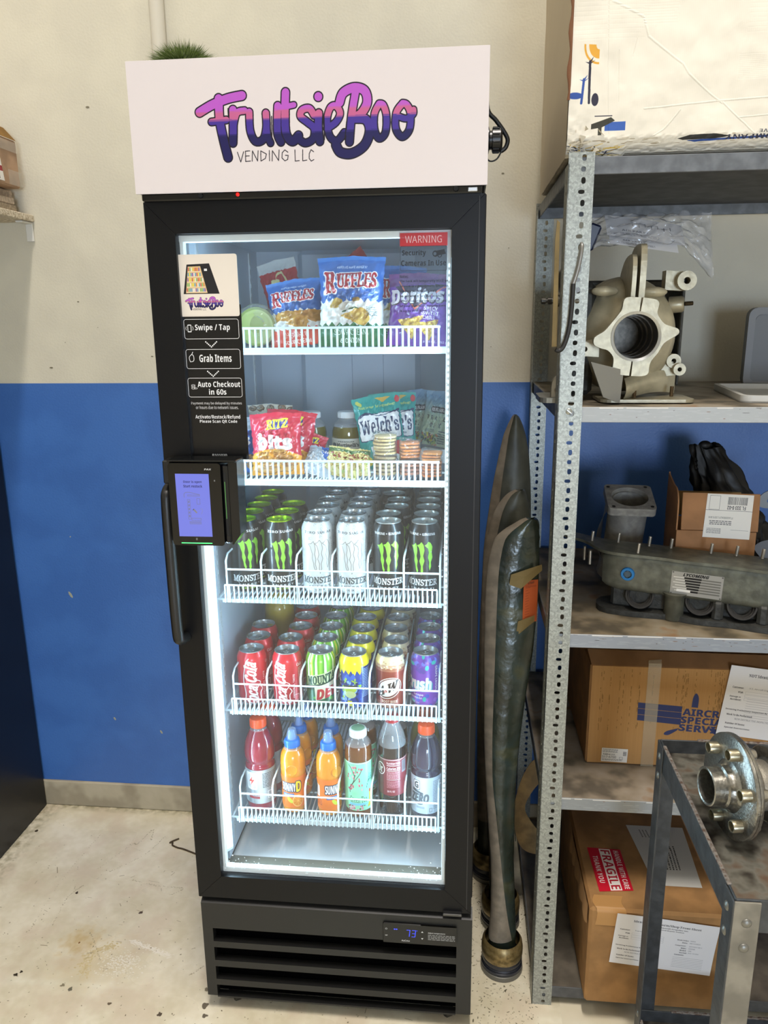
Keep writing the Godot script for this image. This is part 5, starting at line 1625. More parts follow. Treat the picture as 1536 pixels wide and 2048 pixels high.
	var grey := mat("#2c2840", 0.08, 0.0, {"clearcoat_enabled": true, "clearcoat": 0.8, "clearcoat_roughness": 0.05})
	b = make_bottle("sports_drink_bottle", "dark violet sports drink bottle with an orange cap and pale label, front row rightmost", sport, grey, 0.199, [0.014, 0.109], bottle_picture("zero sport"), 0.0185, 0.022, "#ef5a22")
	b.position = Vector3(0.4965, s5, -0.14); b.rotation.y = -0.3; b.set_meta("group", bg)
	var lime := mat("#7a7a20", 0.12, 0.0, {"clearcoat_enabled": true, "clearcoat": 0.7})
	b = make_bottle("sports_drink_bottle", "yellow green sports drink bottle behind the dark violet one", sport, lime, 0.199, [0.014, 0.109], bottle_picture("zero sport"), 0.0185, 0.022, "#c8502a")
	b.position = Vector3(0.4905, s5, -0.216); b.rotation.y = 1.6; b.set_meta("group", bg)
	var yel := mat("#a08a1e", 0.12, 0.0, {"clearcoat_enabled": true, "clearcoat": 0.7})
	b = make_bottle("juice_bottle", "tall yellow drink bottle standing behind the left red cola cans", [[0.028, 0.0], [0.036, 0.008], [0.037, 0.06], [0.0365, 0.12], [0.034, 0.14], [0.026, 0.16], [0.018, 0.175], [0.0165, 0.185]], yel, 0.18, [0, 0], null, 0.0185, 0.018, "#c9b23c")
	b.position = Vector3(0.118, s4, -0.375)
	# --- second shelf: snacks
	var ju := mat("#6e6424", 0.07, 0.0, {"clearcoat_enabled": true, "clearcoat": 0.9, "clearcoat_roughness": 0.03})
	var jp := bottle_picture("juice")
	var jar := [[0.024, 0.0], [0.034, 0.005], [0.036, 0.02], [0.036, 0.055], [0.035, 0.072], [0.03, 0.085], [0.0235, 0.092], [0.021, 0.096], [0.021, 0.101]]
	b = make_bottle("juice_bottle", "squat olive juice bottle with a white lid, partly behind the red snack bag", jar, ju, 0.08, [0.014, 0.056], jp, 0.0228, 0.015, "#e4e8ea")
	b.position = Vector3(0.23, s2, -0.285); b.rotation.y = -0.55; b.set_meta("group", "squat juice bottles on the second shelf")
	dup(b, "juice_bottle", Vector3(0.314, s2, -0.29), 0.1, "squat olive juice bottle with a white lid in the middle of the second shelf", "squat juice bottles on the second shelf")
	var o := make_bag("snack_bag", "frontmost red snack bag, with a yellow lower part and small crackers", "snack bag", simple_picture("bits"), "#a81a30", 0.108, 0.128, 0.02, Vector3(0.192, s2, -0.122), Vector3(-0.12, 0.05, 0.03), 3, "red cracker bags")
	var c2 := dup(o, "snack_bag", Vector3(0.198, s2, -0.175), 0, "red snack bag tilted behind the front red one", "red cracker bags")
	c2.rotation = Vector3(-0.14, 0.0, -0.1)
	c2 = dup(o, "snack_bag", Vector3(0.226, s2, -0.2), 0, "red snack bag rearmost of the three red ones, peeping out to the right", "red cracker bags")
	c2.rotation = Vector3(-0.05, 0.2, -0.3); c2.scale = Vector3(0.7, 0.62, 0.9)
	o = make_bag("cookie_bag", "cream bag printed with brown cookies behind the red snack bag", "snack bag", simple_picture("cookies"), "#c9bda8", 0.1, 0.132, 0.03, Vector3(0.147, s2, -0.245), Vector3(-0.1, 0, 0), 5)
	o = make_bag("cookie_bag", "blue cookie bag at the left end of the second shelf", "snack bag", simple_picture("blue cookies"), "#2a5aa8", 0.09, 0.118, 0.02, Vector3(0.098, s2, -0.14), Vector3(-0.1, 0.1, 0), 6)
	var fp := simple_picture("fruit")
	o = make_bag("fruit_snack_bag", "teal fruit snack bag with big dark lettering, tilted, at the front", "snack bag", fp, "#148078", 0.106, 0.16, 0.014, Vector3(0.405, s2, -0.215), Vector3(-0.3, 0.0, 0.17), 7, "teal fruit snack bags")
	c2 = dup(o, "fruit_snack_bag", Vector3(0.42, s2, -0.25), 0, "teal fruit snack bag behind the front teal one", "teal fruit snack bags"); c2.rotation = Vector3(-0.28, 0.0, 0.05)
	var tp := simple_picture("trail")
	o = make_bag("trail_mix_bag", "pale blue trail mix bag leaning at the right of the second shelf", "snack bag", tp, "#7a94a8", 0.068, 0.122, 0.012, Vector3(0.5, s2 + 0.034, -0.3), Vector3(-0.2, -0.1, -0.16), 8, "trail mix bags")
	c2 = dup(o, "trail_mix_bag", Vector3(0.47, s2 + 0.034, -0.34), 0, "pale blue trail mix bag half hidden behind the teal bags", "trail mix bags"); c2.rotation = Vector3(-0.2, 0.0, 0.0)
	var tray := thing("snack_tray", "white open tray under the trail mix bags", "tray", Vector3(0.487, s2 + 0.0005, -0.325))
	var g3 := Geo.new(); g3.xf.basis = Basis(Vector3.RIGHT, -PI / 2)
	g3.prism(round_rect(-0.042, -0.07, 0.09, 0.14, 0.006), 0.002)
	g3.prism(round_rect(-0.042, -0.07, 0.09, 0.14, 0.006), 0.032, [round_rect(-0.04, -0.068, 0.086, 0.136, 0.005)])
	part(tray, "tray", g3, mat("#dfe8ee", 0.4))
	o = make_bag("snack_packet", "silver and blue mini packet lying in front of the juice bottles", "snack bag", simple_picture("blue packet"), "#8fa4b4", 0.075, 0.07, 0.016, Vector3(0.268, s2, -0.12), Vector3(-0.75, 0.0, -0.3), 9)
	var pp := simple_picture("packet")
	o = make_bag("crisp_packet", "yellow crisp packet beside the silver and blue one", "snack bag", pp, "#b8a860", 0.075, 0.066, 0.018, Vector3(0.317, s2, -0.115), Vector3(-0.6, 0.0, -0.22), 10, "yellow crisp packets")
	c2 = dup(o, "crisp_packet", Vector3(0.36, s2, -0.12), 0, "yellow crisp packet beside the tall round cracker pack", "yellow crisp packets"); c2.rotation = Vector3(-0.55, 0.2, -0.05); c2.scale = Vector3(0.62, 0.9, 1)
	var cg := "wrapped cracker packs on the second shelf"
	cracker_pack("clear pack of pale round crackers, the upper of two", Vector3(0.41, s2 + 0.0415, -0.145), 6, 0.044, 0.0066, false, ["#d9b978", "#cfae6c", "#e0c488"], 0.2, cg)
	cracker_pack("clear pack of brownish round crackers under the pale round ones", Vector3(0.41, s2, -0.145), 5, 0.045, 0.0078, false, ["#a88a58", "#b89a66"], 0.1, cg)
	cracker_pack("clear pack of orange square crackers, the higher pair's upper one", Vector3(0.461, s2 + 0.0355, -0.145), 5, 0.038, 0.0064, true, ["#e07018", "#ea8428"], 0.1, cg)
	cracker_pack("clear pack of reddish square crackers beneath the higher orange pack", Vector3(0.461, s2, -0.145), 4, 0.038, 0.008, true, ["#b86a48", "#a85a3c"], 0.06, cg)
	cracker_pack("clear pack of orange square crackers at the right end, upper of two", Vector3(0.506, s2 + 0.026, -0.13), 4, 0.037, 0.006, true, ["#ea7410", "#f08a24"], -0.06, cg)
	cracker_pack("clear pack of orange square crackers at the right end, lower of two", Vector3(0.506, s2, -0.13), 4, 0.037, 0.0062, true, ["#e06a1c", "#cf6228"], -0.03, cg)
	# --- top shelf: crisps and a wrapped melon
	o = make_bag("crisp_bag", "large blue, white and green ridged crisp bag, front centre of the top shelf", "snack bag", ridged_picture("green"), "#1c5a34", 0.134, 0.172, 0.026, Vector3(0.349, s1, -0.125), Vector3(-0.14, 0.0, 0.0), 1)
	o = make_bag("crisp_bag", "blue, white and orange ridged crisp bag left of the large blue and green one", "snack bag", ridged_picture("orange"), "#a83424", 0.118, 0.134, 0.026, Vector3(0.238, s1, -0.155), Vector3(-0.2, -0.1, 0.12), 2)
	o = make_bag("crisp_bag", "dark red bag with cream lettering leaning at the back left of the top shelf", "snack bag", simple_picture("kettle"), "#7a1a20", 0.085, 0.185, 0.018, Vector3(0.205, s1, -0.27), Vector3(-0.18, 0.0, 0.24), 4)
	o = make_bag("corn_chip_bag", "purple corn chip bag with a yellow chip at the right of the top shelf", "snack bag", simple_picture("spicy"), "#4a2468", 0.124, 0.138, 0.022, Vector3(0.478, s1, -0.118), Vector3(-0.14, -0.06, -0.03), 11)
	o = make_bag("corn_chip_bag", "red bag standing on its corner at the back of the top shelf", "snack bag", simple_picture("chili red"), "#8a1a24", 0.13, 0.17, 0.016, Vector3(0.386, s1 + 0.046, -0.43), Vector3(-0.06, 0.0, 0.7), 12)
	o = make_bag("crisp_bag", "blue and green ridged crisp bag behind the purple corn chip bag", "snack bag", ridged_picture("green"), "#1c5a34", 0.1, 0.16, 0.02, Vector3(0.43, s1, -0.24), Vector3(-0.12, 0.0, -0.06), 13)
	var mel := thing("wrapped_tub", "pale green round tub wrapped in clear film at the left of the top shelf", "tub", Vector3(0.15, s1, -0.165))
	var g4 := Geo.new(); g4.xf = Transform3D(Basis(Vector3.RIGHT, PI / 2).rotated(Vector3.UP, 0.25), Vector3(0, 0.039, 0.0))
	g4.lathe([Vector2(0, -0.05), Vector2(0.032, -0.05), Vector2(0.0385, -0.04), Vector2(0.0385, 0.014), Vector2(0.0375, 0.022), Vector2(0.033, 0.027), Vector2(0.027, 0.0262), Vector2(0.0225, 0.028), Vector2(0.012, 0.026), Vector2(0, 0.027)], 36)
	part(mel, "tub", g4, mat("#8a9a4c", 0.35, 0.0, {"clearcoat_enabled": true, "clearcoat": 0.6}))
	g4 = Geo.new()
	var nz := FastNoiseLite.new(); nz.seed = 4; nz.frequency = 1.6
	g4.grid(func(a: float, bb: float) -> Vector3:
		var t := a * TAU
		var e := 0.041 + nz.get_noise_3d(cos(t) * 2, bb * 6, sin(t) * 2) * 0.003
		var z := lerpf(-0.06, 0.031, bb)
		if bb > 0.9: e *= sqrt((1.0 - bb) * 10.0)
		var y := 0.0425 + cos(t) * e
		return Vector3(sin(t) * e + z * 0.25, maxf(0.0005, y), z), 36, 16, true)
	part(mel, "clear_film", g4, clear(Color(0.95, 0.97, 0.9), 0.1, 0.08))
	var nuts := thing("nut_pack", "dark packet tucked between the wrapped tub and the orange ridged bag", "snack bag", Vector3(0.182, s1, -0.235))
	part(nuts, "printed_front", bag_mesh(0.06, 0.078, 0.014, 31, 1.0), mat("#4c4a36", 0.35))
	part(nuts, "back_film", bag_mesh(0.06, 0.078, 0.012, 31, -1.0), mat("#3a3828", 0.35))

# a strip of slotted angle in the xy plane, holes every PITCH metres
const PITCH := 0.0186
func slotted(g: Geo, w: float, h: float, t: float, hx: float, seg := 16) -> void:
	var n := int(h / PITCH)
	for k in n:
		var y0 := k * PITCH
		var kind := k % 4
		var c := Vector2(w * (hx - 0.02 if kind == 0 else (hx - 0.06 if kind == 2 else hx)), y0 + PITCH / 2)
		var ab := Vector2(0.0042, 0.0042) if kind == 0 else (Vector2(0.0057, 0.0035) if kind == 2 else Vector2(0.0038, 0.0055))
		var angs := []
		for i in seg: angs.append(TAU * i / seg - PI)
		for q in [Vector2(0, y0), Vector2(w, y0), Vector2(w, y0 + PITCH), Vector2(0, y0 + PITCH)]: angs.append((q - c).angle())
		angs.sort()
		var m := angs.size()
		var I := []; var O := []
		for a: float in angs:
			var d := Vector2(cos(a), sin(a))
			var e := pow(pow(absf(d.x) / ab.x, 2.8) + pow(absf(d.y) / ab.y, 2.8), -1.0 / 2.8)
			I.append(c + d * e)
			var tx := INF; var ty := INF
			if absf(d.x) > 1e-9: tx = ((w if d.x > 0 else 0.0) - c.x) / d.x
			if absf(d.y) > 1e-9: ty = ((y0 + PITCH if d.y > 0 else y0) - c.y) / d.y
			O.append(c + d * minf(tx, ty))
		var F := Vector3(0, 0, 1)
		for i in m:
			var j := (i + 1) % m
			var a := Vector3(I[i].x, I[i].y, 0); var b := Vector3(I[j].x, I[j].y, 0)
			var p := Vector3(O[i].x, O[i].y, 0); var q := Vector3(O[j].x, O[j].y, 0)
			if p.distance_squared_to(q) < 1e-12: continue
			var T := F * t
			g.tri(a + T, p + T, q + T, F, F, F); g.tri(a + T, q + T, b + T, F, F, F)
			g.tri(a, p, q, -F, -F, -F); g.tri(a, q, b, -F, -F, -F)
			var im := Vector3(c.x, c.y, 0) - (a + b) * 0.5
			g.tri(a, b, b + T, im, im, im); g.tri(a, b + T, a + T, im, im, im)
	for s in [0.0, w]:
		var X := Vector3(1 if s > 0 else -1, 0, 0)
		var H_ := n * PITCH
		g.tri(Vector3(s, 0, 0), Vector3(s, H_, 0), Vector3(s, H_, t), X, X, X); g.tri(Vector3(s, 0, 0), Vector3(s, H_, t), Vector3(s, 0, t), X, X, X)

func build_rack() -> void:
	var t := thing("shelving_unit", "grey steel shelving unit on galvanised slotted-angle posts beside the cooler", "shelving")
	var zinc := noisy([[0.0, "#7c7e77"], [0.35, "#8d8f87"], [0.6, "#999b92"], [1.0, "#b4b5ac"]], 0.09, 13.0, 0.42, 0.4, 0.0, false, 41, FastNoiseLite.TYPE_CELLULAR)
	var H_ := 1.815
	for q in [[0.745, -0.08, 1, 1], [0.745, -0.70, 1, -1], [1.67, -0.08, -1, 1], [1.67, -0.70, -1, -1]]:
		var g := Geo.new()
		var sx: float = q[2]; var sz: float = q[3]
		# flange facing the room or the wall
		g.xf = Transform3D(Basis(), Vector3(q[0] if sx > 0 else q[0] - 0.045, 0, q[1] - 0.002 if sz > 0 else q[1]))
		slotted(g, 0.045, 1.825, 0.002, 0.6 if sx > 0 else 0.4)
		# flange facing sideways
		g.xf = Transform3D(Basis(Vector3.UP, PI / 2), Vector3(q[0] if sx > 0 else q[0] - 0.002, 0, q[1] if sz > 0 else q[1] + 0.045))
		slotted(g, 0.045, H_, 0.002, 0.5, 10)
		part(t, "post", g, zinc)
	var lip_c := ["#6f7276", "#a4a8aa", "#8d9298", "#8d9090", "#5a5b5c"]
	var tops := ["#5a5b5d", "#8b7f6c", "#7d7059", "#8f8371", "#6f675a"]
	var ys := [1.815, 1.379, 0.92, 0.543, 0.05]
	for i in 5:
		var y: float = ys[i]
		var g := Geo.new()
		g.box(Vector3(1.2075, y - 0.002, -0.39), Vector3(0.912, 0.004, 0.612), 0.001)
		var top := noisy([[0.15, Color.html(tops[i]).darkened(0.35).to_html(false)], [0.42, tops[i]], [0.7, Color.html(tops[i]).lightened(0.14).to_html(false)], [0.95, "#8a6644"]], 0.014, 2.2, 0.6, 0.1, 0.05, true, 51) if i in [1, 2, 3] else speck(tops[i], 0.03, 2.0, 0.6, 0.1, 0.04, true)
		var sh := part(t, "shelf_panel", g, top)
		g = Geo.new()
		g.box(Vector3(1.2075, y - 0.0145, -0.0845), Vector3(0.915, 0.029, 0.003), 0.001)
		var paint := mat(chipped(lip_c[i], i), 0.45, 0.0) if i in [1, 2, 3] else speck(lip_c[i], 0.03, 3.0, 0.5, 0.1, 0.05)
		part(sh, "front_lip", g, paint)
		g = Geo.new()
		for x in [0.752, 1.663]: g.box(Vector3(x, y - 0.0145, -0.39), Vector3(0.003, 0.029, 0.61), 0.001)
		g.box(Vector3(1.2075, y - 0.0145, -0.695), Vector3(0.912, 0.029, 0.003), 0.001)
		part(sh, "side_lips", g, speck("#7c8084", 0.03, 3.0, 0.5, 0.1, 0.05))
		# slotted screws through the post
		for x in ([0.77] if i == 1 else []):
			var sc := Geo.new(); sc.xf = Transform3D(Basis(Vector3.RIGHT, PI / 2), Vector3(x - 0.004, y - 0.008, -0.08))
			sc.lathe([Vector2(0, 0.0028), Vector2(0.004, 0.0024), Vector2(0.0062, 0.0006), Vector2(0.0062, 0)], 16)
			sc.box(Vector3(0, 0.0028, 0), Vector3(0.0015, 0.0006, 0.011), 0.0, Basis(Vector3.UP, 0.9))
			part(t, "screw", sc, mat("#a9aba6", 0.35, 0.8))
	# --- white carton on the top shelf
	build_top_carton()
	# --- printed brown carton on the fourth shelf
	var kraft := corrugated("#a5713c")
	t = thing("printed_carton", "brown carton with blue lettering and an aircraft propeller print on the fourth shelf", "box", Vector3(0.86, 0.5435, -0.222))
	var g := Geo.new()
	g.box(Vector3(0.29, 0.1245, -0.2), Vector3(0.58, 0.249, 0.4), 0.005)
	part(t, "body", g, kraft)
	g = Geo.new()
	g.quad(Vector3(0.002, 0.247, -0.001), Vector3(0.58, 0.247, -0.001), Vector3(0.58, 0.268, -0.03), Vector3(-0.004, 0.272, -0.03))
	g.quad(Vector3(0.58, 0.246, -0.003), Vector3(0.002, 0.246, -0.003), Vector3(-0.004, 0.271, -0.032), Vector3(0.58, 0.267, -0.032))
	g.quad(Vector3(-0.004, 0.272, -0.03), Vector3(0.58, 0.268, -0.03), Vector3(0.58, 0.267, -0.033), Vector3(-0.004, 0.271, -0.033))
	part(t, "top_flap", g, corrugated("#8a5e34"))
	g = Geo.new(); g.quad(Vector3(0.004, 0.004, 0.0006), Vector3(0.576, 0.004, 0.0006), Vector3(0.576, 0.245, 0.0006), Vector3(0.004, 0.245, 0.0006))
	part(t, "printed_face", g, mat(carton_picture(), 0.8))
	g = Geo.new(); g.quad(Vector3(0.124, -0.0, 0.0012), Vector3(0.152, 0.0, 0.0012), Vector3(0.153, 0.255, 0.0012), Vector3(0.125, 0.255, 0.0012))
	g.quad(Vector3(0.124, 0.255, 0.0012), Vector3(0.152, 0.255, 0.0012), Vector3(0.154, 0.262, -0.006), Vector3(0.126, 0.26, -0.004))
	part(t, "tape_strip", g, clear(Color(0.8, 0.74, 0.62), 0.34, 0.25))
	g = Geo.new(); g.box(Vector3(0.0645, 0.0245, 0.0012), Vector3(0.058, 0.034, 0.0008), 0.0, Basis(Vector3(0, 0, 1), -0.02))
	var p := Pic.new(240, 140, H("#dcd8d0")); var r := RandomNumberGenerator.new(); r.seed = 5
	p.lines(8, 8, 140, 40, 4, H("#6a6a6a"), r); p.text("PURPLE CCC", 14, 56, 112, 14, H("#222222")); p.text("517-6700", 8, 78, 128, 24, H("#1a1a1a"), false); p.lines(8, 112, 190, 18, 2, H("#6a6a6a"), r)
	for i in 4: p.rect(198, 30 + i * 11, 32, 6, H("#2a2a2a"))
	p.frame(166, 86, 32, 22, 2, H("#333333"))
	part(t, "label_backing", g, mat("#dcd8d0", 0.6))
	g = Geo.new(); g.xf = Transform3D(Basis(Vector3(0, 0, 1), -0.02), Vector3(0.0645, 0.0245, 0.0018)); g.quad(Vector3(-0.029, -0.017, 0), Vector3(0.029, -0.017, 0), Vector3(0.029, 0.017, 0), Vector3(-0.029, 0.017, 0))
	part(t, "shipping_label", g, mat(p.tex(), 0.6))
	form_sheet(t, Vector3(0.4125, 0.162, 0.004), Vector2(0.245, 0.168), -0.11, "NDT Identification Form/Shop Front Sheet", 2)
	# --- carton with a red fragile sticker on the bottom shelf
	t = thing("fragile_carton", "brown carton with a red and white fragile sticker on the bottom shelf", "box", Vector3(0.857, 0.0505, -0.046))
	g = Geo.new()
	g.box(Vector3(0.143, 0.125, -0.23), Vector3(0.286, 0.25, 0.46), 0.006)
	part(t, "body", g, corrugated("#a1743f"))
	g = Geo.new()
	for q in [[-0.003, 0.06, 0.18], [-0.004, 0.2, 0.12]]:
		g.grid(func(a: float, b: float) -> Vector3: return Vector3(q[0] - 0.004 * absf(sin(a * 9.0)) * b, 0.252 - b * 0.05 - 0.006 * absf(sin(a * 17.0)), -q[1] + 0.05 - a * q[2]), 20, 4)
	part(t, "torn_edge", g, corrugated("#b98a58"))
	g = Geo.new()
	g.quad(Vector3(0.0285, 0.2508, -0.052), Vector3(0.1045, 0.2508, -0.061), Vector3(0.101, 0.2508, -0.198), Vector3(0.024, 0.2508, -0.2))
	p = Pic.new(440, 780, H("#c8142c"))
	p.rect(150, 10, 150, 760, H("#efe8e2"))
	p.text("FRAGILE", 0, 0, 720, 118, H("#b4162a"), true, false, Transform2D(PI / 2, Vector2(286, 30)))
	p.text("HANDLE WITH CARE", 0, 0, 720, 66, H("#f2e4e0"), true, false, Transform2D(PI / 2, Vector2(404, 30)))
	p.text("THANK YOU", 0, 0, 480, 66, H("#f2e4e0"), true, false, Transform2D(PI / 2, Vector2(106, 150)))
	part(t, "fragile_sticker", g, mat(p.tex(), 0.45), Vector3.ZERO, "red and white fragile sticker")
	g = Geo.new(); g.quad(Vector3(0.156, 0.2506, -0.083), Vector3(0.259, 0.2506, -0.083), Vector3(0.272, 0.2506, -0.295), Vector3(0.134, 0.2506, -0.295))
	p = Pic.new(320, 520, H("#cfcdc6")); r.seed = 8
	for i in 5: p.lines(0, 0, 1, 1, 1, H("#cfcdc6"), r)
	for i in 5:
		var x := 200 - i * 22
		for k in 14: p.rect(x, 180 + k * 15 + r.randi() % 3, 9, 9 + r.randi() % 5, H("#45443f"))
	for i in 3:
		for k in 6: p.rect(60 + i * 18, 40 + k * 12, 7, 8, H("#6a6862"))
	part(t, "address_sheet", g, mat(p.tex(), 0.7))
	g = Geo.new()
	g.grid(func(a: float, b: float) -> Vector3: return Vector3(0.012 + a * 0.062 + 0.004 * sin(b * 7.0), 0.2512 if b > 0.35 else 0.2512 - (0.35 - b) * 0.12, -0.028 + (0.35 - b) * 0.0 - maxf(b - 0.35, 0.0) * 0.02 + (0.0292 if b <= 0.35 else 0.0292 * (1.0 - (b - 0.35) / 0.65))), 6, 8)
	part(t, "paper_tape", g, mat("#b98a52", 0.5))
	form_sheet(t, Vector3(0.16, 0.172, 0.0035), Vector2(0.216, 0.128), -0.085, "Identification Form/Shop Front Sheet", 3)

func chipped(c: String, k: int) -> ImageTexture:
	var p := Pic.new(1024, 64, H(c))
	var r := RandomNumberGenerator.new(); r.seed = 60 + k
	for i in 300: p.oval(r.randf() * 1024, r.randf() * 64, r.randf_range(2, 14), r.randf_range(1, 4), H(c).lerp(Color.WHITE, r.randf() * 0.12))
	for i in 46:
		var x := r.randf() * 1024
		var y := 64 * pow(r.randf(), 3.0) if r.randf() < 0.6 else r.randf() * 64
		p.oval(x, y, 1.0 + 7.0 * pow(r.randf(), 2.0), r.randf_range(0.6, 1.6), H(["#5a4636", "#3c3a38", "#7a5a44"][i % 3]))
	for i in 20: p.rect(r.randf() * 1024, 0, r.randf() * 60, 4, H("#d8d4cc"))
	return p.tex()

func corrugated(c: String) -> StandardMaterial3D:
	var k := Color.html(c)
	return speck(k.lightened(0.06).to_html(false), 0.02, 2.5, 0.85, 0.0, 0.06, true, "#e2e2e2")

func carton_picture() -> ImageTexture:
	# 0.572 m wide, 0.241 m high; left edge at x 0.004
	var p := Pic.new(1144, 482, H("#ad8049"))
	var r := RandomNumberGenerator.new(); r.seed = 70
	for x in range(0, 1144, 3): p.rect(x, 0, 2, 482, H("#ad8049").lerp(H("#966d3a"), r.randf() * 0.35))
	for i in 26:   # worn flutes
		var x := r.randf() * 640
		for k in 12: p.rect(x + r.randfn(0, 1.0), r.randf() * 300, 3, r.randf_range(4, 22), H("#84602f"))
	var b := H("#2c3560")
	var at := func(x: float, y: float) -> Vector2: return Vector2((x - 0.864) * 2000.0, (0.789 - y) * 2000.0)
	var sl := -0.045
	var a: Vector2 = at.call(0.969, 0.703); var e: Vector2 = at.call(1.065, 0.697)
	for i in 3:
		p.poly([a + Vector2(0, i * 30), e + Vector2(0, i * 31), e + Vector2(0, i * 31 + 29), a + Vector2(0, i * 30 + 28)], b)
	var o: Vector2 = at.call(1.068, 0.692)
	var sk := Transform2D(Vector2(1, 0.05), Vector2(-0.04, 1), o)
	p.text("AIRCRAFT", 0, 0, 250, 32, b, true, false, sk, 1.0)
	p.text("SPECIALTIES", -4, 39, 318, 32, b, true, false, sk, 1.0)
	p.text("SERVICES", -8, 78, 258, 32, b, true, false, sk, 1.0)
	var t: Vector2 = at.call(1.092, 0.73)
	p.poly(curve([t + Vector2(-14, 68), t + Vector2(-10, 20), t + Vector2(2, 0), t + Vector2(14, 22), t + Vector2(14, 70)], 6), b)
	var l: Vector2 = at.call(1.03, 0.632)
	p.poly(curve([l + Vector2(62, -22), l + Vector2(14, -6), l + Vector2(0, 10), l + Vector2(20, 14), l + Vector2(56, -10)], 6), b)
	var q: Vector2 = at.call(1.125, 0.636)
	p.poly(curve([q + Vector2(0, -20), q + Vector2(30, 10), q + Vector2(66, 26), q + Vector2(50, 0), q + Vector2(30, -18)], 6), b)
	return p.tex()

func form_sheet(t: Node3D, c: Vector3, s: Vector2, turn: float, title: String, seed_: int) -> void:
	var p := Pic.new(760, 560, H("#e2e0e0"))
	var r := RandomNumberGenerator.new(); r.seed = seed_
	var k := H("#2a2a30")
	p.text(title, 130, 52, 500, 30, k, true, true)
	if seed_ == 3:
		p.text("Palm Beach Aircraft Propeller Inc.", 220, 90, 320, 16, k, true, true); p.text("FAA Approved Repair Station", 250, 114, 260, 14, k, true, true)
		for q in [["Work Order:", 470, 196, "16053"], ["Date:", 510, 222, "08/13/2025"], ["Component:", 462, 258, "2031022-00-1"], ["Make:", 508, 284, "CESSNA"], ["Model:", 502, 310, "UNK"], ["Serial:", 502, 336, "JHZ-19-002"], ["Comments:", 468, 362, ""]]:
			p.text(q[0], q[1], q[2], 8 * q[0].length(), 14, k, true, true)
			if q[3]: p.text(q[3], 566, q[2], 8 * q[3].length(), 13, H("#6a6a72"), false)
		for i in 7: p.rect(460, 400 + i * 18, 230, 1.5, H("#55555c"))
	else:
		p.text("F.A.A. Approved Repair Station", 270, 90, 240, 16, k, true, true)
		for i in 9: p.rect(150, 250 + i * 18, 560, 1.5, H("#8a8a90"))
	for q in [["Customer:", 40, 160], ["PO#:", 84, 196], ["Damage or", 34, 236], ["Accident:", 40, 256], ["Incoming Preliminary Inspection By", 26, 340], ["Work To Be Performed:", 40, 380], ["Number Of Items:", 44, 452], ["Special Instructions:", 44, 488]]:
		p.text(q[0], q[1], q[2], 8.2 * q[0].length(), 15, k, true, false)
	p.text("U.S. Aircraft Engine Services" if seed_ == 2 else "Transair", 150, 158, 220 if seed_ == 2 else 70, 15, H("#6a6a72"), false)
	p.text("NON DESTRUCTIVE INSPECTION", 100, 412, 240, 15, H("#6a6a72"), false)
	for i in 3: p.frame(130, 192 + i * 26, 240, 20, 1.5, H("#aaaab0"))
	var g := Geo.new()
	g.xf = Transform3D(Basis(Vector3(0, 0, 1), turn), c)
	g.grid(func(a: float, b: float) -> Vector3: return Vector3((a - 0.5) * s.x, (b - 0.5) * s.y, 0.0012 * sin(a * 5.0) * sin(b * 4.0) + 0.0006), 10, 8)
	part(t, "form_sheet", g, mat(p.tex(), 0.7, 0.0, {"cull_mode": BaseMaterial3D.CULL_DISABLED}), Vector3.ZERO, "white printed form taped to the carton front")

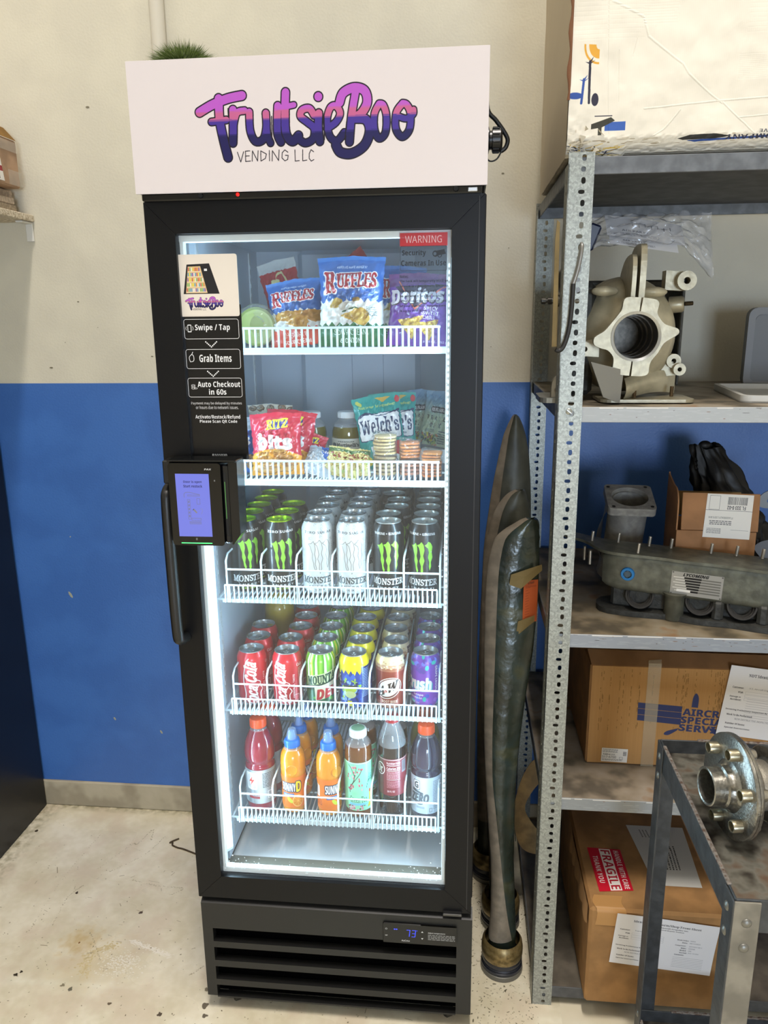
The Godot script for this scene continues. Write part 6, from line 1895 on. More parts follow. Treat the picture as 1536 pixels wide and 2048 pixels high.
func build_top_carton() -> void:
	var t := thing("white_carton", "large worn white carton on top of the shelving unit", "box", Vector3(0.742, 1.8175, -0.09))
	# front face with creases, curling under at the foot; 0.6 m wide, 0.48 m high
	var nz := FastNoiseLite.new(); nz.seed = 5; nz.frequency = 9.0
	var nf := FastNoiseLite.new(); nf.seed = 6; nf.frequency = 60.0
	var g := Geo.new()
	g.grid(func(a: float, b: float) -> Vector3:
		var x := a * 0.6; var y := b * b * 0.48
		var z := nz.get_noise_2d(x, y) * 0.004
		if y < 0.03:
			z -= 0.022 * pow(1.0 - y / 0.03, 1.7)
			z += nf.get_noise_2d(x * 1.2, y * 3.0) * 0.004
		if x < 0.05 and y < 0.09: z += nf.get_noise_2d(x, y) * 0.006 * (1.0 - x / 0.05) * (1 - y / 0.09)
		var drop := 0.008 * (1.0 if x < 0.08 else 0.0) * maxf(0.0, 1.0 - y / 0.03)
		return Vector3(x, y + 0.001 + (0.006 if x > 0.1 else 0.0) * maxf(0.0, 1.0 - y / 0.03) - drop * 0.0, z), 110, 80)
	var p := Pic.new(1200, 960, H("#e9e2d2"))
	var r := RandomNumberGenerator.new(); r.seed = 77
	var at := func(x: float, y: float) -> Vector2: return Vector2((x - 0.742) * 2000.0, (1 - sqrt(maxf(0.0, (y - 1.8165) / 0.48))) * 960.0)
	for x in range(0, 1200, 6): p.rect(x, 0, 3, 960, H("#ebe4d5"))
	var oc: Vector2 = at.call(0.79, 1.99)
	for rr in [[52, 44], [36, 12]]:
		var ring := []
		for i in 12:
			var an := PI / 2 + i / 11.0 * PI * 0.52
			ring.append(oc + Vector2(cos(an), sin(an)) * rr[0])
		for i in 12:
			var an := PI / 2 + (11 - i) / 11.0 * PI * 0.52
			ring.append(oc + Vector2(cos(an), sin(an)) * (rr[1] if rr[0] < 50 else 46))
		p.poly(ring, H("#e2a63c"))
	var ink := H("#2b2a3c"); var blue := H("#2f4f9a")
	for q in [[0.775, 1.965, 0.776, 1.90, ink], [0.766, 1.938, 0.763, 1.90, blue]]:
		var a: Vector2 = at.call(q[0], q[1]); var b: Vector2 = at.call(q[2], q[3])
		p.stroke([a, b], 8, q[4]); p.poly([a + Vector2(-16, 0), a + Vector2(0, 8), a + Vector2(18, -4), a + Vector2(4, 2), a + Vector2(12, -14), a + Vector2(-4, 2)], q[4])
	for q in [[0.752, 1.912, 26, 12, blue], [0.786, 1.905, 12, 24, ink]]:
		var a: Vector2 = at.call(q[0], q[1]); p.oval(a.x, a.y, q[2], q[3], q[4])
	var pl: Vector2 = at.call(0.8, 1.868)
	p.rect(pl.x + 10, pl.y - 4, 70, 46, H("#3a5fae")); p.poly([pl + Vector2(-36, 4), pl + Vector2(30, -26), pl + Vector2(44, -10), pl + Vector2(0, 22), pl + Vector2(-36, 30)], H("#3a392f")); p.rect(pl.x - 26, pl.y - 34, 60, 4, ink); p.rect(pl.x - 12, pl.y + 20, 12, 46, H("#3a392f"))
	# rolled foot: taped print seen upside down
	var fo: Vector2 = at.call(0.742, 1.846)
	for i in 260: p.oval(r.randf() * 1200, fo.y + r.randf() * 220, r.randf_range(4, 26), r.randf_range(1, 6), H(["#cfc4ae", "#e8e0cf", "#b8ab92", "#a8987c"][i % 4]))
	for i in 60: p.stroke([Vector2(r.randf() * 130, fo.y + 40 + r.randf() * 150), Vector2(r.randf() * 200, fo.y + 60 + r.randf() * 150)], 4, H(["#23263c", "#e9e4d8", "#d9b64c"][i % 3]))
	var f2: Vector2 = at.call(0.93, 1.8385)
	p.poly([f2, f2 + Vector2(40, -26), f2 + Vector2(120, -30), f2 + Vector2(180, -8), f2 + Vector2(120, 12), f2 + Vector2(20, 14)], H("#2c2b28")); p.poly([f2 + Vector2(30, 18), f2 + Vector2(300, -6), f2 + Vector2(320, 8), f2 + Vector2(60, 34)], blue)
	var f3: Vector2 = at.call(1.005, 1.838)
	p.text("ENGINE FILTER COMPANY", 0, 0, 460, 40, H("#3a3a48"), true, false, Transform2D(PI, f3 + Vector2(470, 20)))
	p.text("10 FACTORY DRIVE", 0, 0, 220, 22, H("#55555f"), true, false, Transform2D(PI, f3 + Vector2(340, -30)))
	# creases and flute marks as fine relief
	var bp := Pic.new(1200, 960, Color(0.5, 0.5, 0.5))
	for c in [[0.8, 2.06, 0.86, 2.03], [0.86, 2.03, 0.87, 2.0], [0.87, 2.0, 0.93, 1.955], [0.93, 1.955, 0.94, 1.94], [0.94, 1.94, 1.0, 1.893], [0.87, 1.888, 0.99, 1.897], [0.99, 1.897, 1.09, 1.9], [0.93, 1.885, 0.905, 1.855], [0.905, 1.855, 0.87, 1.836], [1.0, 1.895, 1.04, 1.86], [1.04, 1.86, 1.065, 1.838], [1.03, 1.87, 1.09, 1.873]]:
		bp.stroke([at.call(c[0], c[1]), at.call(c[2], c[3])], 7, Color(0.62, 0.62, 0.62)); bp.stroke([at.call(c[0], c[1]), at.call(c[2], c[3])], 3, Color(0.75, 0.75, 0.75))
	for c in [[0.8, 2.07, 0.812, 1.85], [0.822, 1.98, 0.826, 1.9], [0.852, 2.0, 0.846, 1.97]]: bp.stroke([at.call(c[0], c[1]), at.call(c[2], c[3])], 2.5, Color(0.36, 0.36, 0.36))
	for q in [[0.745, 2.0, 0.1, 0.1], [1.03, 2.0, 0.1, 0.1], [0.86, 2.02, 0.05, 0.06], [1.02, 1.93, 0.07, 0.04]]:
		for i in 14:
			var a: Vector2 = at.call(q[0], q[1] + q[3] * i / 14.0)
			for k in 20: bp.rect(a.x + k * q[2] * 100.0, a.y, 60 * r.randf() * q[2] * 10.0, 3, Color(0.47, 0.47, 0.47))
	part(t, "printed_face", g, mat(p.tex(), 0.75, 0.0, {"heightmap_enabled": true, "heightmap_texture": bp.tex(), "heightmap_scale": 0.25}))
	g = Geo.new()
	g.box(Vector3(0.301, 0.243, -0.258), Vector3(0.596, 0.474, 0.46), 0.004)
	part(t, "body", g, speck("#d9cdb6", 0.02, 2.5, 0.85, 0.0, 0.05, true, "#d8d8d8"))
	g = Geo.new()
	g.grid(func(a: float, b: float) -> Vector3: return Vector3(-0.001 + nf.get_noise_2d(a * 0.2, b * 0.5) * 0.0015, b * 0.48 + 0.001, -0.48 + a * 0.476), 16, 16, true)
	part(t, "side_panel", g, mat("#cbbba0", 0.85))
	g = Geo.new()
	g.grid(func(a: float, b: float) -> Vector3: return Vector3(-0.004 + a * 0.006 + 0.002 * sin(b * 40.0) * (1 - a), 0.09 + b * 0.39, 0.001 + 0.0025 * sin(a * PI)), 5, 30)
	part(t, "torn_edge", g, mat("#7a5238", 0.9))
	g = Geo.new()
	var r3 := RandomNumberGenerator.new(); r3.seed = 9
	for i in 14:
		var q := Vector3(0.004 + r3.randf() * 0.05, 0.012 + r3.randf() * 0.03, 0.0 + r3.randf() * 0.004)
		var e := Vector3(r3.randfn(0, 0.008), r3.randfn(0, 0.004), 0.003 + r3.randf() * 0.006)
		var s := Vector3(r3.randfn(0, 0.006), r3.randfn(0, 0.006), r3.randfn(0, 0.003))
		g.ftri(q, q + s, q + e); g.ftri(q + s, q, q + e)
	part(t, "frayed_tape", g, mat("#d9d2c0", 0.4), Vector3.ZERO, "", "stuff")

func stud(t: Node3D, called: String, a: Vector3, b: Vector3, r: float, m: Material) -> void:
	var g := Geo.new()
	var l := a.distance_to(b)
	g.xf = line_rot(a, b)
	var pr := [Vector2(0, 0), Vector2(r * 0.8, 0)]
	var n := int(l / 0.0025)
	for i in n:
		pr.append(Vector2(r, l * (i + 0.3) / n)); pr.append(Vector2(r * 0.86, l * (i + 0.8) / n))
	pr.append(Vector2(r * 0.8, l)); pr.append(Vector2(0, l))
	g.lathe(pr, 10)
	part(t, called, g, m)

func build_parts() -> void:
	var alu := speck("#c6bc9e", 0.02, 6.0, 0.38, 0.2, 0.03, false, "#dedede")
	var alu2 := speck("#a69d84", 0.03, 6.0, 0.36, 0.35, 0.02, false, "#e4e4e4")
	var steel := mat("#8f8f8a", 0.35, 0.85)
	var dark := speck("#454541", 0.03, 6.0, 0.6, 0.4, 0.08)
	# --- gearbox-like cast housing on the second shelf
	var t := thing("cast_housing", "pale cast metal engine housing with a split clamp ring facing out, second shelf", "engine part", Vector3(0.888, 1.507, -0.135))
	var g := Geo.new()
	g.xf = Transform3D(Basis(Vector3.RIGHT, PI / 2).scaled(Vector3(1.0, 1.13, 1.0)), Vector3(0.004, 0.0, 0.0))
	g.lathe([Vector2(0.04, -0.004), Vector2(0.047, -0.008), Vector2(0.05, -0.03), Vector2(0.058, -0.04), Vector2(0.078, -0.056), Vector2(0.092, -0.078), Vector2(0.1, -0.11), Vector2(0.103, -0.15), Vector2(0.103, -0.25), Vector2(0, -0.25)], 48)
	part(t, "bell", g, alu)
	g = Geo.new(); g.xf = Transform3D(Basis(Vector3.RIGHT, PI / 2), Vector3.ZERO)
	g.lathe([Vector2(0.0, -0.13), Vector2(0.036, -0.13), Vector2(0.036, -0.1), Vector2(0.039, -0.1), Vector2(0.039, -0.07), Vector2(0.037, -0.07), Vector2(0.037, -0.064), Vector2(0.04, -0.064), Vector2(0.04, -0.03), Vector2(0.0385, -0.03), Vector2(0.0385, -0.026), Vector2(0.041, -0.026), Vector2(0.041, 0.014)], 40)
	part(t, "bore", g, speck("#57534c", 0.03, 9.0, 0.4, 0.7))
	g = Geo.new(); g.xf = Transform3D(Basis(Vector3.RIGHT, PI / 2), Vector3.ZERO)
	g.lathe([Vector2(0.041, 0.016), Vector2(0.046, 0.018), Vector2(0.046, 0.0)], 40)
	part(t, "bore_lining", g, mat("#b9bcbc", 0.3, 0.85))
	# the two halves of the clamp ring, split top and bottom
	for s in [-1.0, 1.0]:
		var o := []
		var prof := [[88, 0.071], [78, 0.072], [68, 0.074], [62, 0.07], [56, 0.057], [46, 0.053], [30, 0.055], [22, 0.064], [15, 0.077], [8, 0.077], [0, 0.062], [-10, 0.053], [-30, 0.052], [-48, 0.054], [-57, 0.061], [-62, 0.072], [-68, 0.0755], [-78, 0.074], [-88, 0.073]]
		if s < 0: prof = [[91, 0.071], [102, 0.072], [111, 0.074], [117, 0.07], [124, 0.058], [135, 0.053], [160, 0.053], [176, 0.06], [186, 0.0755], [196, 0.077], [204, 0.066], [212, 0.056], [228, 0.054], [237, 0.062], [243, 0.073], [250, 0.0755], [260, 0.074], [269, 0.073]]
		for q in prof: o.append(Vector2(cos(deg_to_rad(q[0])), sin(deg_to_rad(q[0]))) * q[1])
		var inner := []
		for i in 15:
			var a: float = lerpf(prof[prof.size() - 1][0], prof[0][0], i / 14.0)
			inner.append(Vector2(cos(deg_to_rad(a)), sin(deg_to_rad(a))) * 0.046)
		var oc := curve(o, 3)
		g = Geo.new(); g.xf = Transform3D(Basis(Vector3(0, 0, 1), -0.09), Vector3(0, 0, 0.002))
		g.prism(PackedVector2Array(oc + inner), 0.014, [], true)
		part(t, "clamp_half", g, alu2)
	# twin split flanges rising from the ring
	for q in [[-0.011, 0.008, 0.15], [0.003, 0.011, 0.168]]:
		g = Geo.new(); g.xf = Transform3D(Basis(Vector3.UP, -PI / 2), Vector3(q[0] + q[1], 0, 0))
		g.prism(PackedVector2Array(curve([Vector2(0.0, 0.066), Vector2(0.004, 0.11), Vector2(0.0, q[2] - 0.01), Vector2(-0.02, q[2]), Vector2(-0.08, q[2] - 0.01), Vector2(-0.12, 0.1), Vector2(-0.06, 0.07)], 4)), q[1])
		part(t, "split_flange", g, alu2)
	# bosses, ears, ribs
	for q in [[0.1, 0.102, -0.07, 0.018, 0.03], [-0.087, -0.024, -0.05, 0.014, 0.03], [0.105, -0.066, -0.09, 0.012, 0.03], [0.095, -0.05, -0.1, 0.014, 0.03]]:
		g = Geo.new(); g.xf.origin = Vector3(q[0], q[1], q[2])
		g.prism(disc(Vector2.ZERO, q[3], 22), q[4], [disc(Vector2.ZERO, q[3] * 0.36, 12)], true)
		g.xf.origin.z -= 0.02
		g.prism(PackedVector2Array([Vector2(-q[0] * 0.35, -0.016), Vector2(0, -q[3]), Vector2(0, q[3]), Vector2(-q[0] * 0.35, 0.02)]), 0.03)
		part(t, "mounting_ear", g, alu2)
		g = Geo.new(); g.xf.origin = Vector3(q[0], q[1], q[2] + 0.004); g.prism(disc(Vector2.ZERO, q[3] * 0.37, 12), 0.002); part(t, "bolt_hole", g, mat("#161513", 0.7))
	g = Geo.new(); g.xf = line_rot(Vector3(0.085, 0.058, -0.1), Vector3(0.115, 0.06, -0.09)); g.lathe([Vector2(0, 0), Vector2(0.016, 0), Vector2(0.016, 0.024), Vector2(0.013, 0.028), Vector2(0, 0.028)], 20)
	part(t, "side_boss", g, alu2)
	stud(t, "stud", Vector3(0.112, 0.06, -0.09), Vector3(0.128, 0.061, -0.09), 0.0045, mat("#4a4030", 0.4, 0.8))
	for q in [[-0.05, 0.085, 0.7], [0.042, 0.082, -0.5]]:
		g = Geo.new(); g.ball(Vector3(q[0], q[1], -0.052), Vector3(0.026, 0.01, 0.013), 16, 10)
		part(t, "rib", g, alu)
	# lower skirt and hanging plate
	g = Geo.new()
	g.grid(func(a: float, b: float) -> Vector3: return Vector3(lerpf(-0.01, 0.108, a), lerpf(-0.123, -0.08, b) + 0.012 * sin(a * 2.5) , -0.02 - 0.08 * a + 0.03 * sin(b * 3.0) * (1 - a)), 14, 8)
	g.grid(func(a: float, b: float) -> Vector3: return Vector3(lerpf(-0.01, 0.108, a), lerpf(-0.123, -0.08, b) + 0.012 * sin(a * 2.5) , -0.023 - 0.08 * a + 0.03 * sin(b * 3.0) * (1 - a)), 14, 8, true)
	part(t, "skirt", g, alu)
	g = Geo.new(); g.xf = Transform3D(Basis(Vector3.UP, 0.35), Vector3(0, 0, 0.004))
	g.prism(PackedVector2Array([Vector2(-0.09, -0.045), Vector2(-0.02, -0.062), Vector2(-0.024, -0.1245), Vector2(-0.06, -0.112)]), 0.003)
	part(t, "hanging_plate", g, mat("#8b8a84", 0.45, 0.7))
	g = Geo.new(); g.box(Vector3(0.112, 0.0, -0.17), Vector3(0.006, 0.2, 0.14), 0.002); g.box(Vector3(0.004, 0.1, -0.2), Vector3(0.2, 0.02, 0.06), 0.004)
	part(t, "rear_cover", g, dark)
	g = Geo.new(); g.xf = Transform3D(Basis(Vector3.RIGHT, -PI / 2), Vector3(0, -0.1255, -0.06))
	g.prism(round_rect(-0.055, -0.06, 0.18, 0.12, 0.02), 0.006)
	part(t, "foot_flange", g, alu2)
	for q in [[0.012, -0.02], [0.09, -0.05]]: stud(t, "stud", Vector3(q[0], -0.118, q[1]), Vector3(q[0], -0.098, q[1]), 0.004, mat("#5a4a34", 0.4, 0.7))
	# --- black fittings behind the post
	t = thing("pump_fitting", "dark accessory fitting with a brass bolt poking out left of the post, second shelf", "engine part", Vector3(0.79, 1.3795, -0.2))
	g = Geo.new(); g.xf = Transform3D(Basis(Vector3.RIGHT, PI / 2), Vector3(-0.012, 0.235, 0.0)); g.lathe([Vector2(0, 0.02), Vector2(0.012, 0.02), Vector2(0.014, 0.012), Vector2(0.026, 0.012), Vector2(0.03, 0.006), Vector2(0.03, -0.05), Vector2(0, -0.05)], 28)
	part(t, "pulley", g, mat("#77736c", 0.4, 0.5))
	g = Geo.new(); g.box(Vector3(0.012, 0.12, -0.03), Vector3(0.05, 0.22, 0.05), 0.01); part(t, "block", g, dark)
	g = Geo.new(); g.xf = line_rot(Vector3(0.0, 0.195, 0.03), Vector3(-0.06, 0.195, 0.034)); g.lathe([Vector2(0, 0), Vector2(0.009, 0), Vector2(0.009, 0.034), Vector2(0.011, 0.036), Vector2(0.011, 0.046), Vector2(0.005, 0.047), Vector2(0.005, 0.056), Vector2(0, 0.057)], 8)
	part(t, "spindle", g, mat("#6c685e", 0.35, 0.8))
	g = Geo.new(); g.xf = line_rot(Vector3(-0.055, 0.195, 0.034), Vector3(-0.078, 0.195, 0.035)); g.lathe([Vector2(0, 0), Vector2(0.0075, 0), Vector2(0.0075, 0.008), Vector2(0.004, 0.008), Vector2(0.004, 0.012), Vector2(0.0065, 0.012), Vector2(0.0065, 0.02), Vector2(0, 0.021)], 6)
	part(t, "nut", g, mat("#3a3834", 0.35, 0.8))
	g = Geo.new(); g.xf = Transform3D(Basis(Vector3.RIGHT, -PI / 2), Vector3(-0.05, 0.001, 0.01)); g.prism(round_rect(-0.022, -0.05, 0.075, 0.12, 0.02), 0.01)
	part(t, "base_flange", g, mat("#9a9a94", 0.4, 0.7))
	g = Geo.new(); g.xf = Transform3D(Basis(Vector3.UP, 0.5), Vector3(-0.035, 0.012, 0.04)); g.prism(PackedVector2Array(curve([Vector2(-0.02, 0), Vector2(-0.018, 0.03), Vector2(0.0, 0.044), Vector2(0.02, 0.036), Vector2(0.022, 0)], 5)), 0.004)
	part(t, "tab", g, mat("#b0aa9c", 0.4, 0.7))
	stud(t, "stud", Vector3(-0.04, 0.025, 0.05), Vector3(-0.012, 0.026, 0.06), 0.004, mat("#c0bba8", 0.3, 0.8))
	# hose hooked through the post
	t = thing("wire_hook", "black rubber-sleeved wire hooked through a hole in the shelving post", "hook", Vector3(0.7475, 1.5, -0.083))
	g = Geo.new()
	g.tube(curve([Vector3(0.025, 0.172, -0.004), Vector3(0.027, 0.165, 0.008), Vector3(0.022, 0.13, 0.01), Vector3(0.014, 0.1, 0.01)], 6), 0.0035, 10)
	part(t, "wire", g, mat("#8d8b86", 0.35, 0.6))
	g = Geo.new()
	g.tube(curve([Vector3(0.0145, 0.102, 0.01), Vector3(0.0135, 0.06, 0.01), Vector3(0.01, 0.02, 0.01), Vector3(0.002, -0.008, 0.011), Vector3(-0.006, -0.016, 0.012), Vector3(-0.012, -0.014, 0.013)], 6), 0.0042, 10)
	part(t, "rubber_sleeve", g, mat("#1e1c1a", 0.5))
	t = thing("cardboard_strip", "narrow tan cardboard strip tucked against the post beside the hooked wire", "cardboard", Vector3(0.738, 1.49, -0.11))
	g = Geo.new(); g.xf = Transform3D(Basis(Vector3(0, 0, 1), 0.02), Vector3.ZERO); g.prism(PackedVector2Array([Vector2(-0.006, 0), Vector2(0.003, 0), Vector2(0.004, 0.22), Vector2(-0.001, 0.225), Vector2(-0.004, 0.19)]), 0.004)
	part(t, "strip", g, corrugated("#8a7446"))
	# --- zip bag with papers on top of the housing
	t = thing("zip_bag", "clear zip bag of folded papers lying on top of the cast housing", "bag", Vector3(0.93, 1.685, -0.24))
	var nz := FastNoiseLite.new(); nz.seed = 14; nz.frequency = 9.0
	var shell := func(a: float, b: float, s: float) -> Vector3:
		var e := pow(maxf(0.0, sin(a * PI) * sin(b * PI)), 0.6)
		var x := lerpf(-0.115, 0.115, a)
		var y := lerpf(0.0, 0.055, b) - 0.09 * maxf(0.0, a - 0.72) * (1.0 - b) * 3.0
		return Vector3(x, y + nz.get_noise_2d(a * 0.6, b * 0.6) * 0.012 - 0.012 * (1 - a) * (1 - b), s * (0.004 + e * 0.028) - b * 0.05 + 0.03 + nz.get_noise_2d(a * 0.8 + 7.0, b * 0.8) * 0.014)
	g = Geo.new()
	g.grid(func(a: float, b: float) -> Vector3: return shell.call(a, b, 1.0), 30, 20)
	g.grid(func(a: float, b: float) -> Vector3: return shell.call(a, b, -1.0), 30, 20, true)
	part(t, "film", g, clear(Color(0.8, 0.82, 0.86), 0.22, 0.14))
	g = Geo.new(); g.box(Vector3(-0.118, 0.01, 0.02), Vector3(0.024, 0.05, 0.012), 0.004, Basis(Vector3(0, 0, 1), -0.35))
	part(t, "zip_strip", g, mat("#1c2440", 0.35))
	var p := Pic.new(360, 180, H("#d6d6d8")); var r := RandomNumberGenerator.new(); r.seed = 3
	for i in 7: p.rect(120 + i * 30, 40 + (i % 2) * 10, 4, 30, H("#50505a"))
	p.text("AIR PARTS", 70, 110, 120, 16, H("#50505a")); p.lines(60, 140, 180, 24, 2, H("#8a8a92"), r)
	g = Geo.new()
	g.grid(func(a: float, b: float) -> Vector3: return Vector3(lerpf(-0.09, 0.06, a), 0.012 + b * 0.042 - a * 0.022, 0.03 - b * 0.04 + 0.006 * sin(a * 5.0)), 12, 6)
	g.grid(func(a: float, b: float) -> Vector3: return Vector3(lerpf(-0.085, 0.045, a), -0.004 + b * 0.032 - a * 0.02, 0.038 - b * 0.03), 12, 6)
	part(t, "folded_papers", g, mat(p.tex(), 0.7, 0.0, {"cull_mode": BaseMaterial3D.CULL_DISABLED}))
	# --- grey plastic bin and shallow lid at the right of the second shelf
	t = thing("plastic_bin", "grey plastic bin lid standing on edge at the back right of the second shelf", "bin", Vector3(1.36, 1.3795, -0.52))
	g = Geo.new()
	g.prism(round_rect(-0.14, 0.0, 0.3, 0.182, 0.02), 0.012, [], true)
	part(t, "panel", g, mat("#77787a", 0.5))
	g = Geo.new(); g.xf.origin.z = 0.012; g.prism(round_rect(-0.14, 0.0, 0.3, 0.182, 0.02), 0.008, [round_rect(-0.125, 0.014, 0.27, 0.152, 0.012)], true)
	part(t, "rim", g, mat("#838486", 0.5))
	t = thing("shallow_tray", "white shallow plastic tray lying flat at the right of the second shelf", "tray", Vector3(1.235, 1.3795, -0.34), -0.12)
	g = Geo.new(); g.xf = Transform3D(Basis(Vector3.RIGHT, -PI / 2), Vector3.ZERO)
	g.prism(round_rect(-0.11, -0.2, 0.36, 0.3, 0.02), 0.003)
	g.prism(round_rect(-0.11, -0.2, 0.36, 0.3, 0.02), 0.014, [round_rect(-0.1, -0.19, 0.34, 0.28, 0.016)], true)
	part(t, "tray", g, mat("#c9c8c2", 0.45))
	# --- flanged pipe adapter on the third shelf
	t = thing("pipe_adapter", "grey cast pipe adapter with a square four-hole flange, third shelf", "engine part", Vector3(0.952, 0.94, -0.44))
	t.rotation.x = 0.33
	var cast := speck("#b0aca4", 0.03, 6.0, 0.5, 0.35, 0.04, false, "#dcdcdc")
	g = Geo.new(); g.lathe([Vector2(0.036, 0.205), Vector2(0.044, 0.2), Vector2(0.044, 0.05), Vector2(0.048, 0.03), Vector2(0.052, 0.0), Vector2(0.046, 0.0), Vector2(0.038, 0.04), Vector2(0.037, 0.16)], 36)
	part(t, "pipe", g, cast)
	g = Geo.new(); g.xf = Transform3D(Basis(Vector3.RIGHT, -PI / 2).rotated(Vector3.UP, -0.04), Vector3(0, 0.195, 0))
	var holes := [disc(Vector2.ZERO, 0.041, 32)]
	for q in [[-1, -1], [1, -1], [1, 1], [-1, 1]]: holes.append(disc(Vector2(q[0], q[1]) * 0.0415, 0.0042, 10))
	g.prism(round_rect(-0.053, -0.053, 0.106, 0.106, 0.011), 0.019, [holes[0]], true)
	part(t, "square_flange", g, cast)
	for q in [[-1, -1], [1, -1], [1, 1], [-1, 1]]:
		g = Geo.new(); g.lathe([Vector2(0.0042, 0), Vector2(0, 0)], 12); part(t, "bolt_hole", g, mat("#1c1a18", 0.8), Vector3(q[0] * 0.0425, 0.2143, q[1] * 0.0425))
	g = Geo.new(); g.grid(func(a: float, b: float) -> Vector3: return Vector3(-0.044 - 0.02 * sin(b * PI) * (1 - a), 0.03 + b * 0.15, -0.04 * a), 4, 10)
	part(t, "side_web", g, cast)
	# --- open small carton with a shipping label
	t = thing("open_carton", "small open brown carton with a white shipping label upside down on its flap", "box", Vector3(1.117, 0.9205, -0.27), -0.07)
	var kraft := corrugated("#a9764a")
	g = Geo.new()
	for q in [[0, 0.085, 0.0, 0.164, 0.17, 0.003], [0, 0.085, -0.13, 0.164, 0.17, 0.003]]:
		g.box(Vector3(q[0], q[1], q[2]), Vector3(q[3], q[4], q[5]), 0.0008)
	for s in [-1, 1]: g.box(Vector3(s * 0.0805, 0.085, -0.065), Vector3(0.003, 0.17, 0.13), 0.0008)
	g.box(Vector3(0, 0.002, -0.065), Vector3(0.16, 0.003, 0.13), 0.0005)
	part(t, "body", g, kraft)
	g = Geo.new(); g.box(Vector3(0.006, 0.2115, -0.006), Vector3(0.158, 0.082, 0.003), 0.0008, Basis(Vector3.RIGHT, -0.12))
	part(t, "front_flap", g, kraft)
	g = Geo.new(); g.xf = Transform3D(Basis(Vector3.UP, PI / 2), Vector3(-0.083, 0.17, -0.065)); g.prism(PackedVector2Array(curve([Vector2(-0.064, 0), Vector2(-0.062, 0.06), Vector2(-0.04, 0.085), Vector2(0.0, 0.09), Vector2(0.05, 0.1), Vector2(0.062, 0.098), Vector2(0.064, 0)], 4)), 0.003)
	part(t, "side_flap", g, kraft)
	g = Geo.new(); g.box(Vector3(0.0, 0.2, -0.137), Vector3(0.16, 0.06, 0.003), 0.0008, Basis(Vector3.RIGHT, 0.15))
	part(t, "back_flap", g, corrugated("#8a6a3c"))
	p = Pic.new(480, 400, H("#e6e2da")); r.seed = 9
	p.bars(60, 306, 200, 70, H("#3a3a3a"), r)   # drawn upright, then the sheet is hung upside down
	p.text("FL 333 0-02", 70, 262, 190, 34, H("#1f1f1f")); p.rect(0, 250, 480, 3, H("#444444"))
	p.frame(340, 256, 110, 130, 3, H("#555555"))
	p.text("FT LAUDERDALE FL 33315-3610", 190, 176, 250, 18, H("#2a2a2a"), false); p.lines(200, 120, 230, 44, 3, H("#555555"), r); p.lines(300, 40, 150, 50, 5, H("#777777"), r)
	p.rect(20, 76, 180, 3, H("#8a8a8a"))
	p.im.flip_y(); p.im.flip_x()
	var lab := p.tex()
	g = Geo.new(); g.xf = Transform3D(Basis(Vector3.RIGHT, -0.12), Vector3(0.006, 0.2115, -0.006))
	g.quad(Vector3(-0.034, -0.055, 0.0024), Vector3(0.062, -0.058, 0.0024), Vector3(0.066, 0.038, 0.0024), Vector3(-0.028, 0.04, 0.0024))
	part(t, "shipping_label", g, mat(lab, 0.5))
	# --- intake casting with studs and name plate
	t = thing("intake_casting", "dark grey finned engine casting with studs, blue plug and a metal name plate, third shelf", "engine part", Vector3(1.045, 0.9205, -0.21), -0.26)
	var sump := speck("#6a6a5c", 0.02, 5.0, 0.48, 0.35, 0.05, false, "#c8c8c8")
	g = Geo.new()
	var sec := func(a: float, b: float) -> Vector3:
		var x := lerpf(-0.17, 0.175, a)
		var e: float = 1.0
		if a < 0.1: e = 0.72 + 0.28 * sqrt(a / 0.1)
		if a > 0.94: e = 0.85 + 0.15 * sqrt((1 - a) / 0.06)
		var an := b * TAU
		var c := cos(an); var s := sin(an)
		var q := Vector2(signf(c) * pow(absf(c), 0.3), signf(s) * pow(absf(s), 0.3))
		return Vector3(x, 0.087 + q.y * 0.04 * e - 0.012 * (a - 0.5) + (0.006 if q.y > 0.5 else 0.0), q.x * 0.042 * e)
	g.grid(sec, 40, 36)
	for a in [0.0, 1.0]:
		for i in 36: 
			var m := Vector3(-1 if a == 0.0 else 1, 0, 0)
			g.tri(Vector3(lerpf(-0.17, 0.175, a), 0.087, 0), sec.call(a, i / 36.0), sec.call(a, (i + 1) / 36.0), m, m, m)
	part(t, "chamber", g, sump)
	g = Geo.new(); g.xf = Transform3D(Basis(Vector3.RIGHT, -PI / 2), Vector3(0, 0.128, 0))
	var rim := []
	for q in [[-0.165, -0.045], [-0.12, -0.05], [-0.06, -0.046], [0.0, -0.05], [0.06, -0.046], [0.12, -0.05], [0.17, -0.052], [0.192, -0.03], [0.185, 0.02], [0.14, 0.05], [0.05, 0.046], [-0.05, 0.05], [-0.15, 0.046], [-0.21, 0.06], [-0.28, 0.09], [-0.29, 0.06], [-0.22, 0.02], [-0.19, -0.02]]: rim.append(Vector2(q[0], q[1]))
	g.xf.basis = g.xf.basis.rotated(Vector3(0, 0, 1), -0.035)
	g.prism(PackedVector2Array(curve(rim, 3, true)), 0.006, [], true)
	part(t, "top_flange", g, sump)
	var base := []
	for q in [[-0.17, 0.04], [-0.1, 0.052], [-0.03, 0.046], [0.03, 0.056], [0.09, 0.052], [0.16, 0.06], [0.19, 0.045], [0.185, -0.03], [0.1, -0.05], [-0.1, -0.05], [-0.175, -0.02]]: base.append(Vector2(q[0], -q[1]))
	g = Geo.new(); g.xf = Transform3D(Basis(Vector3.RIGHT, -PI / 2), Vector3(0, 0.0, 0)); g.prism(PackedVector2Array(curve(base, 3, true)), 0.012, [], true)
	part(t, "foot_flange", g, dark)
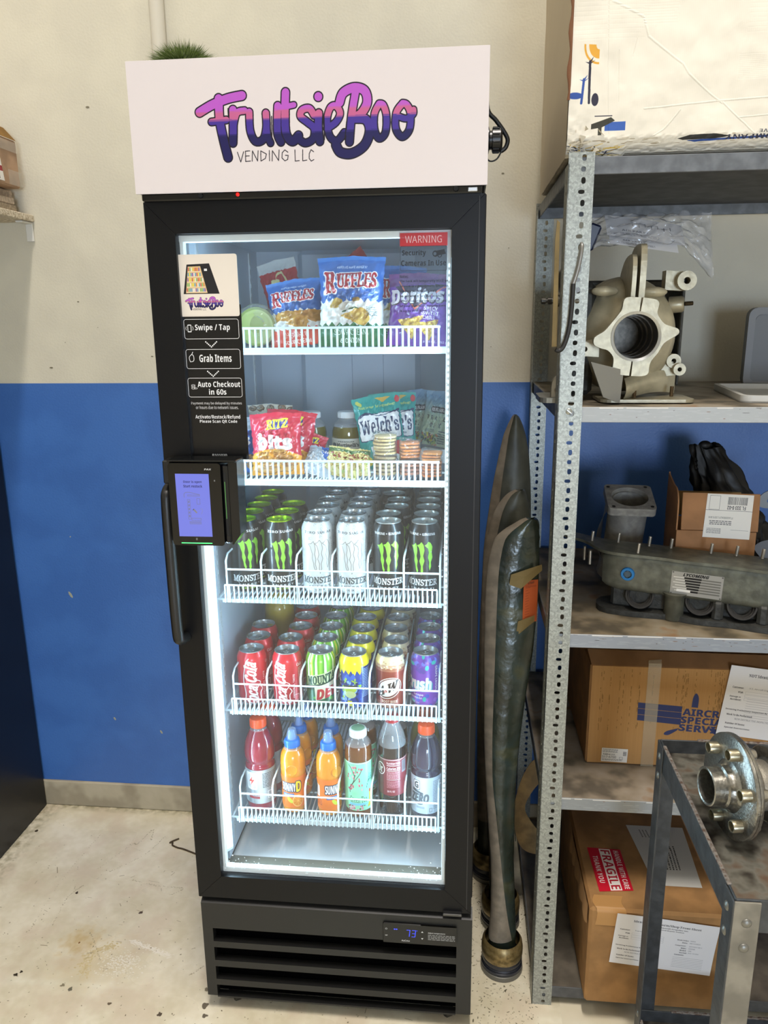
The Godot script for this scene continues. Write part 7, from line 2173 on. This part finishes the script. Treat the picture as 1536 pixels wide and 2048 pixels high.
	for x in [-0.09, 0.03, 0.11]:
		g = Geo.new(); g.xf = Transform3D(Basis(Vector3.RIGHT, 1.1), Vector3(x, 0.044, 0.034))
		g.lathe([Vector2(0.029, -0.02), Vector2(0.029, 0.004), Vector2(0.0255, 0.004), Vector2(0.0245, -0.004), Vector2(0.0215, -0.004), Vector2(0.0205, -0.012), Vector2(0.0165, -0.012), Vector2(0.0155, -0.018), Vector2(0, -0.018)], 28)
		part(t, "port", g, mat("#2a2928", 0.4, 0.4))
	g = Geo.new(); g.xf.origin = Vector3(-0.02, 0.0, 0.034); g.lathe([Vector2(0, 0.0), Vector2(0.018, 0.0), Vector2(0.02, 0.004), Vector2(0.02, 0.05), Vector2(0.026, 0.06), Vector2(0, 0.06)], 24)
	part(t, "drain_boss", g, sump)
	g = Geo.new(); g.box(Vector3(0, 0.035, -0.005), Vector3(0.3, 0.05, 0.06), 0.006); part(t, "web", g, dark)
	for x in [0.065, 0.15]:
		g = Geo.new(); g.box(Vector3(x, 0.03, 0.03), Vector3(0.022, 0.045, 0.03), 0.006); part(t, "bracket", g, dark)
	var zn := mat("#b4ada0", 0.35, 0.75)
	for q in [[-0.25, -0.05], [-0.2, -0.02], [-0.145, -0.03], [-0.08, -0.03], [-0.035, -0.034], [0.045, -0.03], [0.095, -0.034], [0.145, -0.036], [-0.1, 0.034], [0.165, 0.03]]:
		var y: float = 0.134 - q[0] * 0.035
		stud(t, "stud", Vector3(q[0], y, q[1]), Vector3(q[0] + 0.002, y + 0.022, q[1]), 0.0036, zn)
	for q in [[-0.215, 0.0], [-0.2, 0.03], [-0.24, -0.01]]: stud(t, "stud", Vector3(q[0], 0.125, q[1] - 0.03), Vector3(q[0], 0.092, q[1] - 0.03), 0.0038, zn)
	g = Geo.new(); g.xf = Transform3D(Basis(Vector3.RIGHT, PI / 2), Vector3(-0.117, 0.092, 0.041)); g.lathe([Vector2(0.0085, 0.0055), Vector2(0.0135, 0.0055), Vector2(0.0145, 0.004), Vector2(0.0145, 0.0)], 30)
	part(t, "plug_ring", g, mat("#1f6fb0", 0.3, 0.4))
	g = Geo.new(); g.xf = Transform3D(Basis(Vector3.RIGHT, PI / 2), Vector3(-0.117, 0.092, 0.041)); g.lathe([Vector2(0, 0.002), Vector2(0.0085, 0.002), Vector2(0.0085, 0.0055)], 6)
	part(t, "plug_socket", g, mat("#4a5a66", 0.4, 0.5))
	p = Pic.new(480, 280, H("#9c9a94")); r.seed = 12
	p.text("LYCOMING", 110, 12, 230, 34, H("#1c1c1c"), true, false, Transform2D(Vector2(1, 0), Vector2(-0.3, 1), Vector2(10, 0)), 1.5)
	for i in 6: p.rect(20 + i % 2 * 20, 62 + i * 32, 200 - i % 3 * 40, 10, H("#d0cec8")); p.rect(250, 62 + i * 32, 210, 16, H("#6c6a64")); p.rect(120 + i * 8, 58 + i * 32, 160 - i * 12, 22, H("#1d1c1b"))
	p.rect(60, 210, 130, 30, H("#e0deda"))
	for q in [[12, 12], [468, 12], [12, 268], [468, 268]]: p.oval(q[0], q[1], 8, 8, H("#55534e"))
	g = Geo.new(); g.box(Vector3(0.02, 0.082, 0.0425), Vector3(0.1, 0.05, 0.001), 0.0, Basis(Vector3(0, 0, 1), -0.035)); 
	part(t, "plate_backing", g, mat("#8e8c86", 0.35, 0.6))
	g = Geo.new(); g.xf = Transform3D(Basis(Vector3(0, 0, 1), -0.035), Vector3(0.02, 0.082, 0.0432)); g.quad(Vector3(-0.05, -0.025, 0), Vector3(0.05, -0.025, 0), Vector3(0.05, 0.025, 0), Vector3(-0.05, 0.025, 0))
	part(t, "name_plate", g, mat(p.tex(), 0.35, 0.5))
	# --- black crumpled duct with a grey bracket
	t = thing("rubber_duct", "crumpled black rubber duct propped up behind the open carton on the third shelf", "engine part", Vector3(1.245, 0.9205, -0.5))
	g = Geo.new()
	var nd := FastNoiseLite.new(); nd.seed = 33; nd.frequency = 2.2
	g.grid(func(a: float, b: float) -> Vector3:
		var an := a * TAU
		var wdt := lerpf(0.085, 0.03, pow(b, 1.6))
		var c := Vector3(lerpf(0.035, -0.085, b), b * 0.315, lerpf(0.02, -0.04, b))
		var k := 1.0 + nd.get_noise_3d(cos(an), b * 1.2, sin(an)) * 0.7 + 0.04 * sin(b * 40.0)
		return c + Vector3(cos(an) * wdt * k, nd.get_noise_2d(a, b) * 0.02 * b, sin(an) * wdt * 0.6 * k), 40, 36, true)
	for k in 1: g.ball(Vector3(-0.085, 0.315, -0.04), Vector3(0.016, 0.012, 0.01), 12, 8)
	part(t, "duct", g, mat("#060607", 0.5))
	g = Geo.new(); g.xf = Transform3D(Basis(Vector3.UP, -0.2), Vector3(0.045, 0.19, 0.085))
	g.prism(PackedVector2Array(curve([Vector2(-0.03, 0.0), Vector2(0.012, 0.002), Vector2(0.022, 0.026), Vector2(0.04, 0.046), Vector2(0.036, 0.062), Vector2(0.02, 0.056), Vector2(-0.02, 0.038), Vector2(-0.034, 0.022)], 4, true)), 0.004, [disc(Vector2(-0.012, 0.016), 0.006, 12)], true)
	part(t, "bracket", g, mat("#6f7172", 0.45, 0.6))
	t = thing("grey_bracket", "grey pressed metal bracket leaning at the right end of the third shelf", "bracket", Vector3(1.265, 0.9205, -0.3), -0.35)
	g = Geo.new(); g.xf.basis = Basis(Vector3.RIGHT, -0.2)
	g.prism(PackedVector2Array(curve([Vector2(-0.05, 0.12), Vector2(-0.01, 0.14), Vector2(0.07, 0.13), Vector2(0.08, 0.0), Vector2(0.03, 0.0), Vector2(0.0, 0.05), Vector2(-0.03, 0.09)], 4, true)), 0.004, [disc(Vector2(0.02, 0.09), 0.007, 12)], true)
	part(t, "plate", g, mat("#6d7074", 0.45, 0.6))
	build_blades()

func blade(label: String, rows: Array, root: float, tip: float, green: Material, hub: Vector3, tall := 1.0) -> Node3D:
	var t := thing("propeller_blade", label, "propeller blade", Vector3.ZERO, 0.0, "propeller blades")
	var P := []
	for q in rows: P.append([Vector3((q[0] + q[1]) / 2, q[2], q[3]), (q[1] - q[0]) / 2])
	var top: float = rows[0][2]
	var at := func(s: float) -> Array:   # s 0 bottom .. 1 top
		var f := (1.0 - s) * (P.size() - 1)
		var i := mini(int(f), P.size() - 2); var k := f - i
		var i0 := maxi(i - 1, 0); var i3 := mini(i + 2, P.size() - 1)
		return [P[i][0].cubic_interpolate(P[i + 1][0], P[i0][0], P[i3][0], k), lerpf(P[i][1], P[i + 1][1], k)]
	var surf := func(a: float, s: float, off: float) -> Vector3:
		var c: Array = at.call(s)
		var an := a * TAU
		var y: float = c[0].y / top
		var th := lerpf(root, tip, clampf(y * 1.2, 0, 1)) + off
		var x := -cos(an); var z := -sin(an)
		var camber := 0.012 * (1.0 - x * x) * y
		var tw: float = lerpf(0.7, 0.12, clampf(y * 1.4, 0, 1)) * x * c[1] * 0.35
		return c[0] + Vector3(x * (c[1] + off), 0, z * th + camber - tw)
	var g := Geo.new()
	g.grid(func(a: float, s: float) -> Vector3: return surf.call(a, s, 0.0), 40, 60, true)
	part(t, "paint_shell", g, green)
	g = Geo.new()
	g.grid(func(a: float, s: float) -> Vector3:
		var y := s
		var f := lerpf(0.36, 0.155, clampf(y * 3.2, 0, 1))
		var e := lerpf(1.08, 1.0 - f, a)
		return surf.call(e, lerpf(0.07, 0.985, s), 0.0012), 10, 60, false)
	part(t, "leading_edge_boot", g, speck("#857a69", 0.02, 6.0, 0.5, 0.1, 0.03), Vector3.ZERO, "taupe rubber boot along the leading edge")
	if hub != Vector3.ZERO:
		g = Geo.new()
		g.lathe([Vector2(0, 0), Vector2(0.05, 0), Vector2(0.051, 0.006), Vector2(0.05, 0.012), Vector2(0.046, 0.014)], 36)
		part(t, "base_ring", g, mat("#6e6b62", 0.45, 0.4), hub)
		g = Geo.new()
		g.lathe([Vector2(0.046, 0.013), Vector2(0.0495, 0.016), Vector2(0.0495, 0.02), Vector2(0.047, 0.022), Vector2(0.049, 0.026), Vector2(0.047, 0.029), Vector2(0.049, 0.034), Vector2(0.048, 0.042)], 36)
		part(t, "seal_rings", g, mat("#33343a", 0.35, 0.3), hub)
		g = Geo.new()
		g.lathe([Vector2(0.0475, 0.04), Vector2(0.0495, 0.048), Vector2(0.05, 0.064), Vector2(0.0475, 0.08), Vector2(0.042, 0.088)], 36)
		part(t, "gold_ferrule", g, noisy([[0.25, "#5f5030"], [0.5, "#8a7448"], [0.8, "#9c8a60"]], 0.03, 7.0, 0.35, 0.5, 0.0, false, 88), hub)
	return t

func build_blades() -> void:
	var green := noisy([[0.2, "#1f241c"], [0.45, "#2b3229"], [0.65, "#343f3b"], [0.82, "#444630"], [0.97, "#62655a"]], 0.008, 3.0, 0.22, 0.1, 0.16, false, 81)
	var olive := noisy([[0.2, "#2b2c24"], [0.5, "#3a3b31"], [0.8, "#4b4c42"]], 0.012, 3.5, 0.4, 0.1, 0.06, false, 82)
	var rows := [[0.716, 0.73, 1.112, -0.286], [0.69, 0.74, 1.1, -0.285], [0.645, 0.743, 1.066, -0.281], [0.629, 0.744, 1.002, -0.275], [0.625, 0.743, 0.922, -0.267], [0.625, 0.735, 0.804, -0.255], [0.627, 0.722, 0.696, -0.245], [0.629, 0.711, 0.583, -0.233], [0.637, 0.704, 0.448, -0.22], [0.65, 0.704, 0.285, -0.203], [0.652, 0.71, 0.168, -0.192], [0.648, 0.714, 0.1, -0.185], [0.65, 0.714, 0.04, -0.182]]
	var b := blade("front dark green propeller blade standing between cooler and shelving, with an orange tag", rows, 0.026, 0.008, green, Vector3(0.681, 0.0005, -0.182))
	# orange tag held by masking tape
	var p := Pic.new(160, 320, H("#b2511f")); var r := RandomNumberGenerator.new(); r.seed = 4
	p.text("SCRAP", 46, 12, 70, 16, H("#3a1a0c"), true, false, Transform2D(-0.08, Vector2(0, 8)))
	for i in 12: p.stroke([Vector2(24, 60 + i * 20), Vector2(40 + r.randf() * 40, 54 + i * 20)], 3, H("#7a3210"))
	p.lines(20, 40, 120, 16, 2, H("#7a3210"), r)
	var g := Geo.new()
	g.grid(func(a: float, s: float) -> Vector3: return Vector3(lerpf(0.708, 0.7405, a), lerpf(0.875, 0.975, s), -0.249 - a * 0.012 + 0.0012), 6, 8)
	part(b, "orange_tag", g, mat(p.tex(), 0.6), Vector3.ZERO, "orange paper tag")
	for q in [[[0.676, 0.966, -0.247], [0.702, 0.957, -0.248], [0.748, 0.998, -0.258], [0.747, 1.012, -0.258], [0.679, 0.99, -0.247]], [[0.694, 0.848, -0.246], [0.699, 0.848, -0.246], [0.735, 0.878, -0.254], [0.735, 0.893, -0.254], [0.698, 0.88, -0.246]]]:
		g = Geo.new()
		var c := Vector3.ZERO
		for k in q: c += Vector3(k[0], k[1], k[2] + 0.004) / 5.0
		for i in 5:
			var a := Vector3(q[i][0], q[i][1], q[i][2] + 0.003); var d := Vector3(q[(i + 1) % 5][0], q[(i + 1) % 5][1], q[(i + 1) % 5][2] + 0.003)
			g.ftri(c, a, d); g.ftri(c, d, a)
		part(b, "masking_tape", g, mat("#a08a55", 0.6), Vector3.ZERO, "tan masking tape")
	rows = [[0.7, 0.714, 1.148, -0.415], [0.672, 0.722, 1.132, -0.413], [0.646, 0.73, 1.092, -0.408], [0.628, 0.735, 1.025, -0.402], [0.622, 0.736, 0.964, -0.396], [0.62, 0.73, 0.8, -0.38], [0.624, 0.722, 0.6, -0.36], [0.64, 0.712, 0.4, -0.345], [0.652, 0.71, 0.2, -0.335], [0.654, 0.71, 0.05, -0.33]]
	blade("second dark propeller blade, square-tipped, directly behind the tagged one", rows, 0.026, 0.008, olive, Vector3(0.684, 0.0005, -0.33))
	rows = [[0.7, 0.704, 1.304, -0.6], [0.69, 0.716, 1.289, -0.599], [0.674, 0.73, 1.251, -0.594], [0.663, 0.739, 1.2, -0.588], [0.651, 0.745, 1.135, -0.581], [0.64, 0.748, 1.058, -0.572], [0.628, 0.75, 0.952, -0.56], [0.622, 0.742, 0.75, -0.55], [0.62, 0.72, 0.5, -0.535], [0.625, 0.7, 0.25, -0.52], [0.63, 0.69, 0.05, -0.51]]
	blade("tallest propeller blade with a rounded tip, rearmost against the blue wall", rows, 0.026, 0.006, olive, Vector3(0.66, 0.0005, -0.51))
	# brown scalloped sheet behind the post
	var t := thing("kraft_sheet", "curved brown kraft paper sheet tucked between the blades and the shelving unit", "paper", Vector3.ZERO)
	g = Geo.new()
	var o := curve([Vector2(0.762, 0.47), Vector2(0.735, 0.43), Vector2(0.716, 0.36), Vector2(0.713, 0.29), Vector2(0.73, 0.22), Vector2(0.765, 0.196), Vector2(0.8, 0.21), Vector2(0.79, 0.25), Vector2(0.764, 0.28), Vector2(0.74, 0.325), Vector2(0.752, 0.37), Vector2(0.785, 0.43)], 4, true)
	g.xf.origin.z = -0.35
	g.prism(PackedVector2Array(o), 0.002, [], true)
	part(t, "sheet", g, speck("#80683f", 0.02, 4.0, 0.6, 0.0, 0.08))
	# bent wire on the floor
	t = thing("bent_wire", "rusty bent wire lying on the floor beside the cooler", "wire", Vector3(-0.25, 0.0025, -0.545))
	g = Geo.new()
	g.tube(curve([Vector3(-0.031, 0, -0.031), Vector3(-0.046, 0, -0.018), Vector3(-0.052, 0, -0.01), Vector3(-0.044, 0, -0.012), Vector3(-0.04, 0, 0.0), Vector3(-0.02, 0, 0.01), Vector3(0.0, 0, 0.015), Vector3(0.05, 0, 0.035)], 6), 0.0024, 8)
	part(t, "wire", g, mat("#4a3d2a", 0.7, 0.2))

func build_cart() -> void:
	var t := thing("steel_cart", "dark grey riveted steel cart with rusty edges in the right foreground", "cart")
	var paint := speck("#4a4d50", 0.025, 4.0, 0.45, 0.3, 0.05)
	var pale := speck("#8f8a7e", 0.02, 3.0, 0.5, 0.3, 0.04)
	var rust := noisy([[0.2, "#5a4030"], [0.45, "#77706a"], [0.65, "#8f8880"], [0.92, "#74584a"]], 0.04, 8.0, 0.6, 0.3, 0.1, true, 91)
	var x0 := 0.938; var x1 := 1.56; var zb := 0.066; var zf := 0.482; var top := 0.78
	for q in [[x0, zb, 1, -1], [x0, zf, 1, 1], [x1, zb, -1, -1], [x1, zf, -1, 1]]:
		var g := Geo.new()
		g.box(Vector3(q[0] + 0.0015 * q[2], top / 2 - 0.001, q[1] - q[3] * 0.018), Vector3(0.003, top - 0.003, 0.036), 0.0008)
		var leg := part(t, "leg", g, paint)
		g = Geo.new()
		g.box(Vector3(q[0] + 0.019 * q[2], top / 2 - 0.001, q[1] - q[3] * 0.0015), Vector3(0.036, top - 0.003, 0.003), 0.0008)
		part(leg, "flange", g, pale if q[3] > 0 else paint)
		for y in [0.755, 0.715, 0.17]:
			for k in 2:
				g = Geo.new()
				g.xf = Transform3D(Basis(Vector3(0, 0, 1), PI / 2 * q[2]) if k == 0 else Basis(Vector3.RIGHT, PI / 2 * q[3]), Vector3(q[0] - 0.0002 * q[2], y, q[1] - q[3] * 0.02) if k == 0 else Vector3(q[0] + 0.02 * q[2], y - 0.01, q[1] + 0.0002 * q[3]))
				g.lathe([Vector2(0, 0.003), Vector2(0.004, 0.0026), Vector2(0.0065, 0.001), Vector2(0.007, 0)], 14)
				part(leg, "rivet", g, mat("#7d7c76", 0.4, 0.7))
	# upper tray: floor and four upturned sides
	for s in [[0.752, "upper_tray"], [0.135, "lower_tray"]]:
		var y: float = s[0]
		var g := Geo.new()
		g.box(Vector3((x0 + x1) / 2, y, (zb + zf) / 2), Vector3(x1 - x0 - 0.01, 0.003, zf - zb - 0.01), 0.0008)
		var tr := part(t, s[1], g, noisy([[0.15, "#2c2620"], [0.4, "#5c584f"], [0.6, "#77746a"], [0.9, "#6a5444"]], 0.014, 4.0, 0.5, 0.3, 0.05, true, 93))
		g = Geo.new()
		var h := 0.052
		var yc := y + 0.028 - h / 2 + 0.0
		for z in [zb - 0.0, zf]: g.box(Vector3((x0 + x1) / 2, yc, z + (0.0045 if z == zb else -0.0045)), Vector3(x1 - x0 - 0.008, h, 0.003), 0.0008)
		for x in [x0, x1]: g.box(Vector3(x + (0.0045 if x == x0 else -0.0045), yc, (zb + zf) / 2), Vector3(0.003, h, zf - zb - 0.008), 0.0008)
		part(tr, "side_rails", g, paint)
		g = Geo.new()
		for z in [zb, zf]: g.box(Vector3((x0 + x1) / 2 + 0.02, y + 0.0285, z + (0.0045 if z == zb else -0.0045)), Vector3(x1 - x0 - 0.1, 0.004, 0.006), 0.001)
		for x in [x0, x1]: g.box(Vector3(x + (0.0045 if x == x0 else -0.0045), y + 0.0285, (zb + zf) / 2), Vector3(0.006, 0.004, zf - zb - 0.06), 0.001)
		part(tr, "rusty_edge", g, rust)
	# casters under the legs are hidden below the frame; the legs stand on the floor
	# --- machined hub lying in the tray
	t = thing("machined_hub", "machined aluminium hub with bolt sleeves lying in the cart tray", "engine part", Vector3(0.99, 0.8375, 0.3))
	var ax := Vector3(-0.985, 0.03, 0.17).normalized()
	var b := line_rot(Vector3.ZERO, ax).basis
	t.basis = b
	var al := speck("#a8a59c", 0.04, 12.0, 0.3, 0.9, 0.03)
	var g := Geo.new()
	g.lathe([Vector2(0.024, -0.006), Vector2(0.078, -0.006), Vector2(0.08, -0.004), Vector2(0.08, 0.0), Vector2(0.0785, 0.0005), Vector2(0.08, 0.001), Vector2(0.08, 0.005), Vector2(0.078, 0.0065), Vector2(0.04, 0.0065)], 64)
	part(t, "flange", g, al)
	g = Geo.new()
	g.lathe([Vector2(0.04, 0.006), Vector2(0.036, 0.009), Vector2(0.033, 0.012), Vector2(0.033, 0.02), Vector2(0.0295, 0.022), Vector2(0.0295, 0.042), Vector2(0.028, 0.043), Vector2(0.0255, 0.042), Vector2(0.0255, -0.005)], 48)
	part(t, "nozzle", g, al)
	g = Geo.new()
	g.lathe([Vector2(0, -0.02), Vector2(0.0255, -0.02), Vector2(0.0255, 0.0)], 32)
	part(t, "bore", g, mat("#4a4844", 0.35, 0.8))
	g = Geo.new()
	g.lathe([Vector2(0.03, -0.075), Vector2(0.038, -0.05), Vector2(0.039, -0.035), Vector2(0.041, -0.034), Vector2(0.041, -0.029), Vector2(0.039, -0.028), Vector2(0.039, -0.006)], 48)
	part(t, "barrel", g, speck("#bdb6a8", 0.08, 20.0, 0.4, 0.7, 0.04))
	g = Geo.new()
	g.lathe([Vector2(0.03, -0.064), Vector2(0.058, -0.064), Vector2(0.06, -0.062), Vector2(0.06, -0.055), Vector2(0.058, -0.053), Vector2(0.056, -0.055), Vector2(0.042, -0.056), Vector2(0.038, -0.05)], 56)
	part(t, "rear_flange", g, al)
	for i in 6:
		var a := TAU * i / 6 + 0.35
		var c := Vector3(sin(a) * 0.06, 0.006, cos(a) * 0.06)
		g = Geo.new()
		g.lathe([Vector2(0.0095, 0.0), Vector2(0.0095, 0.014), Vector2(0.0088, 0.0155), Vector2(0.0075, 0.0155), Vector2(0.0072, 0.002), Vector2(0, 0.002)], 24)
		part(t, "bolt_sleeve", g, mat("#b0a890", 0.3, 0.85), c)
		g = Geo.new()
		g.lathe([Vector2(0.0, -0.028), Vector2(0.008, -0.027), Vector2(0.0095, -0.022), Vector2(0.0095, -0.012)], 20)
		part(t, "sleeve_end", g, mat("#a8a294", 0.3, 0.85), c)

const LED := 0.75
const DAY := 27.0
